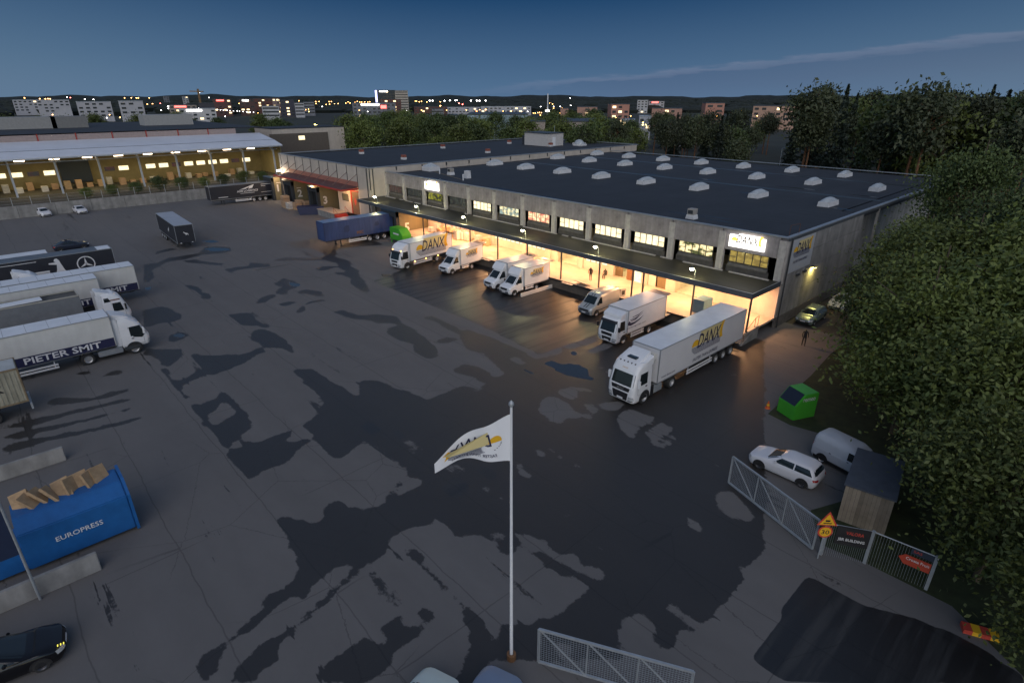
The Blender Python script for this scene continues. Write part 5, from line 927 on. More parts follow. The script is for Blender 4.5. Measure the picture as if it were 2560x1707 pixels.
box_van('white box van with small sun logo, nearer of the close pair', (-26.55, -12.8, 0), R(.4), 4.35, 3.02, 2.15, True, True, 0)
box_van('white box van without side logo, squeezed in on the far side of its twin', (-29.65, -12.65, 0), R(0), 4.4, 3.05, 2.1, False, True, 1)
box_van('white box van with small sun logo, standing alone beside the lettered truck', (-38.7, -12.75, 0), R(7), 4.3, 3.0, 2.15, True, True, 0)
g = MB(); g.box(-24.9, -24.75, -11.6, -6.3, .0, .42); struct_ = thing('concrete_kerb', 'long white ramp rail on the ground beside the near sun logo van', 'ramp rail', (0,0,0)); obj('rail_beam', g, mat('pale_beam', (.62,.58,.52), .7), struct_)
# silver panel van with its rear doors open
t = thing('panel_van', 'silver panel van with dark bonnet stripes and its rear doors open', 'van', (-15.55, -11.15, 0), R(.6), DG)
hw = 1.0; VAN = SILVER
B = Body([(.26,.12,5.1,hw-.06,.22,.1),(.5,.02,5.1,hw,.32,.08),(.82,.0,5.1,hw,.34,.06),(1.0,.12,5.1,hw,.34,.06),(1.16,.55,5.1,hw-.01,.34,.06),(1.3,.8,5.1,hw-.02,.28,.06),(2.0,1.45,5.1,hw-.12,.26,.06),(2.2,1.75,5.1,hw-.18,.3,.08),(2.32,2.2,5.05,hw-.3,.3,.12)])
q = MB(); B.shell(q); obj('body', q, VAN, t, smooth=38); obj('windshield', B.front(MB(), 1.3, 1.98, hw-.08, hw-.18), GLASS, t, smooth=60)
obj('grille', B.front(MB(), .66, .86, .6, .66, .012), BLACKP, t); q = MB(); B.front(q, .26, .64, hw-.04, hw-.03, .02); obj('bumper', q, mat('grey_bumper', (.10,.11,.13), .6), t)
for x in (-.16, .16): q = MB(); B.front(q, 1.0, 1.28, x+.06, x+.06, .01, 0, False, x-.06, x-.06, 2, 4); B.front(q, 2.0, 2.31, x+.06, x+.06, .01, 0, False, x-.06, x-.06, 2, 4); obj('stripe', q, DARKST, t)
for sg in (-1, 1):
    q = MB(); B.front(q, .72, 1.0, sg*(hw-.02), sg*(hw-.05), .015, 0, False, sg*.66, sg*.72, 4, 2); obj('headlight', q, HEADL, t)
    obj('side_window', B.side(MB(), [(.98,1.28),(1.9,1.28),(1.9,1.98),(1.58,2.0)], sg), GLASS, t)
    q = MB(); B.side(q, [(1.96,.45),(1.98,.45),(1.98,2.05),(1.96,2.05)], sg, .006); B.side(q, [(3.3,.45),(3.32,.45),(3.32,2.05),(3.3,2.05)], sg, .006); B.side(q, [(1.0,.62),(5.0,.62),(5.0,.7),(1.0,.7)], sg, .02); obj('side_trim', q, DARKST, t)
    q = MB(); q.box(*sorted((sg*(hw-.02), sg*(hw+.18))), 1.02, 1.14, 1.28, 1.56); obj('mirror', q, BLACKP, t, .03)
    arch(t, sg*(hw+.006), .92, .36, sg); wheel(t, sg*(hw-.1), .92, .35, .24); arch(t, sg*(hw+.006), 4.1, .36, sg); wheel(t, sg*(hw-.1), 4.1, .35, .24)
    q = MB(); q.box(-.02, .03, 0, .85, .5, 2.1); q.box(.031, .04, .2, .68, 1.4, 1.9, 1); o = obj('rear_door', q, [VAN, GLASS], t, loc=(sg*.93, 5.12, 0)); o.rotation_euler = (0, 0, R(-8*sg))
q = MB(); q.box(-.9, .9, 5.101, 5.12, .5, 2.1); obj('load_opening', q, mat('dark_opening', (.006,.006,.006), .9, var=0), t); q = MB(); q.box(-.26, .26, -.035, -.015, .44, .55); obj('number_plate', q, PWHITE, t)
# blue container trailer at door 5
BL = mat('faded_blue_container', (.045,.075,.19), .6, var=.2, scale=1, stretch=(1,4,.3), streak=((1,2,.3), .2))
t = trailer('long faded blue container on a trailer backed up to door 5', (-63.3, -17.75, 0), R(0), BL, mat('blue_container_roof', (.10,.20,.36), .4, var=.2), None, 2.5, 12.2, 4.0, 1.15, (3.9, 7.6, PWHITE), name='container_trailer', rail=NAVYC, back=(4.6,3.2,1.9))
for k in range(44): obj('corrugation', MB().box(1.252, 1.285, .3 + .27*k, .42 + .27*k, 1.35, 3.85), BL, t)
side_art(t, lambda q: (flat_poly(q, (1.29, 3.2, 2.2), X_, Z_, [(0,0),(.7,-.1),(1.0,.1),(1.0,.9),(.5,1.0),(0,.7)], 0), flat_poly(q, (1.29, 8.6, 2.3), X_, Z_, [(0,.2),(.5,0),(1.0,.3),(.8,.8),(.2,.7)], 0), put_text(q, 'MSC', (1.292, 5.4, 1.55), X_, Z_, .5, 1.2, 1, .0, .03)), [mat('old_blue_patch', (.03,.045,.11), .7), mat('faded_orange_print', (.22,.10,.05), .7)], 'worn_print')
# dark trailers
BLK = mat('black_tarpaulin', (.020,.022,.030), .5, var=.15, scale=.6); BLKR = mat('grey_trailer_roof', (.34,.37,.42), .5, var=.12, scale=.5); DROOF = mat('dark_trailer_roof', (.11,.13,.15), .5, var=.2, scale=.6)
t = trailer('black curtain trailer with a white wing logo docked at door 1', (-115.55, -18.3, 0), R(0), BLK, DROOF, None, skirt=(5.0, 8.8, PWHITE))
side_art(t, lambda q: (put_text(q, 'ASM LOGISTICS', (1.29, 5.6, 2.3), X_, Z_, .42, 4.6, 0, .1, .02), flat_poly(q, (1.29, 6.1, 2.8), X_, Z_, [(0,0),(3.4,1.0),(2.9,.2),(2.0,.1),(2.4,.55),(1.4,.12)], 0), q.box(1.285, 1.29, 6.3, 9.4, 2.0, 2.08, 0), q.box(1.285, 1.29, 1.6, 3.6, 1.55, 1.68, 0), q.box(1.285, 1.29, 11.0, 13.3, 3.55, 3.65, 0), q.box(1.285, 1.29, 11.0, 12.0, 3.2, 3.28, 0), q.box(1.285, 1.29, 10.8, 13.4, 1.9, 1.96, 0)), [PWHITE])
t = trailer('black box trailer with white roof standing alone in the middle of the yard', (-76.7, -33.45, 0), R(87.0), BLK, BLKR, None, H=3.75, zb=1.0, back=(2.0,3.3,4.6), skirt=(5, 7.5, DARKST))
def cat(q):
    for (o, ux, s) in (((-1.29, 5.6, 2.2), (0,-1,0), 1.0), ((.45, -.03, 2.3), (-1,0,0), .55)):
        flat_poly(q, o, ux, Z_, [(0,.0),(.3*s,.35*s),(.75*s,.45*s),(1.1*s,.8*s),(1.2*s,.6*s),(1.0*s,.35*s),(.75*s,.1*s),(.6*s,-.3*s),(.45*s,.05*s),(.2*s,-.05*s),(.1*s,-.35*s)])
side_art(t, cat, [PWHITE], 'side_emblem'); q = MB(); q.box(-.9, -.7, -.05, -.02, 1.0, 1.1); q.box(.7, .9, -.05, -.02, 1.0, 1.1); obj('position_lamp', q, PWHITE, t)
# the row parked nose-out on the left (rear away from the building)
LG = 'trucks and trailers parked along the left side of the yard'
WT = mat('plain_white_roof_trailer', (.55,.56,.58), .5, var=.06)
trailer('white roofed trailer behind the black trailer with the star emblem', (-69.4, -51.0, 0), R(180), mat('grey_blue_side', (.20,.22,.25), .5), WHITER, LG)
t = trailer('black trailer with a white ring and star emblem on its side', (-67.1, -44.7, 0), R(180), BLK, DROOF, LG)
def star(q):
    o = (-1.292, 3.05, 2.55)
    disc(q, o, (0,-1,0), Z_, .95, 0, 30, 0, 360, .83)
    for a in (90, 210, 330):
        d = R(a); p = R(a+90); flat_poly(q, o, (0,-1,0), Z_, [(.84*math.cos(d), .84*math.sin(d)), (.14*math.cos(p), .14*math.sin(p)), (0,0), (-.14*math.cos(p), -.14*math.sin(p))])
    flat_poly(q, (-1.292, 6.9, 1.4), (0,-1,0), Z_, [(.5,0),(1.9,0),(2.05,.3),(1.6,.8),(1.35,1.7),(1.3,2.0),(1.1,2.3),(.85,2.25),(.75,2.0),(.9,1.85),(.2,1.85),(.2,1.7),(.95,1.55),(.85,1.0)])
    for k, (z, l) in enumerate(((2.2,1.8),(1.95,1.8),(1.65,1.8),(1.4,1.75))): q.box(-1.293, -1.288, 7.2-.4, 7.2+l-.4, z, z + (.2 if k < 2 else .12))
    q.box(-1.293, -1.288, 7.8, 16, 3.6, 3.66)
side_art(t, star, [PWHITE], 'side_emblem'); q = MB(); q.box(-1.2, .9, .1, 1.5, 4.022, 4.04); obj('roof_patch', q, WHITER, t)
def ps_trailer(label, x, y, txt=True, name='semi_trailer'):
    t = trailer(label, (x, y, 0), R(180), CREAMW, WHITER, LG, back=(2.2,3.5,4.8))
    q = MB(); q.box(-1.290, -1.276, .08, 13.5, 1.22, 2.02); obj('navy_stripe', q, NAVY, t); q = MB(); q.box(-1.295, -1.276, .0, 13.6, 1.12, 1.2); obj('rub_rail', q, FLASH, t)
    q = MB(); put_text(q, 'PIETER SMIT', (-1.294, 6.5, 1.36), (0,-1,0), Z_, .56, 5.4, 0, 0, .02); obj('lettering', q, PWHITE, t)
    q = MB(); [q.box(-1.2, 1.2, y_, y_+.03, 4.021, 4.03) for y_ in np.arange(1.2, 13.4, 1.5)]; obj('roof_seam', q, mat('roof_seam_grey', (.35,.36,.38), .6, var=0), t); return t
ps_trailer('cream trailer with navy name stripe, farthest of the three with that stripe', -55.85, -44.6); ps_trailer('cream trailer with navy name stripe, mostly hidden behind a white cab', -52.85, -48.6); ps_trailer('cream trailer with navy name stripe behind the nearest white cab with black window', -38.4, -50.1)
def parked_cab(label, loc, style):
    u = thing('tractor_unit', label, 'truck', loc, R(180), LG)
    if style == 0: S = [(.4,.2,2.2,1.14,.25,.05),(.55,.06,2.25,1.22,.3,.05),(1.5,.0,2.25,1.24,.32,.05),(1.7,.05,2.25,1.24,.32,.05),(2.6,.36,2.25,1.22,.34,.05),(3.1,.6,2.25,1.2,.4,.06),(3.5,1.1,2.25,1.12,.42,.1)]
    else: S = [(.7,.14,2.2,1.14,.25,.05),(.9,.04,2.25,1.22,.34,.05),(1.5,.0,2.25,1.24,.36,.05),(1.75,.08,2.25,1.24,.36,.05),(2.7,.52,2.25,1.21,.38,.05),(3.1,.9,2.25,1.17,.4,.06),(3.45,1.4,2.25,1.1,.4,.1)]
    B = Body(S); cab_parts(u, B, 2.25, (1.75,2.62,1.12), ((1.2,1.55,.7,.78),(.75,1.05,.6,.7)), WHITE, (.5,1.55,.9,1.72,2.66), (.95,1.2,.72), .8, style == 0)
    if style: 
        for sg in (-1, 1): obj('side_glass', B.side(MB(), [(.35,1.75),(.62,1.45),(1.3,1.62),(1.45,2.55),(.62,2.62)], sg, .016), GLASS, u)
    q = MB(); q.prism([(1.2,3.4),(1.6,3.62),(2.4,3.9),(2.6,3.9),(2.6,3.2),(1.2,3.2)], -.9, .9, 'x'); obj('roof_fairing', q, WHITE, u, .06, 40)
    for sg in (-1, 1):
        q = MB(); q.prism([(2.26,1.0),(2.75,1.0),(2.75,3.6),(2.26,3.5)], *sorted((sg*1.14, sg*1.19)), 'x'); obj('side_fairing', q, WHITE, u)
        arch(u, sg*1.252, 1.4, .55, sg); wheel(u, sg*1.1, 1.4, .52, .32); wheel(u, sg*1.0, 5.0, .52, .5)
    mirrors(u, B, 2.1, .5, .6, WHITE if style else BLACKP); chassis(u, 2.5, 2.2, 6.0, 1.0); q = MB(); [q.box(*sorted((sg*.7, sg*1.2)), 2.3, 4.2, .4, .95) for sg in (-1, 1)]; obj('fuel_tank', q, FLASH, u, .06)
    if style == 0:
        q = MB(); disc(q, (-1.25, 1.85, 1.45), (0,-1,0), Z_, .24, 0, 16, 0, 360, .1); B.side(q, [(.75,2.86),(1.6,2.86),(1.6,2.98),(.75,2.98)], -1, .012, 0); obj('door_badge', q, mat('brown_badge', (.16,.07,.04), .6), u); obj('rear_window', B.side(MB(), [(1.55,2.78),(2.1,2.78),(2.1,3.2),(1.7,3.2)], -1, .012), GLASS, u)
    else: q = MB(); q.box(-1.3, -1.255, .9, 2.2, .55, .85); obj('sill_step', q, DARKST, u)
    return u
parked_cab('white cab with a round brown door badge squeezed beside the black star trailer', (-61.6, -52.4, 0), 0)
parked_cab('white cab with a round brown door badge in front of the open topped trailer', (-47.1, -47.1, 0), 0)
parked_cab('white cab with large black wraparound window, nearest of the parked row', (-38.45, -47.4, 0), 1)
# open topped grey trailer
t = thing('open_top_trailer', 'grey trailer with an open top and beige rim, a white sheet lying inside', 'trailer', (-47.3, -51.0, 0), R(180), LG)
TARP = mat('grey_tarpaulin', (.16,.17,.18), .6, var=.15); RIMB = mat('beige_rim', (.36,.34,.29), .6)
q = MB(); q.box(-1.26, -1.2, 0, 13.6, 1.1, 3.9); q.box(1.2, 1.26, 0, 13.6, 1.1, 3.9); q.box(-1.199, 1.199, 0, .06, 1.1, 3.9); q.box(-1.199, 1.199, 13.5, 13.6, 1.1, 3.9); q.box(-1.2, 1.2, .06, 13.5, 1.0, 1.1); obj('side_wall', q, TARP, t)
q = MB(); q.box(-1.3, -1.14, 0, 13.6, 3.901, 4.0); q.box(1.0, 1.3, 0, 13.6, 3.901, 4.0); q.box(-1.14, 1.0, -.03, .1, 3.9, 4.0); obj('top_rim', q, RIMB, t); chassis(t, 2.5, .4, 13.4, .99); tri_axle(t, 2.5, 13.6)
s = thing('white_sheet', 'white panel lying on top of the open trailer', 'panel', (-47.3, -56.0, 3.85), R(4)); obj('sheet', MB().box(-.7, .5, -2.4, 2.2, 0, .12), WHITE, s, .04); obj('prop_frame', MB().box(-.6, .4, -2.0, 1.8, -2.75, 0), DARKST, s)
# cream container marked K
t = thing('shipping_container', 'rusty cream container marked with a black K at the left edge of the yard', 'container', (-30.85, -57.05, 0), R(180))
KC = mat('rusty_cream_container', (.36,.34,.26), .7, var=.25, scale=1.2, streak=((2,2,.3), .3)); obj('container_wall', MB().box(-1.22, 1.22, .05, 6.05, 1.25, 3.85), KC, t); 
for k in range(20): obj('corrugation', MB().box(-1.255, -1.221, .25 + .28*k, .38 + .28*k, 1.35, 3.7), KC, t)
q = MB(); [q.box(sx*1.22-.05, sx*1.22+.05, y-.05, y+.05, 1.2, 3.9) for sx in (-1, 1) for y in (.05, 6.05)]; [q.box(sx*1.22-.04, sx*1.22+.04, .101, 6.0, z, z+.12) for sx in (-1, 1) for z in (1.2, 3.78)]; obj('corner_frame', q, mat('rust_frame', (.20,.15,.09), .8, var=.3), t)
obj('roof_sheet', MB().box(-1.18, 1.18, .1, 6.0, 3.851, 3.88), mat('pale_container_roof', (.42,.44,.43), .6, var=.2), t); q = MB(); put_text(q, 'K', (-1.262, 1.7, 2.3), (0,-1,0), Z_, .55, .6, 0, 0, .03); obj('lettering', q, BLACKP, t)
chassis(t, 2.4, 0, 6, 1.19); [wheel(t, sg*1.0, y, .5, .34) for sg in (-1, 1) for y in (2.2, 3.5)]; q = MB(); q.box(-1.25, 1.25, -.12, .0, .55, .62); q.box(-1.25, 1.25, -.12, .0, .95, 1.02); [q.box(x-.03, x+.03, -.12, .0, .62, .95) for x in (-1.2, 1.2)]; obj('rear_guard', q, STEEL, t)
# cars
def car(label, loc, rz, m, group=None, L=4.26, H=1.46, style='hatch', mg=None, rim='alloy', name='parked_car', hw=.9):
    t = thing(name, label, 'car', loc, rz, group); k = H / 1.46
    if style == 'hatch': ys = (1.15, 1.95, L-.42, L-.12)
    elif style == 'sedan': ys = (1.2, 2.1, L-1.35, L-.75)
    else: ys = (1.0, 1.9, L-.25, L-.06)
    B = Body([(.18,.16,L-.14,hw-.08,.22,.2),(.35,.03,L-.03,hw-.01,.38,.3),(.56,.0,L,hw,.42,.32),(.72*k,.08,L-.01,hw,.44,.32),(.86*k,.5,L-.06,hw-.02,.45,.3),(.95*k,ys[0],(L-.1 if style != 'sedan' else L-.35),hw-.05,.35,.28),(1.30*k,ys[1]-.12,ys[2]+.12,hw-.2,.3,.26),(H-.05,ys[1]+.12,ys[2]-.1,hw-.28,.3,.26),(H,ys[1]+.5,ys[2]-.4,hw-.45,.3,.26)])
    q = MB(); B.shell(q); obj('body', q, m, t, smooth=40)
    z0, z1 = .97*k, 1.33*k; obj('windshield', B.front(MB(), z0, z1, hw-.16, hw-.3), GLASS, t, smooth=60); obj('rear_window', B.front(MB(), z0+.04, z1-.02, hw-.2, hw-.32, .012, 0, True), GLASS, t, smooth=60)
    mid = (ys[1] + ys[2]) / 2
    for sg in (-1, 1):
        for a, b in ((0, 1), (1, 2)):
            y_ = [ys[0]+.52, mid-.05, ys[2]+.2]; y0_, y1_ = y_[a] + (.0 if a else 0), y_[b]; t0 = ys[1]+.12 if a == 0 else mid+.03; t1 = mid-.05 if a == 0 else ys[2]-.12
            obj('side_window', B.side(MB(), [(y0_+(.08 if a else 0), z0+.0), (y1_-(.0 if a == 0 else .06), z0+.0), (t1, z1-.02), (t0, z1-.02)], sg, .012), GLASS, t)
        q = MB(); B.front(q, .55*k, .72*k, sg*(hw-.03), sg*(hw-.05), .014, 0, False, sg*.5, sg*.56, 4, 2); obj('headlight', q, HEADL, t); q = MB(); B.front(q, .68*k, .82*k, sg*(hw-.03), sg*(hw-.03), .014, 0, True, sg*.5, sg*.5, 4, 2); obj('tail_light', q, REDL, t)
        q = MB(); q.box(*sorted((sg*(hw-.06), sg*(hw+.1))), ys[0]+.6, ys[0]+.72, .95*k, 1.08*k); obj('mirror', q, m, t, .03)
        for y in (.86, L-.76): arch(t, sg*(hw+.004), y, .32, sg); wheel(t, sg*(hw-.10), y, .315, .21, rim)
        q = MB(); [B.side(q, [(y, .3), (y+.012, .3), (y+.012, z0-.02), (y, z0-.02)], sg, .005) for y in (ys[0]+.42, mid, ys[2]+.0)]; obj('door_seam', q, DARKST, t)
    obj('grille', B.front(MB(), .28, .46, .62, .62, .012), BLACKP, t); q = MB(); y = B.fy(0, .5); q.box(-.25, .25, y-.03, y-.014, .45, .55); obj('number_plate', q, PWHITE, t)
    return t
car('white hatchback parked beside the open sliding gate', (9.25, -23.25, 0), R(-90), mat('white_car', (.62,.62,.64), .18, var=.02))
car('silver green car with its nose at the stairs corner beside the side wall', (1.62, 3.3, 0), R(0), mat('silver_green_car', (.22,.27,.24), .25, metal=.4, var=.03), rim='steel')
car('white car half hidden by trees farther along the side wall', (2.2, 10.4, 0), R(0), mat('white_car_far', (.6,.6,.6), .3, var=.02), rim='steel')
car('white hatchback by the concrete wall, left of two', (-123.6, -45.9, 0), R(100), mat('white_car', (.62,.62,.64), .18), style='suv', H=1.6, rim='steel'); car('white saloon by the concrete wall, right of two', (-122.4, -40.2, 0), R(96), mat('white_car', (.6,.6,.6), .3), style='sedan', rim='steel', L=4.5)
car('dark car parked behind the trailer with the star emblem', (-89.2, -44.4, 0), R(182), mat('dark_blue_car', (.02,.025,.04), .2, var=0), style='sedan', rim='steel', L=4.6)
t = car('glossy black car at the lower left corner with a painted amber reflection', (-4.2, -58.3, 0), R(172), mat('black_car', (.006,.006,.008), .08, var=0), style='sedan', L=4.7)
q = MB(); [q.box(-.75 + .0*k, -.66, -.03 + .1*k, .0 + .1*k, .82 + .0*k, .86) for k in range(3)]; obj('painted_reflection', q, lit('painted_amber_glint', (.9,.8,.1), .7), t)  # small glowing blocks imitate a yellow reflection on the bodywork
car('pale blue car at the bottom edge of the yard below the flagpole', (9.9, -45.6, 0), R(200), mat('pale_blue_car', (.20,.25,.34), .3, metal=.2, var=.03), rim='steel')
car('mint white estate car at the bottom edge left of the flagpole', (8.4, -47.5, 0), R(200), mat('mint_white_car', (.50,.58,.55), .35, var=.03), style='suv', H=1.75, rim='steel', L=4.4)
# grey van half behind the shed
t = thing('delivery_van', 'grey white delivery van between the grass and the shed roof', 'van', (16.25, -20.4, 0), R(78))
VG = mat('grey_white_van', (.42,.44,.47), .3, var=.04); hw = .92; L = 4.4
B = Body([(.2,.14,L-.08,hw-.06,.22,.15),(.4,.02,L,hw,.34,.14),(.75,.0,L,hw,.36,.12),(.95,.15,L,hw,.36,.12),(1.08,.75,L,hw-.02,.34,.14),(1.6,1.55,L-.02,hw-.08,.28,.2),(1.8,1.85,L-.08,hw-.18,.3,.25),(1.88,2.2,L-.3,hw-.32,.3,.25)])
q = MB(); B.shell(q); obj('body', q, VG, t, smooth=40); obj('windshield', B.front(MB(), 1.08, 1.58, hw-.1, hw-.18), GLASS, t, smooth=60)
for sg in (-1, 1):
    obj('side_window', B.side(MB(), [(1.25,1.08),(2.1,1.08),(2.1,1.6),(1.7,1.6)], sg), GLASS, t); q = MB(); B.side(q, [(.3,.2),(L-.2,.2),(L-.2,.42),(.3,.42)], sg, .012); obj('sill_trim', q, BLACKP, t)
    q = MB(); [B.side(q, [(y,.4),(y+.014,.4),(y+.014,1.65),(y,1.65)], sg, .006) for y in (2.15, 3.25)]; obj('door_seam', q, DARKST, t); q = MB(); [B.side(q, [(y,.95),(y+.12,.95),(y+.12,1.0),(y,1.0)], sg, .02) for y in (1.95, 3.1)]; obj('door_handle', q, BLACKP, t)
    for y in (.85, L-.8): arch(t, sg*(hw+.006), y, .33, sg); wheel(t, sg*(hw-.1), y, .32, .21)
    q = MB(); B.front(q, .9, 1.3, sg*(hw-.03), sg*(hw-.04), .014, 0, True, sg*(hw-.16), sg*(hw-.16), 2, 2); obj('tail_light', q, REDL, t)
# ------------------------------------------------------------------ left building, wall, yard furniture
LABS = 'left building'
g = MB(); g.prism([(-9000,-3000),(-126.4,-3000),(-126.4,-3.6),(-112.3,-3.6),(-112.3,120),(-9000,120)][0:0] or [(-240,-160),(-126.5,-160),(-126.5,-3),(-113,-3),(-113,90),(-240,90)], -.05, 2.1, 'z'); struct(obj('upper_ground', g, mat('upper_yard_ground', (.06,.055,.045), .9, var=.3, scale=.3)))
rw = thing('retaining_wall', 'stained concrete retaining wall along the far end of the yard', 'wall')
for k in range(16): obj('wall_panel', MB().box(-126.4, -126, -98 + 6*k, -92.05 + 6*k, 0, 2.3).mesh('wall_panel', CONCG), None, rw)
fp = thing('wire_fence', 'thin wire fence with grey posts on top of the retaining wall', 'fence')
for k in range(27): obj('post', MB().tube((-126.2, -80 + 2.95*k, 2.3), (-126.2, -80 + 2.95*k, 3.9), .05), STEEL, fp)
g = MB(); [g.tube((-126.2, -80, z), (-126.2, -3.5, z), .012, n=4) for z in (2.7, 3.3, 3.85)]; obj('wire', g, STEEL, fp)
lh = thing('freight_hall', 'long freight hall with a white sloping canopy on pale steel columns', 'warehouse')
WM = mat('white_canopy_sheet', (.60,.62,.66), .5, var=.08, scale=.3)
g = MB(); g.prism([(-137,9.75),(-137,10.1),(-142,11.15),(-152,12.5),(-152,12.3),(-142,10.9)], -95, 8.2, 'y'); obj('canopy_roof', g, WM, lh)
g = MB(); g.box(-142.1, -141.95, -95, 8.2, 11.16, 11.2); obj('canopy_seam', g, DARKST, lh)
for k in range(13): obj('upper_panel', MB().box(-152.3, -152, -92.1 + 7.25*k + .1, -85.0 + 7.25*k, 12.3, 14), mat('pink_band', (.34,.27,.25), .7, rand=.05), lh); obj('red_post', MB().box(-152.02, -151.9, -92.2 + 7.25*k, -92.0 + 7.25*k, 12.3, 14), REDB, lh)
obj('roof', MB().box(-215, -152, -95, 9, 13.8, 14.05), ASPH_D, lh)
g = MB(); g.box(-154, -153.7, -95, 9, 2.1, 12.2); g.box(-153.7, -139, 8.2, 8.5, 2.1, 9.6); obj('back_wall', g, mat('tan_inner_wall', (.26,.21,.10), .8, var=.2, scale=.4), lh)
for k in range(13):
    y = -88.3 + 7.93*k; q = MB(); q.box(-140.7, -140.3, y-.18, y+.18, 2.1, 8.9); q.prism([(-140.7,8.2),(-140.3,8.9),(-143.5,10.6),(-143.5,9.9)], y-.15, y+.15, 'y'); obj('column', q, mat('pale_steel_column', (.46,.49,.52), .5), lh)
g = MB(); g.box(-140.6, -140.4, -95, 8, 8.75, 8.95); g.box(-137.1, -136.95, -95, 8.2, 9.7, 9.95); obj('edge_beam', g, STEEL, lh)
for k in range(22):
    if k in (9, 12): continue
    obj('window', MB().box(-153.69, -153.62, -60 + 3*k, -57.9 + 3*k, 4.9, 5.9), ROOM[0] if k % 5 else DIM[0], lh)
for y in (-56, -36): obj('dark_gate', MB().box(-153.69, -152.6, y-3, y+3, 2.9, 8), mat('blue_black_gate', (.02,.03,.045), .6), lh)
for k in range(9):
    t = thing('tube_lamp', f'glowing tube lamp under the white canopy, {["first","second","third","fourth","fifth","sixth","seventh","eighth","ninth"][k]} from the left', 'lamp', (-141.5, -46.5 + 6.0*k, 9.3), 0, 'tube lamps under the white canopy'); obj('tube', MB().box(-.25, .25, -.9, .9, -.1, .1), lit('white_tube', (1,.75,.5), 5), t)
    if k % 2 == 0: light('tube_light', 'AREA', (-3, 0, -.3), 190, (1, .78, .32), t, 2)
for i in range(26):
    t = tag(obj('goods_pallet', MB().box(-.7, .7, -.6, .6, 0, rnd.uniform(.6, 1.9)), rnd.choice([CARD, WRAP, WOODM]), loc=(-150 + rnd.uniform(-2, 3), -52 + 2.2*i, 2.1)), 'wrapped goods pallet standing under the white canopy', 'pallet', 'goods under the white canopy')
for i, (y, w, c) in enumerate(((-40, 12, .30), (-31, 8, .2), (-7, 13, .34))): tag(obj('roof_cabin', MB().box(-186, -180, y - w/2, y + w/2, 14.05, 16.9), mat(f'cabin{i}', (c, c, c*.97), .7)), f'{["pale","grey green","long white"][i]} plant cabin on the freight hall roof', 'roof cabin')
h2 = thing('office_hall', 'pale concrete hall behind the red canopy annex', 'office hall', (-165, 17, 0)); obj('wall', MB().box(-14, 0, 0, 24, 2, 12.6), CREAM, h2); obj('lower_wall', MB().box(.01, .3, -1, 18, 2, 11.2), mat('grey_brown_lower', (.12,.10,.08), .8), h2); obj('roof', MB().box(-14.1, .1, -.1, 24.1, 12.6, 12.8), ASPH_D, h2); obj('window', MB().box(.31, .36, 8, 10, 9.2, 10.4), ROOM[0], h2)
# flagpole and flag
t = thing('flagpole', 'tall white flagpole in the middle of the foreground', 'flagpole', (9.25, -44.75, 0)); obj('pole', MB().tube((0,0,0), (0,0,12.1), .075, .045, 14), WHITE, t, smooth=40); obj('finial', MB().lathe((0,0,12.1), 'z', [(.03,0),(.1,.08),(.09,.16),(.01,.26)], 12), STEEL, t); obj('base', MB().lathe((0,0,0), 'z', [(.2,0),(.2,.3),(.1,.32)], 12), mat('rusty_base', (.18,.09,.04), .8), t)
ux = Vector((-.681,-.732,0))
def fl(u, v): # u along the fly, v up the hoist
    w = .22*math.sin(u*2.6) * min(1, u); return Vector((9.25,-44.75,9.92)) + ux*(u*.93) + Vector((.732,-.681,0))*w + Vector((0,0, v*(1-.19*u) - .10*u*u + .16*u*(1-v/1.9) ))
g = MB(); nu, nv = 20, 8
for i in range(nu+1):
    for j in range(nv+1): g.v.append(tuple(fl(2.9*i/nu, 1.92*j/nv)))
for i in range(nu):
    for j in range(nv): a = i*(nv+1)+j; g.f.append((a, a+nv+1, a+nv+2, a+1)); g.m.append(0)
f_ = tag(obj('flag', g, mat('flag_cloth', (.74,.75,.77), .7, var=.03), smooth=80), 'white flag with a sun logo seen from behind, flying from the pole', 'flag')
q = MB(); danx(q, (0,0,0), (1,0,0), (0,1,0), 2.2, (0,1,2), 'FASTER THAN EXPRESS'); q.v = [tuple(fl(2.2 - x + .3 if False else .35 + x, .72 + y*1.2) + Vector((.732,-.681,0))*(.012 + z)) for x, y, z in q.v]
obj('lettering', q, [YEL, PALEY, NAVY], f_)
def gate(lab, a, b, h=2.0):
    t = thing('sliding_gate', lab, 'gate'); a = Vector((*a, .15)); b = Vector((*b, .15)); up = Vector((0,0,h-.15))
    for p, q_ in ((a, b), (a+up, b+up), (a, a+up), (b, b+up)): obj('frame_bar', MB().bar(p, q_, .09), STEEL, t)
    n = 3
    for k in range(n):
        p = a.lerp(b, k/n); r = a.lerp(b, (k+1)/n); obj('brace', MB().bar(p+up, r, .05), STEEL, t)
        if k: obj('upright', MB().bar(p, p+up, .05), STEEL, t)
    m = MB(); L = (b-a).length; d = (b-a)/L
    for k in range(int(L/.11)): m.bar(a + d*(.11*k), a + d*(.11*k) + up, .008)
    for k in range(17): m.bar(a + up*(k/17), b + up*(k/17), .008)
    o = obj('mesh', m, STEEL, t); o['kind'] = 'stuff'
gate('galvanised sliding gate with diagonal braces standing open by the white hatchback', (9.6,-27.0), (15.35,-29.05)); gate('galvanised sliding gate at the bottom edge right of the flagpole', (10.2,-44.1), (15.45,-41.2))
t = thing('mesh_fence', 'wire mesh fence with boards between the gate and the trees', 'fence')
P_ = [(15.75,-28.95),(17.5,-27.95),(20.1,-27.65)]
for x, y in P_: obj('post', MB().box(x-.07, x+.07, y-.07, y+.07, 0, 2.05), STEEL, t)
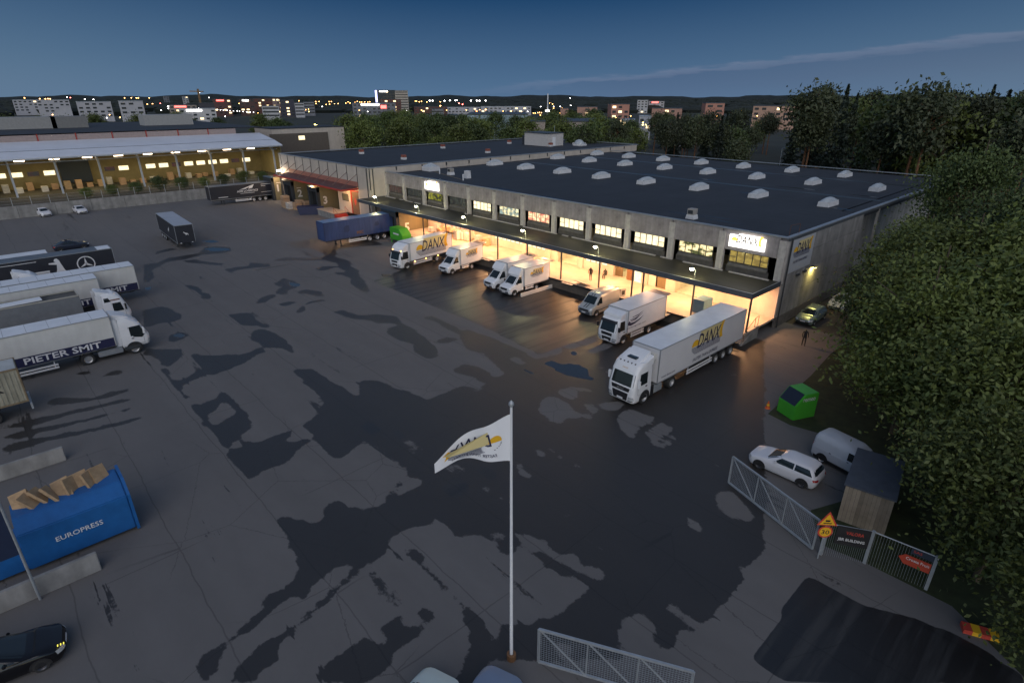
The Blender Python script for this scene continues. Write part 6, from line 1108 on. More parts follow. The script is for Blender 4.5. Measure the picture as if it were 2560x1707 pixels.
for a, b in zip(P_[:-1], P_[1:]):
    obj('rail', MB().tube((*a, 2.0), (*b, 2.0), .03), STEEL, t); m = MB()
    for k in range(22): x = a[0]+(b[0]-a[0])*k/22; y = a[1]+(b[1]-a[1])*k/22; m.bar((x,y,0), (x,y,2), .008)
    o = obj('mesh', m, STEEL, t); o['kind'] = 'stuff'
def board(name, lab, p, q_, z0, z1, m, texts, poly=None):
    d = (Vector((*q_,0)) - Vector((*p,0))); w = d.length; d /= w; n = Vector((d.y, -d.x, 0)); o = Vector((*p, z0)) + n*.1; b = MB()
    pts = poly or [(0,0),(w,0),(w,z1-z0),(0,z1-z0)]; flat_poly(b, o, d, Z_, pts); flat_poly(b, o - n*.03, d, Z_, pts); r = tag(obj(name, b, m), lab, 'sign')
    for s, x, z, h, wd, c in texts: q = MB(); put_text(q, s, o + d*x + Vector((0,0,z)) + n*.01, d, Z_, h, wd); obj('lettering', q, c, r)
RP = mat('red_print', (.5,.06,.04), .5, var=0)
board('sign_board', 'black board with red and white lettering on the fence in front of the shed', (16.1,-28.75), (17.4,-28.0), .95, 2.05, BLACKP, [('VALORA', .42, .66, .2, .8, RP), ('JBR BUILDING', .12, .2, .22, 1.2, PWHITE)])
board('arrow_sign', 'red arrow board with white lettering on the fence near the trees', (18.7,-27.75), (20.0,-27.62), .95, 1.5, mat('red_board', (.45,.06,.03), .5, var=0), [('Crosta Fruit', .3, .3, .16, .95, PWHITE)], [(0,.3),(.25,.0),(1.3,.0),(1.3,.55),(.25,.55)])
board('small_sign', 'narrow dark board with red letters above the red arrow', (19.1,-27.7), (20.05,-27.6), 1.65, 2.0, mat('slate_board', (.03,.04,.06), .5), [('SAS', .1, .12, .14, .35, RP)])
t = thing('traffic_sign', 'yellow speed limit 30 sign below a yellow slippery road triangle', 'traffic sign', (15.75,-29.35,0), R(42)); obj('post', MB().tube((0,0,0), (0,0,2.6), .035), STEEL, t)
SY = mat('sign_yellow', (.75,.42,.02), .5, var=0); q = MB(); disc(q, (0,-.05,1.75), (1,0,0), Z_, .36, 1); disc(q, (0,-.06,1.75), (1,0,0), Z_, .28, 0); put_text(q, '30', (0,-.07,1.75), (1,0,0), Z_, .26, .38, 2, center=True); obj('speed_disc', q, [SY, RP, BLACKP], t)
q = MB(); flat_poly(q, (0,-.05,2.15), (1,0,0), Z_, [(-.5,0),(.5,0),(0,.85)], 1); flat_poly(q, (0,-.06,2.2), (1,0,0), Z_, [(-.38,0),(.38,0),(0,.66)], 0); q.box(-.12,.1,-.075,-.07,2.4,2.5,2); q.box(-.2,.2,-.075,-.07,2.28,2.33,2); obj('warning_triangle', q, [SY, RP, BLACKP], t)
t = thing('shed', 'weathered plank shed with a dark flat roof behind the fence', 'shed', (15.3,-25.5,0), R(10)); 
for k in range(12): obj('plank', MB().box(.19*k+.005, .19*k+.185, -.03, 0, 0, 2.35), mat('grey_plank', (.24,.20,.15), .85, var=.2, rand=.25), t)
obj('wall', MB().box(0, 2.28, .01, 4.2, 0, 2.35), DARKST, t); obj('roof', MB().box(-.08, 2.36, -.1, 4.3, 2.351, 2.45), mat('shed_roof', (.07,.08,.10), .4, var=.2), t)
t = thing('waste_container', 'bright green waste container with a dark open hatch, under the tree', 'waste container', (7.6,-15.95,0), R(-24)); obj('body', MB().prism([(0,0),(0,1.15),(.75,2.0),(2.0,2.0),(2.0,0)], 0, 1.65, 'x'), GREEN, t, .04); obj('hatch', MB().prism([(-.02,1.2),(.7,2.02),(.72,2.0),(.0,1.17)], .1, 1.55, 'x'), mat('dark_hatch', (.01,.015,.03), .4), t); q = MB(); put_text(q, 'remeo', (1.665,.6,1.45), X_, Z_, .26, 1.1); obj('lettering', q, PWHITE, t)
t = thing('traffic_cone', 'small orange cone beside the green waste container', 'cone', (7.0,-16.1,0)); obj('cone', MB().lathe((0,0,0), 'z', [(.2,0),(.16,.04),(.03,.6)], 12), mat('cone_orange', (.7,.12,.02), .5), t); obj('band', MB().lathe((0,0,.25), 'z', [(.125,0),(.10,.14)], 12), YEL, t)
t = thing('waste_compactor', 'green waste compactor standing on legs beside the door marked 5', 'compactor', (-59.4,-7.9,0)); obj('body', MB().prism([(0,.6),(0,2.5),(2.6,2.5),(3.6,1.6),(3.6,.6)], 0, 1.7, 'y'), GREEN, t, .04); [obj('leg', MB().box(x, x+.12, y, y+.12, 0, .6), GREEN, t) for x in (.1, 3.2) for y in (.1, 1.5)]; q = MB(); q.box(1.0, 2.6, -.02, -.01, 1.5, 1.75); obj('print', q, PWHITE, t)
t = thing('skip', 'dark blue skip in front of doors 2 and 3', 'skip', (-91.5,-6.4,0), R(62)); obj('body', MB().prism([(-2.2,0),(-2.6,1.6),(2.6,1.6),(2.2,0)], -1.1, 1.1, 'y'), NAVYC, t, .05)
for i, (x, y, h) in enumerate(((-102.6,-6.9,2.3),(-101,-7.2,1.3),(-99.4,-7.3,1.3),(-98,-6.4,1.4),(-99.5,-5.2,1.6),(-97.3,-4.6,1.5))):
    t = thing('pallet_stack', f'stack of pallets and cartons before door 2, {["tall left","front left","white wrapped front","front right","rear left","rear right"][i]} one', 'pallets', (x, y, 0)); [obj('carton', MB().box(-.7, .7, -.7, .7, .18 + k*h/4, .1 + (k+1)*h/4), WRAP if i == 2 else CARD, t) for k in range(4)]; obj('pallet', MB().box(-.72, .72, -.72, .72, 0, .15), WOODM, t)
for i in range(14): t = thing('dock_goods', 'carton load standing against the lit dock wall', 'cartons', (-56.5 + rnd.choice([.9*i, 1.1*i]), -1.0 - rnd.random(), 1.2), 0, 'cartons along the dock wall'); obj('carton', MB().box(-.45, .45, -.4, .4, .14, rnd.uniform(.6, 1.5)), rnd.choice([CARD, WRAP]), t); obj('pallet', MB().box(-.5, .5, -.45, .45, 0, .13), WOODM, t)
tag(obj('blue_cabinet', MB().box(-.6, .6, -.9, .9, 0, 1.4), mat('steel_blue', (.06,.16,.24), .5), loc=(-6.1,-3.4,1.2), bevel=.03), 'steel blue cabinet on the dock behind the long trailer', 'cabinet')
EU = thing('press_container', 'blue press container with a sloped shoulder and white lettering', 'container', (-10.4,-59.0,0)); obj('body', MB().prism([(0,.2),(0,2.3),(-.85,2.8),(-2.4,2.8),(-2.4,.2)], 0, 4.6, 'y'), BLUEC, EU, .05); obj('end_frame', MB().prism([(.06,.1),(.06,2.35),(-.85,2.95),(-2.4,2.95),(-2.4,.1)], 4.61, 4.75, 'y'), BLUEC, EU); q = MB(); put_text(q, 'EUROPRESS', (.02,1.3,1.2), X_, Z_, .28, 2.0); obj('lettering', q, PWHITE, EU); obj('press_head', MB().box(-2.2, -.2, -3, -.01, .2, 1.5), BLUEC, EU)
for k in range(9): t = tag(obj('wood_pallet', MB().box(-.6, .6, -.4, .4, -.07, .07), WOODM, loc=(-12.2 + .2*(k % 2), -58.5 + .42*k, 2.95)), 'broken wooden pallet thrown on top of the blue press container', 'pallet', 'pallets on the blue container'); t.rotation_euler = (rnd.uniform(-.6,.6), rnd.uniform(.5,1.2), rnd.random())
for lab, x, y0, y1, h in (('long low concrete barrier before the blue press container', -8.6, -61.5, -56.4, .95), ('concrete barrier left of the tyre streaks', -21.3, -60, -56.2, .9)): tag(obj('concrete_barrier', MB().prism([(-.3,0),(-.12,h),(.12,h),(.3,0)], y0, y1, 'y'), CONCG, loc=(x,0,0), bevel=.03), lab, 'barrier')
t = thing('lamp_post', 'grey post with a dark blue panel at the left edge by the barrier', 'sign post', (-8.1,-58.9,0)); obj('post', MB().tube((0,0,0), (0,0,6), .06), STEEL, t); obj('panel', MB().box(-.04, .04, -1.8, -.05, 2.8, 5.5), mat('navy_panel', (.015,.025,.06), .5), t)
t = thing('striped_barrier', 'yellow and red striped plastic barrier lying by the road edge', 'barrier', (21.9,-29.3,0), R(24))
for k in range(4): obj('stripe_block', MB().box(.33*k, .33*k+.325, 0, .5, 0, .22), [SY, RP][(k+1) % 2], t)
# people: one skinned figure each
def person(lab, loc, rz, sit, shirt, legs):
    V = [(0,0,.95),(0,0,1.2),(0,0,1.42),(0,0,1.52),(0,-.02,1.66),(.2,0,1.4),(.26,-.04,1.12),(.24,-.16,.9),(-.2,0,1.4),(-.26,-.04,1.12),(-.24,-.16,.9),(.1,0,.9),(.11,-.03,.5),(.11,.02,.06),(.11,-.14,.03),(-.1,0,.9),(-.11,.05,.5),(-.11,.12,.06),(-.11,-.02,.03)]
    if sit: V = [(x,y,z-.45) for x,y,z in V[:11]] + [(.1,-.05,.45),(.12,-.45,.47),(.12,-.45,.06),(.12,-.58,.03),(-.1,-.05,.45),(-.12,-.45,.47),(-.12,-.45,.06),(-.12,-.58,.03)]
    E = [(0,1),(1,2),(2,3),(3,4),(2,5),(5,6),(6,7),(2,8),(8,9),(9,10),(0,11),(11,12),(12,13),(13,14),(0,15),(15,16),(16,17),(17,18)]
    rad = [.15,.15,.15,.06,.11,.07,.05,.04,.07,.05,.04,.1,.07,.05,.04,.1,.07,.05,.04]
    me = bpy.data.meshes.new('person'); me.from_pydata(V, E, []); o = bpy.data.objects.new('person', me); COL.objects.link(o); o.modifiers.new('s', 'SKIN')
    me.skin_vertices.new() if hasattr(me.skin_vertices, 'new') and not me.skin_vertices else None
    for v, r in zip(me.skin_vertices[0].data, rad): v.radius = (r, r*.8)
    me.skin_vertices[0].data[0].use_root = True; o.modifiers.new('u', 'SUBSURF').levels = 1
    for m in (mat(shirt[0], shirt[1], .8), ): me.materials.append(m)
    o.location = loc; o.rotation_euler = (0,0,rz); tag(o, lab, 'person')
try:
    person('person in dark clothes standing on the lit dock', (-21.0,-3.6,1.2), .3, 0, ('dark_clothes', (.03,.025,.02)), 0); person('person in dark clothes sitting by the dock wall', (-20.4,-1.5,1.2), .2, 1, ('dark_clothes', (.03,.025,.02)), 0); person('person in black clothes walking near the stairs by the side wall', (3.9,-1.95,0), .5, 0, ('black_clothes', (.02,.02,.02)), 0)
except Exception as e: print('person', e)
CITY=[(-680.6, 131.2, 25.1, 14, 13.8, 0, 75.0, 'beige4', 'office_building', 'beige four storey office block under a red roof sign, far off'),
(-600.3, 121.6, 30.4, 14, 11.5, 0, 74.0, 'white_hall', 'warehouse', 'low white hall with a glowing white strip sign and a row of lamps'),
(-768.0, 198.8, 19.7, 20, 19.0, 0, 72.1, 'brickbox', 'office_building', 'dark brick office tower with white top storey and red sign'),
(-768.4, 228.6, 17.3, 20, 18.9, 0, 70.2, 'brickbox2', 'office_building', 'dark brick office tower with glowing white sign on its white top storey'),
(-822.6, 275.0, 33.7, 14, 19.2, 0, 68.6, 'brick', 'office_building', 'long dark red brick office block behind the white banded one'),
(-589.1, 185.6, 15.5, 14, 13.3, 0, 68.4, 'banded', 'office_building', 'white office block with dark window bands before the brick block'),
(-1432.2, 340.1, 11.3, 14, 22.3, 0, 74.7, 'tower', 'tower_block', 'pale slim tower block on the horizon left of the crane'),
(-1538.2, 329.6, 11.7, 14, 22.3, 0, 76.1, 'towerd', 'tower_block', 'dim grey tower block on the horizon, far left one'),
(-725.8, 247.6, 8.1, 14, 20.0, 0, 67.9, 'brickbox3', 'office_building', 'brick and white office block at the edge of the lit office row'),
(-686.0, 244.5, 15.1, 18, 18.0, 0, 67.0, 'darklit', 'office_building', 'dark glass office block with violet lit stair windows'),
(-660.7, 247.3, 9.7, 14, 15.2, 0, 66.0, 'banded', 'office_building', 'pale office block with dark window bands beside the violet lit one'),
(-710.8, 282.1, 12.3, 14, 15.7, 0, 65.2, 'banded2', 'office_building', 'grey office block with lamps along its roof edge'),
(-756.2, 419.6, 27.1, 24, 30.0, 0, 58.5, 'hotel', 'hotel_tower', 'tall dark glass hotel tower with glowing white roof sign and violet edge'),
(-735.8, 433.3, 17.8, 24, 29.5, 0, 57.1, 'hotelb', 'hotel_tower', 'tall cream tower wing with white window bands beside the glass hotel'),
(-547.6, 277.4, 42.5, 40, 15.8, 0, 59.6, 'mall', 'shopping_centre', 'long grey shopping centre with a row of glowing signs'),
(-629.8, 348.3, 24.9, 14, 18.7, 0, 58.2, 'brick', 'office_building', 'low red brick block at the foot of the hotel tower'),
(-627.2, 456.3, 47.6, 14, 8.7, 0, 51.7, 'lowwhite', 'warehouse', 'low pale flat roofed hall under white floodlights, left one'),
(-559.9, 473.7, 63.1, 14, 10.1, 0, 47.7, 'lowwhite', 'warehouse', 'low pale flat roofed hall under white floodlights, right one'),
(-619.5, 399.9, 41.2, 14, 10.2, 0, 54.6, 'brick', 'warehouse', 'low brown brick hall under the row of white floodlights'),
(-331.2, 189.3, 9.1, 20, 10.4, 0, 55.2, 'adhall', 'shop', 'small hall with blue wall and round orange advert'),
(-322.0, 206.1, 6.6, 25, 10.0, 0, 52.6, 'grey', 'warehouse', 'grey windowless hall between the trees and the orange advert'),
(-436.6, 277.4, 10.4, 14, 11.4, 0, 53.9, 'banded2', 'shop', 'grey shop hall with dark blue stripe'),
(-243.8, 179.2, 32.4, 50, 12.8, 0, 48.4, 'bluehall', 'sports_hall', 'wide hall with pale blue green roof behind the trees'),
(-172.6, 138.2, 8.8, 30, 11.9, 0, 45.0, 'columns', 'office_building', 'cream hall with tall dark window slots beside the trees'),
(-137.4, 132.5, 18.4, 34, 13.1, 0, 40.1, 'columns', 'warehouse', 'brown roofed hall with pale pillars behind the dark trees'),
(-359.5, 363.3, 7.2, 14, 11.9, 0, 42.3, 'pink', 'apartment_building', 'small pink apartment block half hidden by trees left of the gable block'),
(-318.2, 346.3, 16.6, 14, 13.8, 0, 40.2, 'pink', 'apartment_building', 'wide pink apartment block behind the brown roofed hall'),
(-267.7, 322.8, 13.6, 14, 16.5, 0, 49.4, 'pinkgable', 'apartment_building', 'pink gabled apartment block with lit balconies, left of two'),
(-254.7, 368.6, 23.0, 14, 13.2, 0, 33.1, 'pink', 'apartment_building', 'long salmon apartment block with pale window columns'),
(-501.5, 684.5, 14.7, 14, 17.0, 0, 35.2, 'white', 'office_building', 'white lit office block on the far wooded slope'),
(-496.9, 712.0, 22.0, 14, 15.7, 0, 34.0, 'redsign', 'shop', 'white shop block with a red glowing sign on the far slope'),
(-210.6, 360.2, 13.2, 14, 17.4, 0, 41.2, 'pinkgable', 'apartment_building', 'pink gabled apartment block with lit balconies, right of two'),
(-174.6, 389.3, 34.3, 14, 15.6, 0, 23.8, 'pinkdark', 'apartment_building', 'long peach apartment block with dark flat roof above the pines'),
(-165.7, 436.2, 7.9, 14, 17.0, 0, 20.8, 'pink', 'apartment_building', 'peach apartment block peeping over the forest pines'),
(-136.2, 206.9, 8.6, 14, 9.0, 0, 31.0, 'white_low', 'shed', 'low white sheds behind the pines by red lights'),
(-129.0, 211.1, 6.0, 14, 10.7, 0, 29.4, 'white_low', 'shop', 'low white car showroom behind the pines'),
(-178.2, 214.9, 6.8, 14, 10.4, 0, 36.4, 'white_low', 'shop', 'low white shop behind the poplar trees'),
(-176.8, 228.3, 6.3, 14, 11.9, 0, 34.9, 'white_low', 'shop', 'pale grey shop with slanting roof behind the birches'),
(-879.4, 46.1, 31.0, 14, 18.2, 0, 83.5, 'lowwhite', 'office_building', 'pale low block beyond the left trees'),
(-676.6, 53.9, 26.9, 14, 17.3, 0, 81.0, 'lowwhite', 'office_building', 'pale terrace block beyond the left trees'),
(-573.3, 63.6, 17.1, 14, 18.3, 0, 78.6, 'lowwhite', 'office_building', 'pale block with orange lit wall behind the left trees'),
(-981.4, 31.3, 29.5, 14, 17.9, 0, 85.0, 'lowwhite', 'warehouse', 'far pale low hall on the left skyline'),
(-655.4, 146.8, 14.2, 14, 15.6, 0, 73.3, 'dark', 'warehouse', 'dark flat hall behind the white hall with lamps')]
LAMPS=[(-1373,63,19.6,'o',1.22),(-1371,84,18.3,'o',1.22),(-1370,92,18.1,'o',1.22),(-1370,96,18.3,'o',1.22),(-1370,99,18.1,'o',1.22),(-1352,212,19.4,'o',1.22),(-1348,231,19.4,'o',1.22),(-1350,223,19.7,'o',1.22),(-521,3,10,'o',0.48),(-490,32,10,'o',0.45),(-420,25,10,'o',0.39),(-424,-18,10,'o',0.78),(-421,-15,10,'o',0.78),(-1367,124,20.8,'w',1.22),(-1363,150,17.3,'w',1.22),(-1361,163,16.9,'w',1.22),(-419,18,10,'w',0.39),(-1039,169,10,'w',0.95),(-1366,129,20,'r',1.22),(-805,178,9,'w',0.6),(-784,176,9,'w',0.59),(-765,174,9,'w',0.57),(-746,172,9,'w',0.56),(-728,170,9,'w',0.55),(-711,168,9,'w',0.54),(-695,165,9,'w',0.53),(-679,164,9,'w',0.51),(-663,162,9,'w',0.5),(-648,160,9,'w',0.49),(-634,159,9,'w',0.48),(-620,157,9,'w',0.47),(-607,156,9,'w',0.46),(-594,155,9,'w',0.46),(-582,153,9,'w',0.45),(-570,152,9,'w',0.44),(-558,151,9,'w',0.43),(-547,150,9,'w',0.42),(-536,149,9,'w',0.42),(-1348,231,19.5,'o',1.22),(-1348,234,19.4,'o',1.22),(-1344,252,19.5,'o',1.22),(-1185,211,10,'o',1.08),(-1242,232,10,'o',1.13),(-1155,311,10,'o',1.08),(-1177,361,10,'o',1.11),(-470,128,10,'o',0.46),(-341,58,10,'o',0.33),(-1317,353,20,'w',1.22),(-1322,338,28.9,'w',1.22),(-1022,165,10,'w',0.93),(-914,176,10,'w',0.84),(-720,127,10,'w',0.67),(-633,99,10,'w',0.59),(-396,79,10,'w',0.38),(-885,168,10,'w',0.82),(-1289,256,10,'r',1.18),(-1257,513,13.5,'o',1.22),(-922,409,10,'o',0.92),(-956,432,10,'o',0.96),(-1009,468,10,'o',1.01),(-1032,487,10,'o',1.04),(-1231,569,11.9,'o',1.22),(-1229,573,11.9,'o',1.22),(-1240,550,12,'o',1.22),(-1059,457,10,'o',1.05),(-1101,539,10,'o',1.11),(-1213,604,11.3,'o',1.22),(-1117,557,10,'o',1.13),(-1232,631,10,'o',1.25),(-1203,621,12.1,'o',1.22),(-1266,662,10,'o',1.29),(-1263,665,10,'o',1.29),(-1196,635,11.2,'o',1.22),(-1253,675,10,'o',1.29),(-1190,644,11.4,'o',1.22),(-1036,559,10,'o',1.07),(-1203,661,10,'o',1.24),(-1171,696,10,'o',1.23),(-866,529,10,'o',0.93),(-503,235,10,'o',0.53),(-348,174,10,'o',0.38),(-585,223,10,'o',0.58),(-1243,544,12,'o',1.22),(-1270,485,14.8,'o',1.22),(-559,208,10,'o',0.56),(-1206,516,10,'o',1.19),(-1157,479,10,'o',1.13),(-294,123,10,'y',0.32),(-212,95,10,'y',0.24),(-246,69,10,'y',0.26),(-240,67,10,'y',0.25),(-485,177,10,'y',0.49),(-1271,481,13.2,'w',1.22),(-469,265,10,'w',0.51),(-737,312,10,'w',0.74),(-451,214,10,'w',0.48),(-610,288,10,'w',0.63),(-1264,497,11.8,'v',1.22),(-1118,471,10,'v',1.1),(-1074,441,10,'v',1.05),(-733,246,10,'v',0.71),(-221,116,20,'w',0.26),(-220,117,20,'w',0.26),(-212,118,20,'w',0.26),(-229,134,20,'w',0.28),(-227,136,20,'w',0.28),(-235,143,20,'w',0.28),(-211,133,20,'w',0.26),(-209,135,20,'w',0.26),(-201,130,20,'w',0.25),(-206,138,20,'w',0.26),(-1138,728,12.5,'o',1.22),(-1136,730,12.3,'o',1.22),(-1133,735,11.2,'o',1.22),(-1130,739,12.2,'o',1.22),(-1192,797,10,'o',1.3),(-469,282,10,'o',0.52),(-448,296,10,'o',0.51),(-442,315,10,'o',0.52),(-400,293,10,'o',0.48),(-400,293,10,'o',0.48),(-446,335,10,'o',0.53),(-384,310,10,'o',0.48),(-355,305,10,'o',0.46),(-318,282,10,'o',0.42),(-317,283,10,'o',0.42),(-325,294,10,'o',0.43),(-328,299,10,'o',0.44),(-323,296,10,'o',0.43),(-278,249,10,'o',0.37),(-177,84,10,'o',0.21),(-1106,773,11.1,'o',1.22),(-806,812,10,'o',1.05),(-682,461,10,'o',1.3),(-444,341,10,'o',0.91),(-379,315,10,'o',0.81),(-361,318,10,'w',0.47),(-531,507,10,'w',0.69),(-925,684,10,'r',1.68),(-799,593,10,'r',1.47),(-806,812,10,'o',1.05),(-720,729,10,'o',0.95),(-448,443,10,'o',0.6),(-454,463,10,'o',0.62),(-307,300,10,'o',0.42),(-342,418,10,'o',0.52),(-208,243,10,'o',0.33),(-223,278,10,'o',0.36),(-199,293,10,'o',0.36),(-261,266,10,'o',0.37),(-305,362,10,'o',0.7),(-258,389,10,'o',0.69),(-911,988,18.9,'w',1.22),(-524,536,10,'w',0.7),(-578,617,10,'w',0.79),(-530,530,10,'w',0.7),(-171,180,10,'y',0.27),(-169,180,10,'y',0.27),(-169,182,10,'y',0.27),(-166,180,10,'y',0.26),(-156,197,10,'y',0.27),(-142,177,10,'y',0.25),(-141,178,10,'y',0.25),(-254,489,10,'o',0.64),(-206,424,10,'o',0.56),(-168,343,10,'o',0.46),(-183,317,10,'o',0.45),(-158,284,10,'o',0.4),(-519,1238,10,'y',1.23),(-505,1241,11,'y',1.22),(-83,135,10,'y',0.19)]
# ------------------------------------------------------------------ trees
BARK = mat('bark', (.10,.075,.05), .9, var=.3); PBARK = mat('pine_bark', (.16,.075,.035), .9, var=.3)
def leafmat(n, c):
    m = mat(n, c, .65, var=.35, scale=.5, rand=.3); return m
LFB = leafmat('broad_leaf', (.105,.135,.026)); LFD = leafmat('dark_leaf', (.062,.090,.022)); LFP = leafmat('pine_needle', (.048,.060,.024)); LFS = leafmat('spruce_needle', (.018,.030,.017)); LFR = leafmat('russet_leaf', (.13,.065,.025))
def leaves(name, n, size, kind, m, seed):
    r = np.random.default_rng(seed)
    if kind == 'spruce':
        z = .08 + .92 * r.random(n) ** 1.3; a = r.random(n) * 6.283; lay = .75 + .25*np.sin(z*55); rr = (1 - z) * .24 * lay * np.sqrt(r.random(n)); C_ = np.stack([rr*np.cos(a), rr*np.sin(a), z], 1)
    else:
        nb = 70 if kind == 'broad' else 26; ctr = np.empty((0,3))
        while len(ctr) < nb:
            p = r.uniform(-1, 1, (200, 3)); d = np.linalg.norm(p, axis=1); p = p[(d < 1) & (d > .45)]; ctr = np.concatenate([ctr, p])
        ctr = ctr[:nb]; k = r.integers(0, nb, n); sg = (.05 + .04*r.random(nb))[k][:, None]
        if kind == 'broad': ctr = ctr * [.30,.30,.40] * (1 - .35*np.maximum(0, ctr[:, 2:3])) + [0,0,.57]
        else: ctr = ctr * [.17,.17,.22] + [0,0,.76]
        C_ = ctr[k] + r.normal(size=(n, 3)) * sg * [1,1,.7]
    N_ = r.normal(size=(n, 3)) + [0,0,.5]; N_ /= np.linalg.norm(N_, axis=1)[:, None]; T = np.cross(N_, r.normal(size=(n, 3))); T /= np.linalg.norm(T, axis=1)[:, None]; Bv = np.cross(N_, T); s = size * (.6 + .8*r.random(n))[:, None]
    v = np.stack([C_ - T*s, C_ - Bv*s*.5, C_ + T*s, C_ + Bv*s*.5], 1).reshape(-1, 3)
    me = bpy.data.meshes.new('crown'); me.vertices.add(len(v)); me.vertices.foreach_set('co', v.astype(np.float32).ravel()); me.loops.add(n*4); me.loops.foreach_set('vertex_index', np.arange(n*4, dtype=np.int32)); me.polygons.add(n); me.polygons.foreach_set('loop_start', np.arange(0, n*4, 4, dtype=np.int32)); me.update(calc_edges=True); me.materials.append(m); return me
def trunk(kind, m, seed):
    r = random.Random(seed); g = MB(); g.tube((0,0,0), (.01,0,.5), .016, .011, 7); g.tube((.01,0,.5), (0,.01,.93), .011, .003, 6)
    for k in range(12 if kind != 'spruce' else 0):
        z = r.uniform(.3, .8) if kind == 'broad' else r.uniform(.6, .88); a = r.random()*6.28; l = r.uniform(.1,.24)*(1 if kind == 'broad' else .7); g.tube((.005,0,z), (l*math.cos(a), l*math.sin(a), z + l*.6), .006, .002, 5)
    return g.mesh('trunk', m)
CR = {'broad': [leaves('a', 15000, .011, 'broad', LFB, 1), leaves('b', 15000, .011, 'broad', LFD, 2), leaves('c', 15000, .012, 'broad', LFB, 3)], 'mid': [leaves('d', 3500, .024, 'broad', LFD, 4), leaves('e', 3500, .024, 'broad', LFB, 5)], 'pine': [leaves('p', 2600, .02, 'pine', LFP, 6), leaves('p', 2600, .02, 'pine', LFP, 7)], 'spruce': [leaves('s', 4200, .018, 'spruce', LFS, 8)], 'russet': [leaves('r', 2500, .03, 'broad', LFR, 9)]}
TR = {'broad': trunk('broad', BARK, 1), 'pine': trunk('pine', PBARK, 2), 'spruce': trunk('spruce', BARK, 3)}
def tree(name, lab, x, y, h, kind, wid=1., group=None, z=0):
    t = thing(name, lab, 'tree', (x, y, z), rnd.random()*6.28, group, (h*wid, h*wid, h)); obj('crown', rnd.choice(CR[kind]), None, t); obj('trunk', TR['broad' if kind in ('mid','russet') else kind], None, t)
NEAR = [(14.6,-13.1,13,1.1,'beside the green waste container'),(10.5,-2.0,11,1.15,'opposite the dock stairs'),(13.5,-6.5,13,1.1,'behind the walking person'),(6.6,19,11,1.0,'before the recessed side wall'),(9,9.5,12.5,1.1,'beside the half hidden white car'),(13.5,4,14,1.1,'behind the side road'),(8,31,18.5,.85,'tallest at the far end of the side wall'),(15,16,16,1.0,'behind the side road trees'),(20,-19,13,1.1,'over the shed roof'),(21.6,-25.2,10.5,1.1,'at the fence end'),(25,-30,9,1.1,'beside the striped barrier'),(19,-9,15,1.1,'behind the grey van'),(19,2,16,1.1,'in the middle of the thicket'),(25,-15,15,1.1,'at the right edge'),(25,-5,16,1.1,'deep in the thicket'),(20,27,18,1.0,'where thicket meets pine wood'),(27.5,-22.5,13,1.1,'right of the shed')]
for x, y, h, w, s in NEAR: tree('leafy_tree', f'leafy green tree {s}', x, y, h, 'broad', w)
rnd.seed(5)
for i in range(150):
    a = math.radians(47.1) - math.radians(rnd.uniform(4, 46)); d = rnd.uniform(135, 300); x = CAM.x - math.sin(a)*d; y = CAM.y + math.cos(a)*d
    if y < 72 and x < 8 or y < 30: continue
    off = 47.1 - math.degrees(a); k = rnd.choice(['pine','pine','spruce','mid']) if off > 14 else rnd.choice(['mid','mid','pine']); h = (rnd.uniform(17, 25) if off > 25 else rnd.uniform(12, 17.5))
    tree({'pine':'pine_tree','spruce':'spruce_tree','mid':'birch_tree'}[k], {'pine':'tall pine with bare reddish trunk in the wood behind the warehouse','spruce':'dark pointed spruce in the wood behind the warehouse','mid':'bushy birch in the wood behind the warehouse'}[k], x, y, h, k, .9, {'pine':'pines behind the warehouse','spruce':'spruces behind the warehouse','mid':'birches behind the warehouse'}[k])
for i in range(95):
    a = math.radians(47.1) + math.radians(rnd.uniform(-8, 17)); d = rnd.uniform(190, 380); tree('birch_tree', 'dark leafy tree in the belt behind the annex', CAM.x - math.sin(a)*d, CAM.y + math.cos(a)*d, rnd.uniform(9, 17), 'mid', 1.0, 'trees behind the annex')
for i in range(40):
    a = math.radians(47.1) + math.radians(rnd.uniform(20, 43)); d = rnd.uniform(300, 420); tree('birch_tree', 'dark leafy tree beyond the freight hall', CAM.x - math.sin(a)*d, CAM.y + math.cos(a)*d, rnd.uniform(9, 16), 'mid', 1.0, 'trees beyond the freight hall')
for i in range(22): tree('russet_bush', 'russet young tree at the edge of the pine wood', rnd.uniform(-55, 8), rnd.uniform(78, 100), rnd.uniform(4, 8), 'russet', 1.1, 'russet trees behind the warehouse')
for i in range(9): tree('shrub', 'low green shrub behind the fence on the retaining wall', -129, -38 + 4.6*i, rnd.uniform(2.2, 4), 'mid', 1.4, 'shrubs on the retaining wall', 2.0)
# far forest between the town and the ridge
ff = MB(); 
for i in range(2600):
    a = math.radians(47.1) + math.radians(rnd.uniform(-46, 46)); d = rnd.uniform(900, 3800); x = CAM.x - math.sin(a)*d; y = CAM.y + math.cos(a)*d; h = rnd.uniform(6, 12); w = rnd.uniform(8, 26)
    ff.lathe((x, y, 0), 'z', [(w*.9,0),(w,h*.5),(w*.5,h*.9),(.1,h)], 6)
o = obj('far_woods', ff, mat('far_wood_green', (.016,.022,.016), 1., var=.4, scale=.02)); o['kind'] = 'stuff'
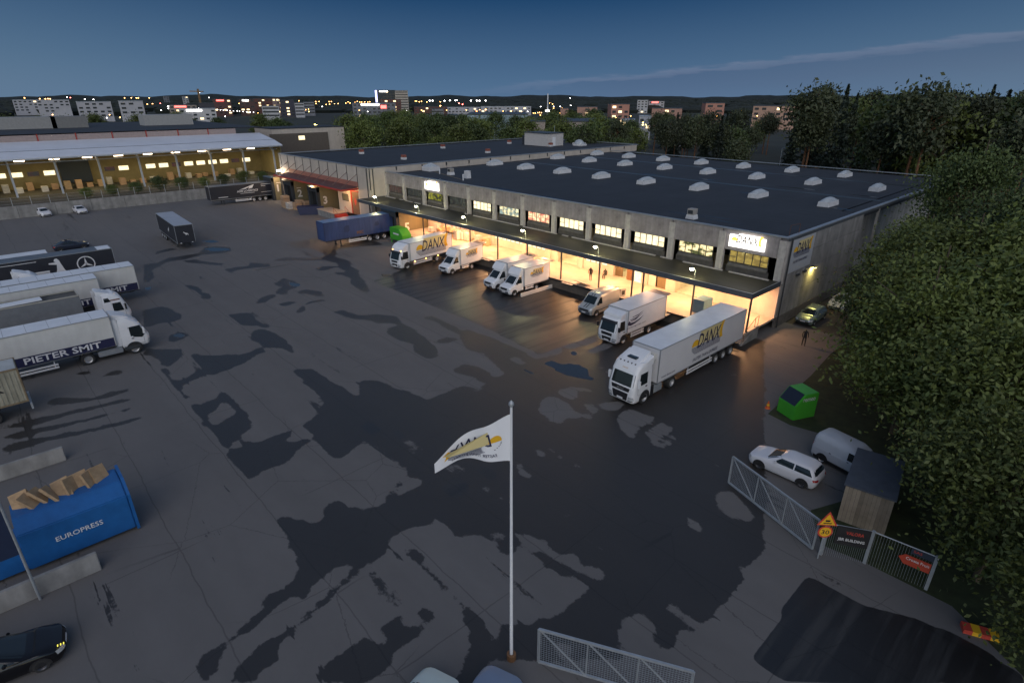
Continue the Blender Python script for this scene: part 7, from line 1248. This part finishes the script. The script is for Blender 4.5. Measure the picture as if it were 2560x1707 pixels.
# ------------------------------------------------------------------ the town
ST = {'beige4':(.30,.26,.22),'white_hall':(.45,.45,.45),'brickbox':(.10,.05,.045),'brickbox2':(.09,.05,.045),'brick':(.12,.05,.04),'banded':(.42,.42,.43),'tower':(.32,.33,.34),'towerd':(.12,.13,.15),'brickbox3':(.22,.16,.15),'darklit':(.05,.05,.07),'banded2':(.22,.23,.25),'hotel':(.04,.05,.055),'hotelb':(.40,.36,.31),'mall':(.16,.17,.19),'lowwhite':(.40,.40,.42),'adhall':(.05,.07,.18),'grey':(.24,.25,.27),'bluehall':(.26,.34,.36),'columns':(.34,.29,.24),'pink':(.42,.24,.18),'pinkgable':(.45,.22,.16),'white':(.42,.42,.42),'redsign':(.42,.40,.40),'pinkdark':(.45,.28,.20),'white_low':(.36,.37,.40),'dark':(.05,.05,.06)}
WINL = lit('far_window_warm', (1,.75,.4), 1.3); WIND = mat('far_window_dark', (.03,.035,.04), .2, var=0); SGW = lit('far_sign_white', (1,.98,.95), 3); SGR = lit('far_sign_red', (1,.12,.10), 2.5); SGV = lit('far_violet', (.55,.55,1), 1.6)
for (x, y, w, dep, h, b, rz, sty, nm, lb) in CITY:
    t = thing(nm, lb, nm.replace('_', ' '), (x, y, 0), R(rz)); obj('wall', MB().box(-w/2, w/2, -dep/2, dep/2, -1, h), mat('far_' + sty, ST[sty], .8, var=.1, scale=.1), t); obj('roof', MB().box(-w/2-.2, w/2+.2, -dep/2-.2, dep/2+.2, h, h+.4), DARKST if 'white' not in sty else FLASH, t)
    if sty in ('grey','adhall','dark','bluehall'): continue
    fl_ = max(1, int(h/3.4)); nw = max(2, min(12, int(w/4.5)))
    for f in range(fl_):
        z = h - 2.6 - 3.3*f
        if z < .5 or (sty in ('hotel','mall','lowwhite','white_hall') and f > 3): break
        if 'band' in sty or sty in ('hotelb',): obj('window', MB().box(-w*.47, w*.47, -dep/2-.12, -dep/2-.02, z, z+1.4), WIND, t)
        else:
            for k in range(nw):
                if rnd.random() < .75: cx = -w/2 + w*(k+.5)/nw; obj('window', MB().box(cx - w/nw*.28, cx + w/nw*.28, -dep/2-.12, -dep/2-.02, z, z+1.5), WINL if rnd.random() < (.3 if 'brick' in sty or sty == 'darklit' else .1) else WIND, t)
    sg = {'beige4':SGR,'white_hall':SGW,'brickbox':SGR,'brickbox2':SGW,'hotel':SGW,'mall':SGW,'redsign':SGR}.get(sty)
    if sg: obj('sign', MB().box(-w*.3, w*.12, -dep/2-.5, -dep/2-.2, h-2.2, h-.6), sg, t)
    if sty == 'hotel': obj('light_strip', MB().box(-w/2-.6, -w/2+2, -dep/2-.5, dep/2, 0, h), SGV, t)
    if sty == 'mall': obj('sign', MB().box(w*.15, w*.28, -dep/2-.5, -dep/2-.2, h-5, h-2), SGR, t)
LC = {'o':(1,.48,.14),'w':(1,.96,.95),'y':(1,.8,.2),'r':(1,.15,.12),'v':(.5,.5,1)}; LN = {'o':'orange','w':'white','y':'yellow','r':'red','v':'violet'}; LMESH = {}
for x, y, z, c, r in LAMPS:
    r = max(.32, r*.75)
    if c not in LMESH: q = MB(); q.lathe((0,0,0), 'z', [(.02,-.7),(.8,-.4),(1,0),(.6,.5),(.02,.7)], 8); q.tube((0,0,-12), (0,0,-.6), .08, n=4, mi=1); LMESH[c] = q.mesh('street_lamp', [lit('glow_' + c, LC[c], 9), DARKST])
    o = bpy.data.objects.new('street_lamp', LMESH[c]); COL.objects.link(o); o.location = (x, y, max(z, 3)); o.scale = (r, r, r); tag(o, f'tiny {LN[c]} light glowing among the far town buildings', 'street lamp', f'{LN[c]} lights of the town')
t = thing('tower_crane', 'brown tower crane rising above the skyline on the left', 'crane', (-842,196,0)); obj('mast', MB().box(-1,1,-1,1,0,31), mat('crane_brown', (.22,.13,.06), .7), t); obj('jib', MB().bar((-7,-8,28.2), (4,5,27.8), 1.2), MATS['crane_brown'], t)
t = thing('pylon_mast', 'slim white pylon with a lit sign box at its foot', 'pylon', (-393.6,376.6,0)); obj('mast', MB().tube((0,0,0), (0,0,24.5), .55, .5), WHITE, t); obj('sign', MB().box(-2,2,-1,1,8.4,9.8), SGW, t)
for x, y, lab in ((-45,86,'left of two'),(-8,74,'right of two')): t = thing('street_lamp', f'unlit green street lamp behind the warehouse roof, {lab}', 'street lamp', (x, y + 15, 0)); obj('pole', MB().tube((0,0,0),(0,0,9.5),.1,.06), STEEL, t); obj('arm', MB().tube((0,0,9.5),(1.8,-.6,10.1),.05), STEEL, t)
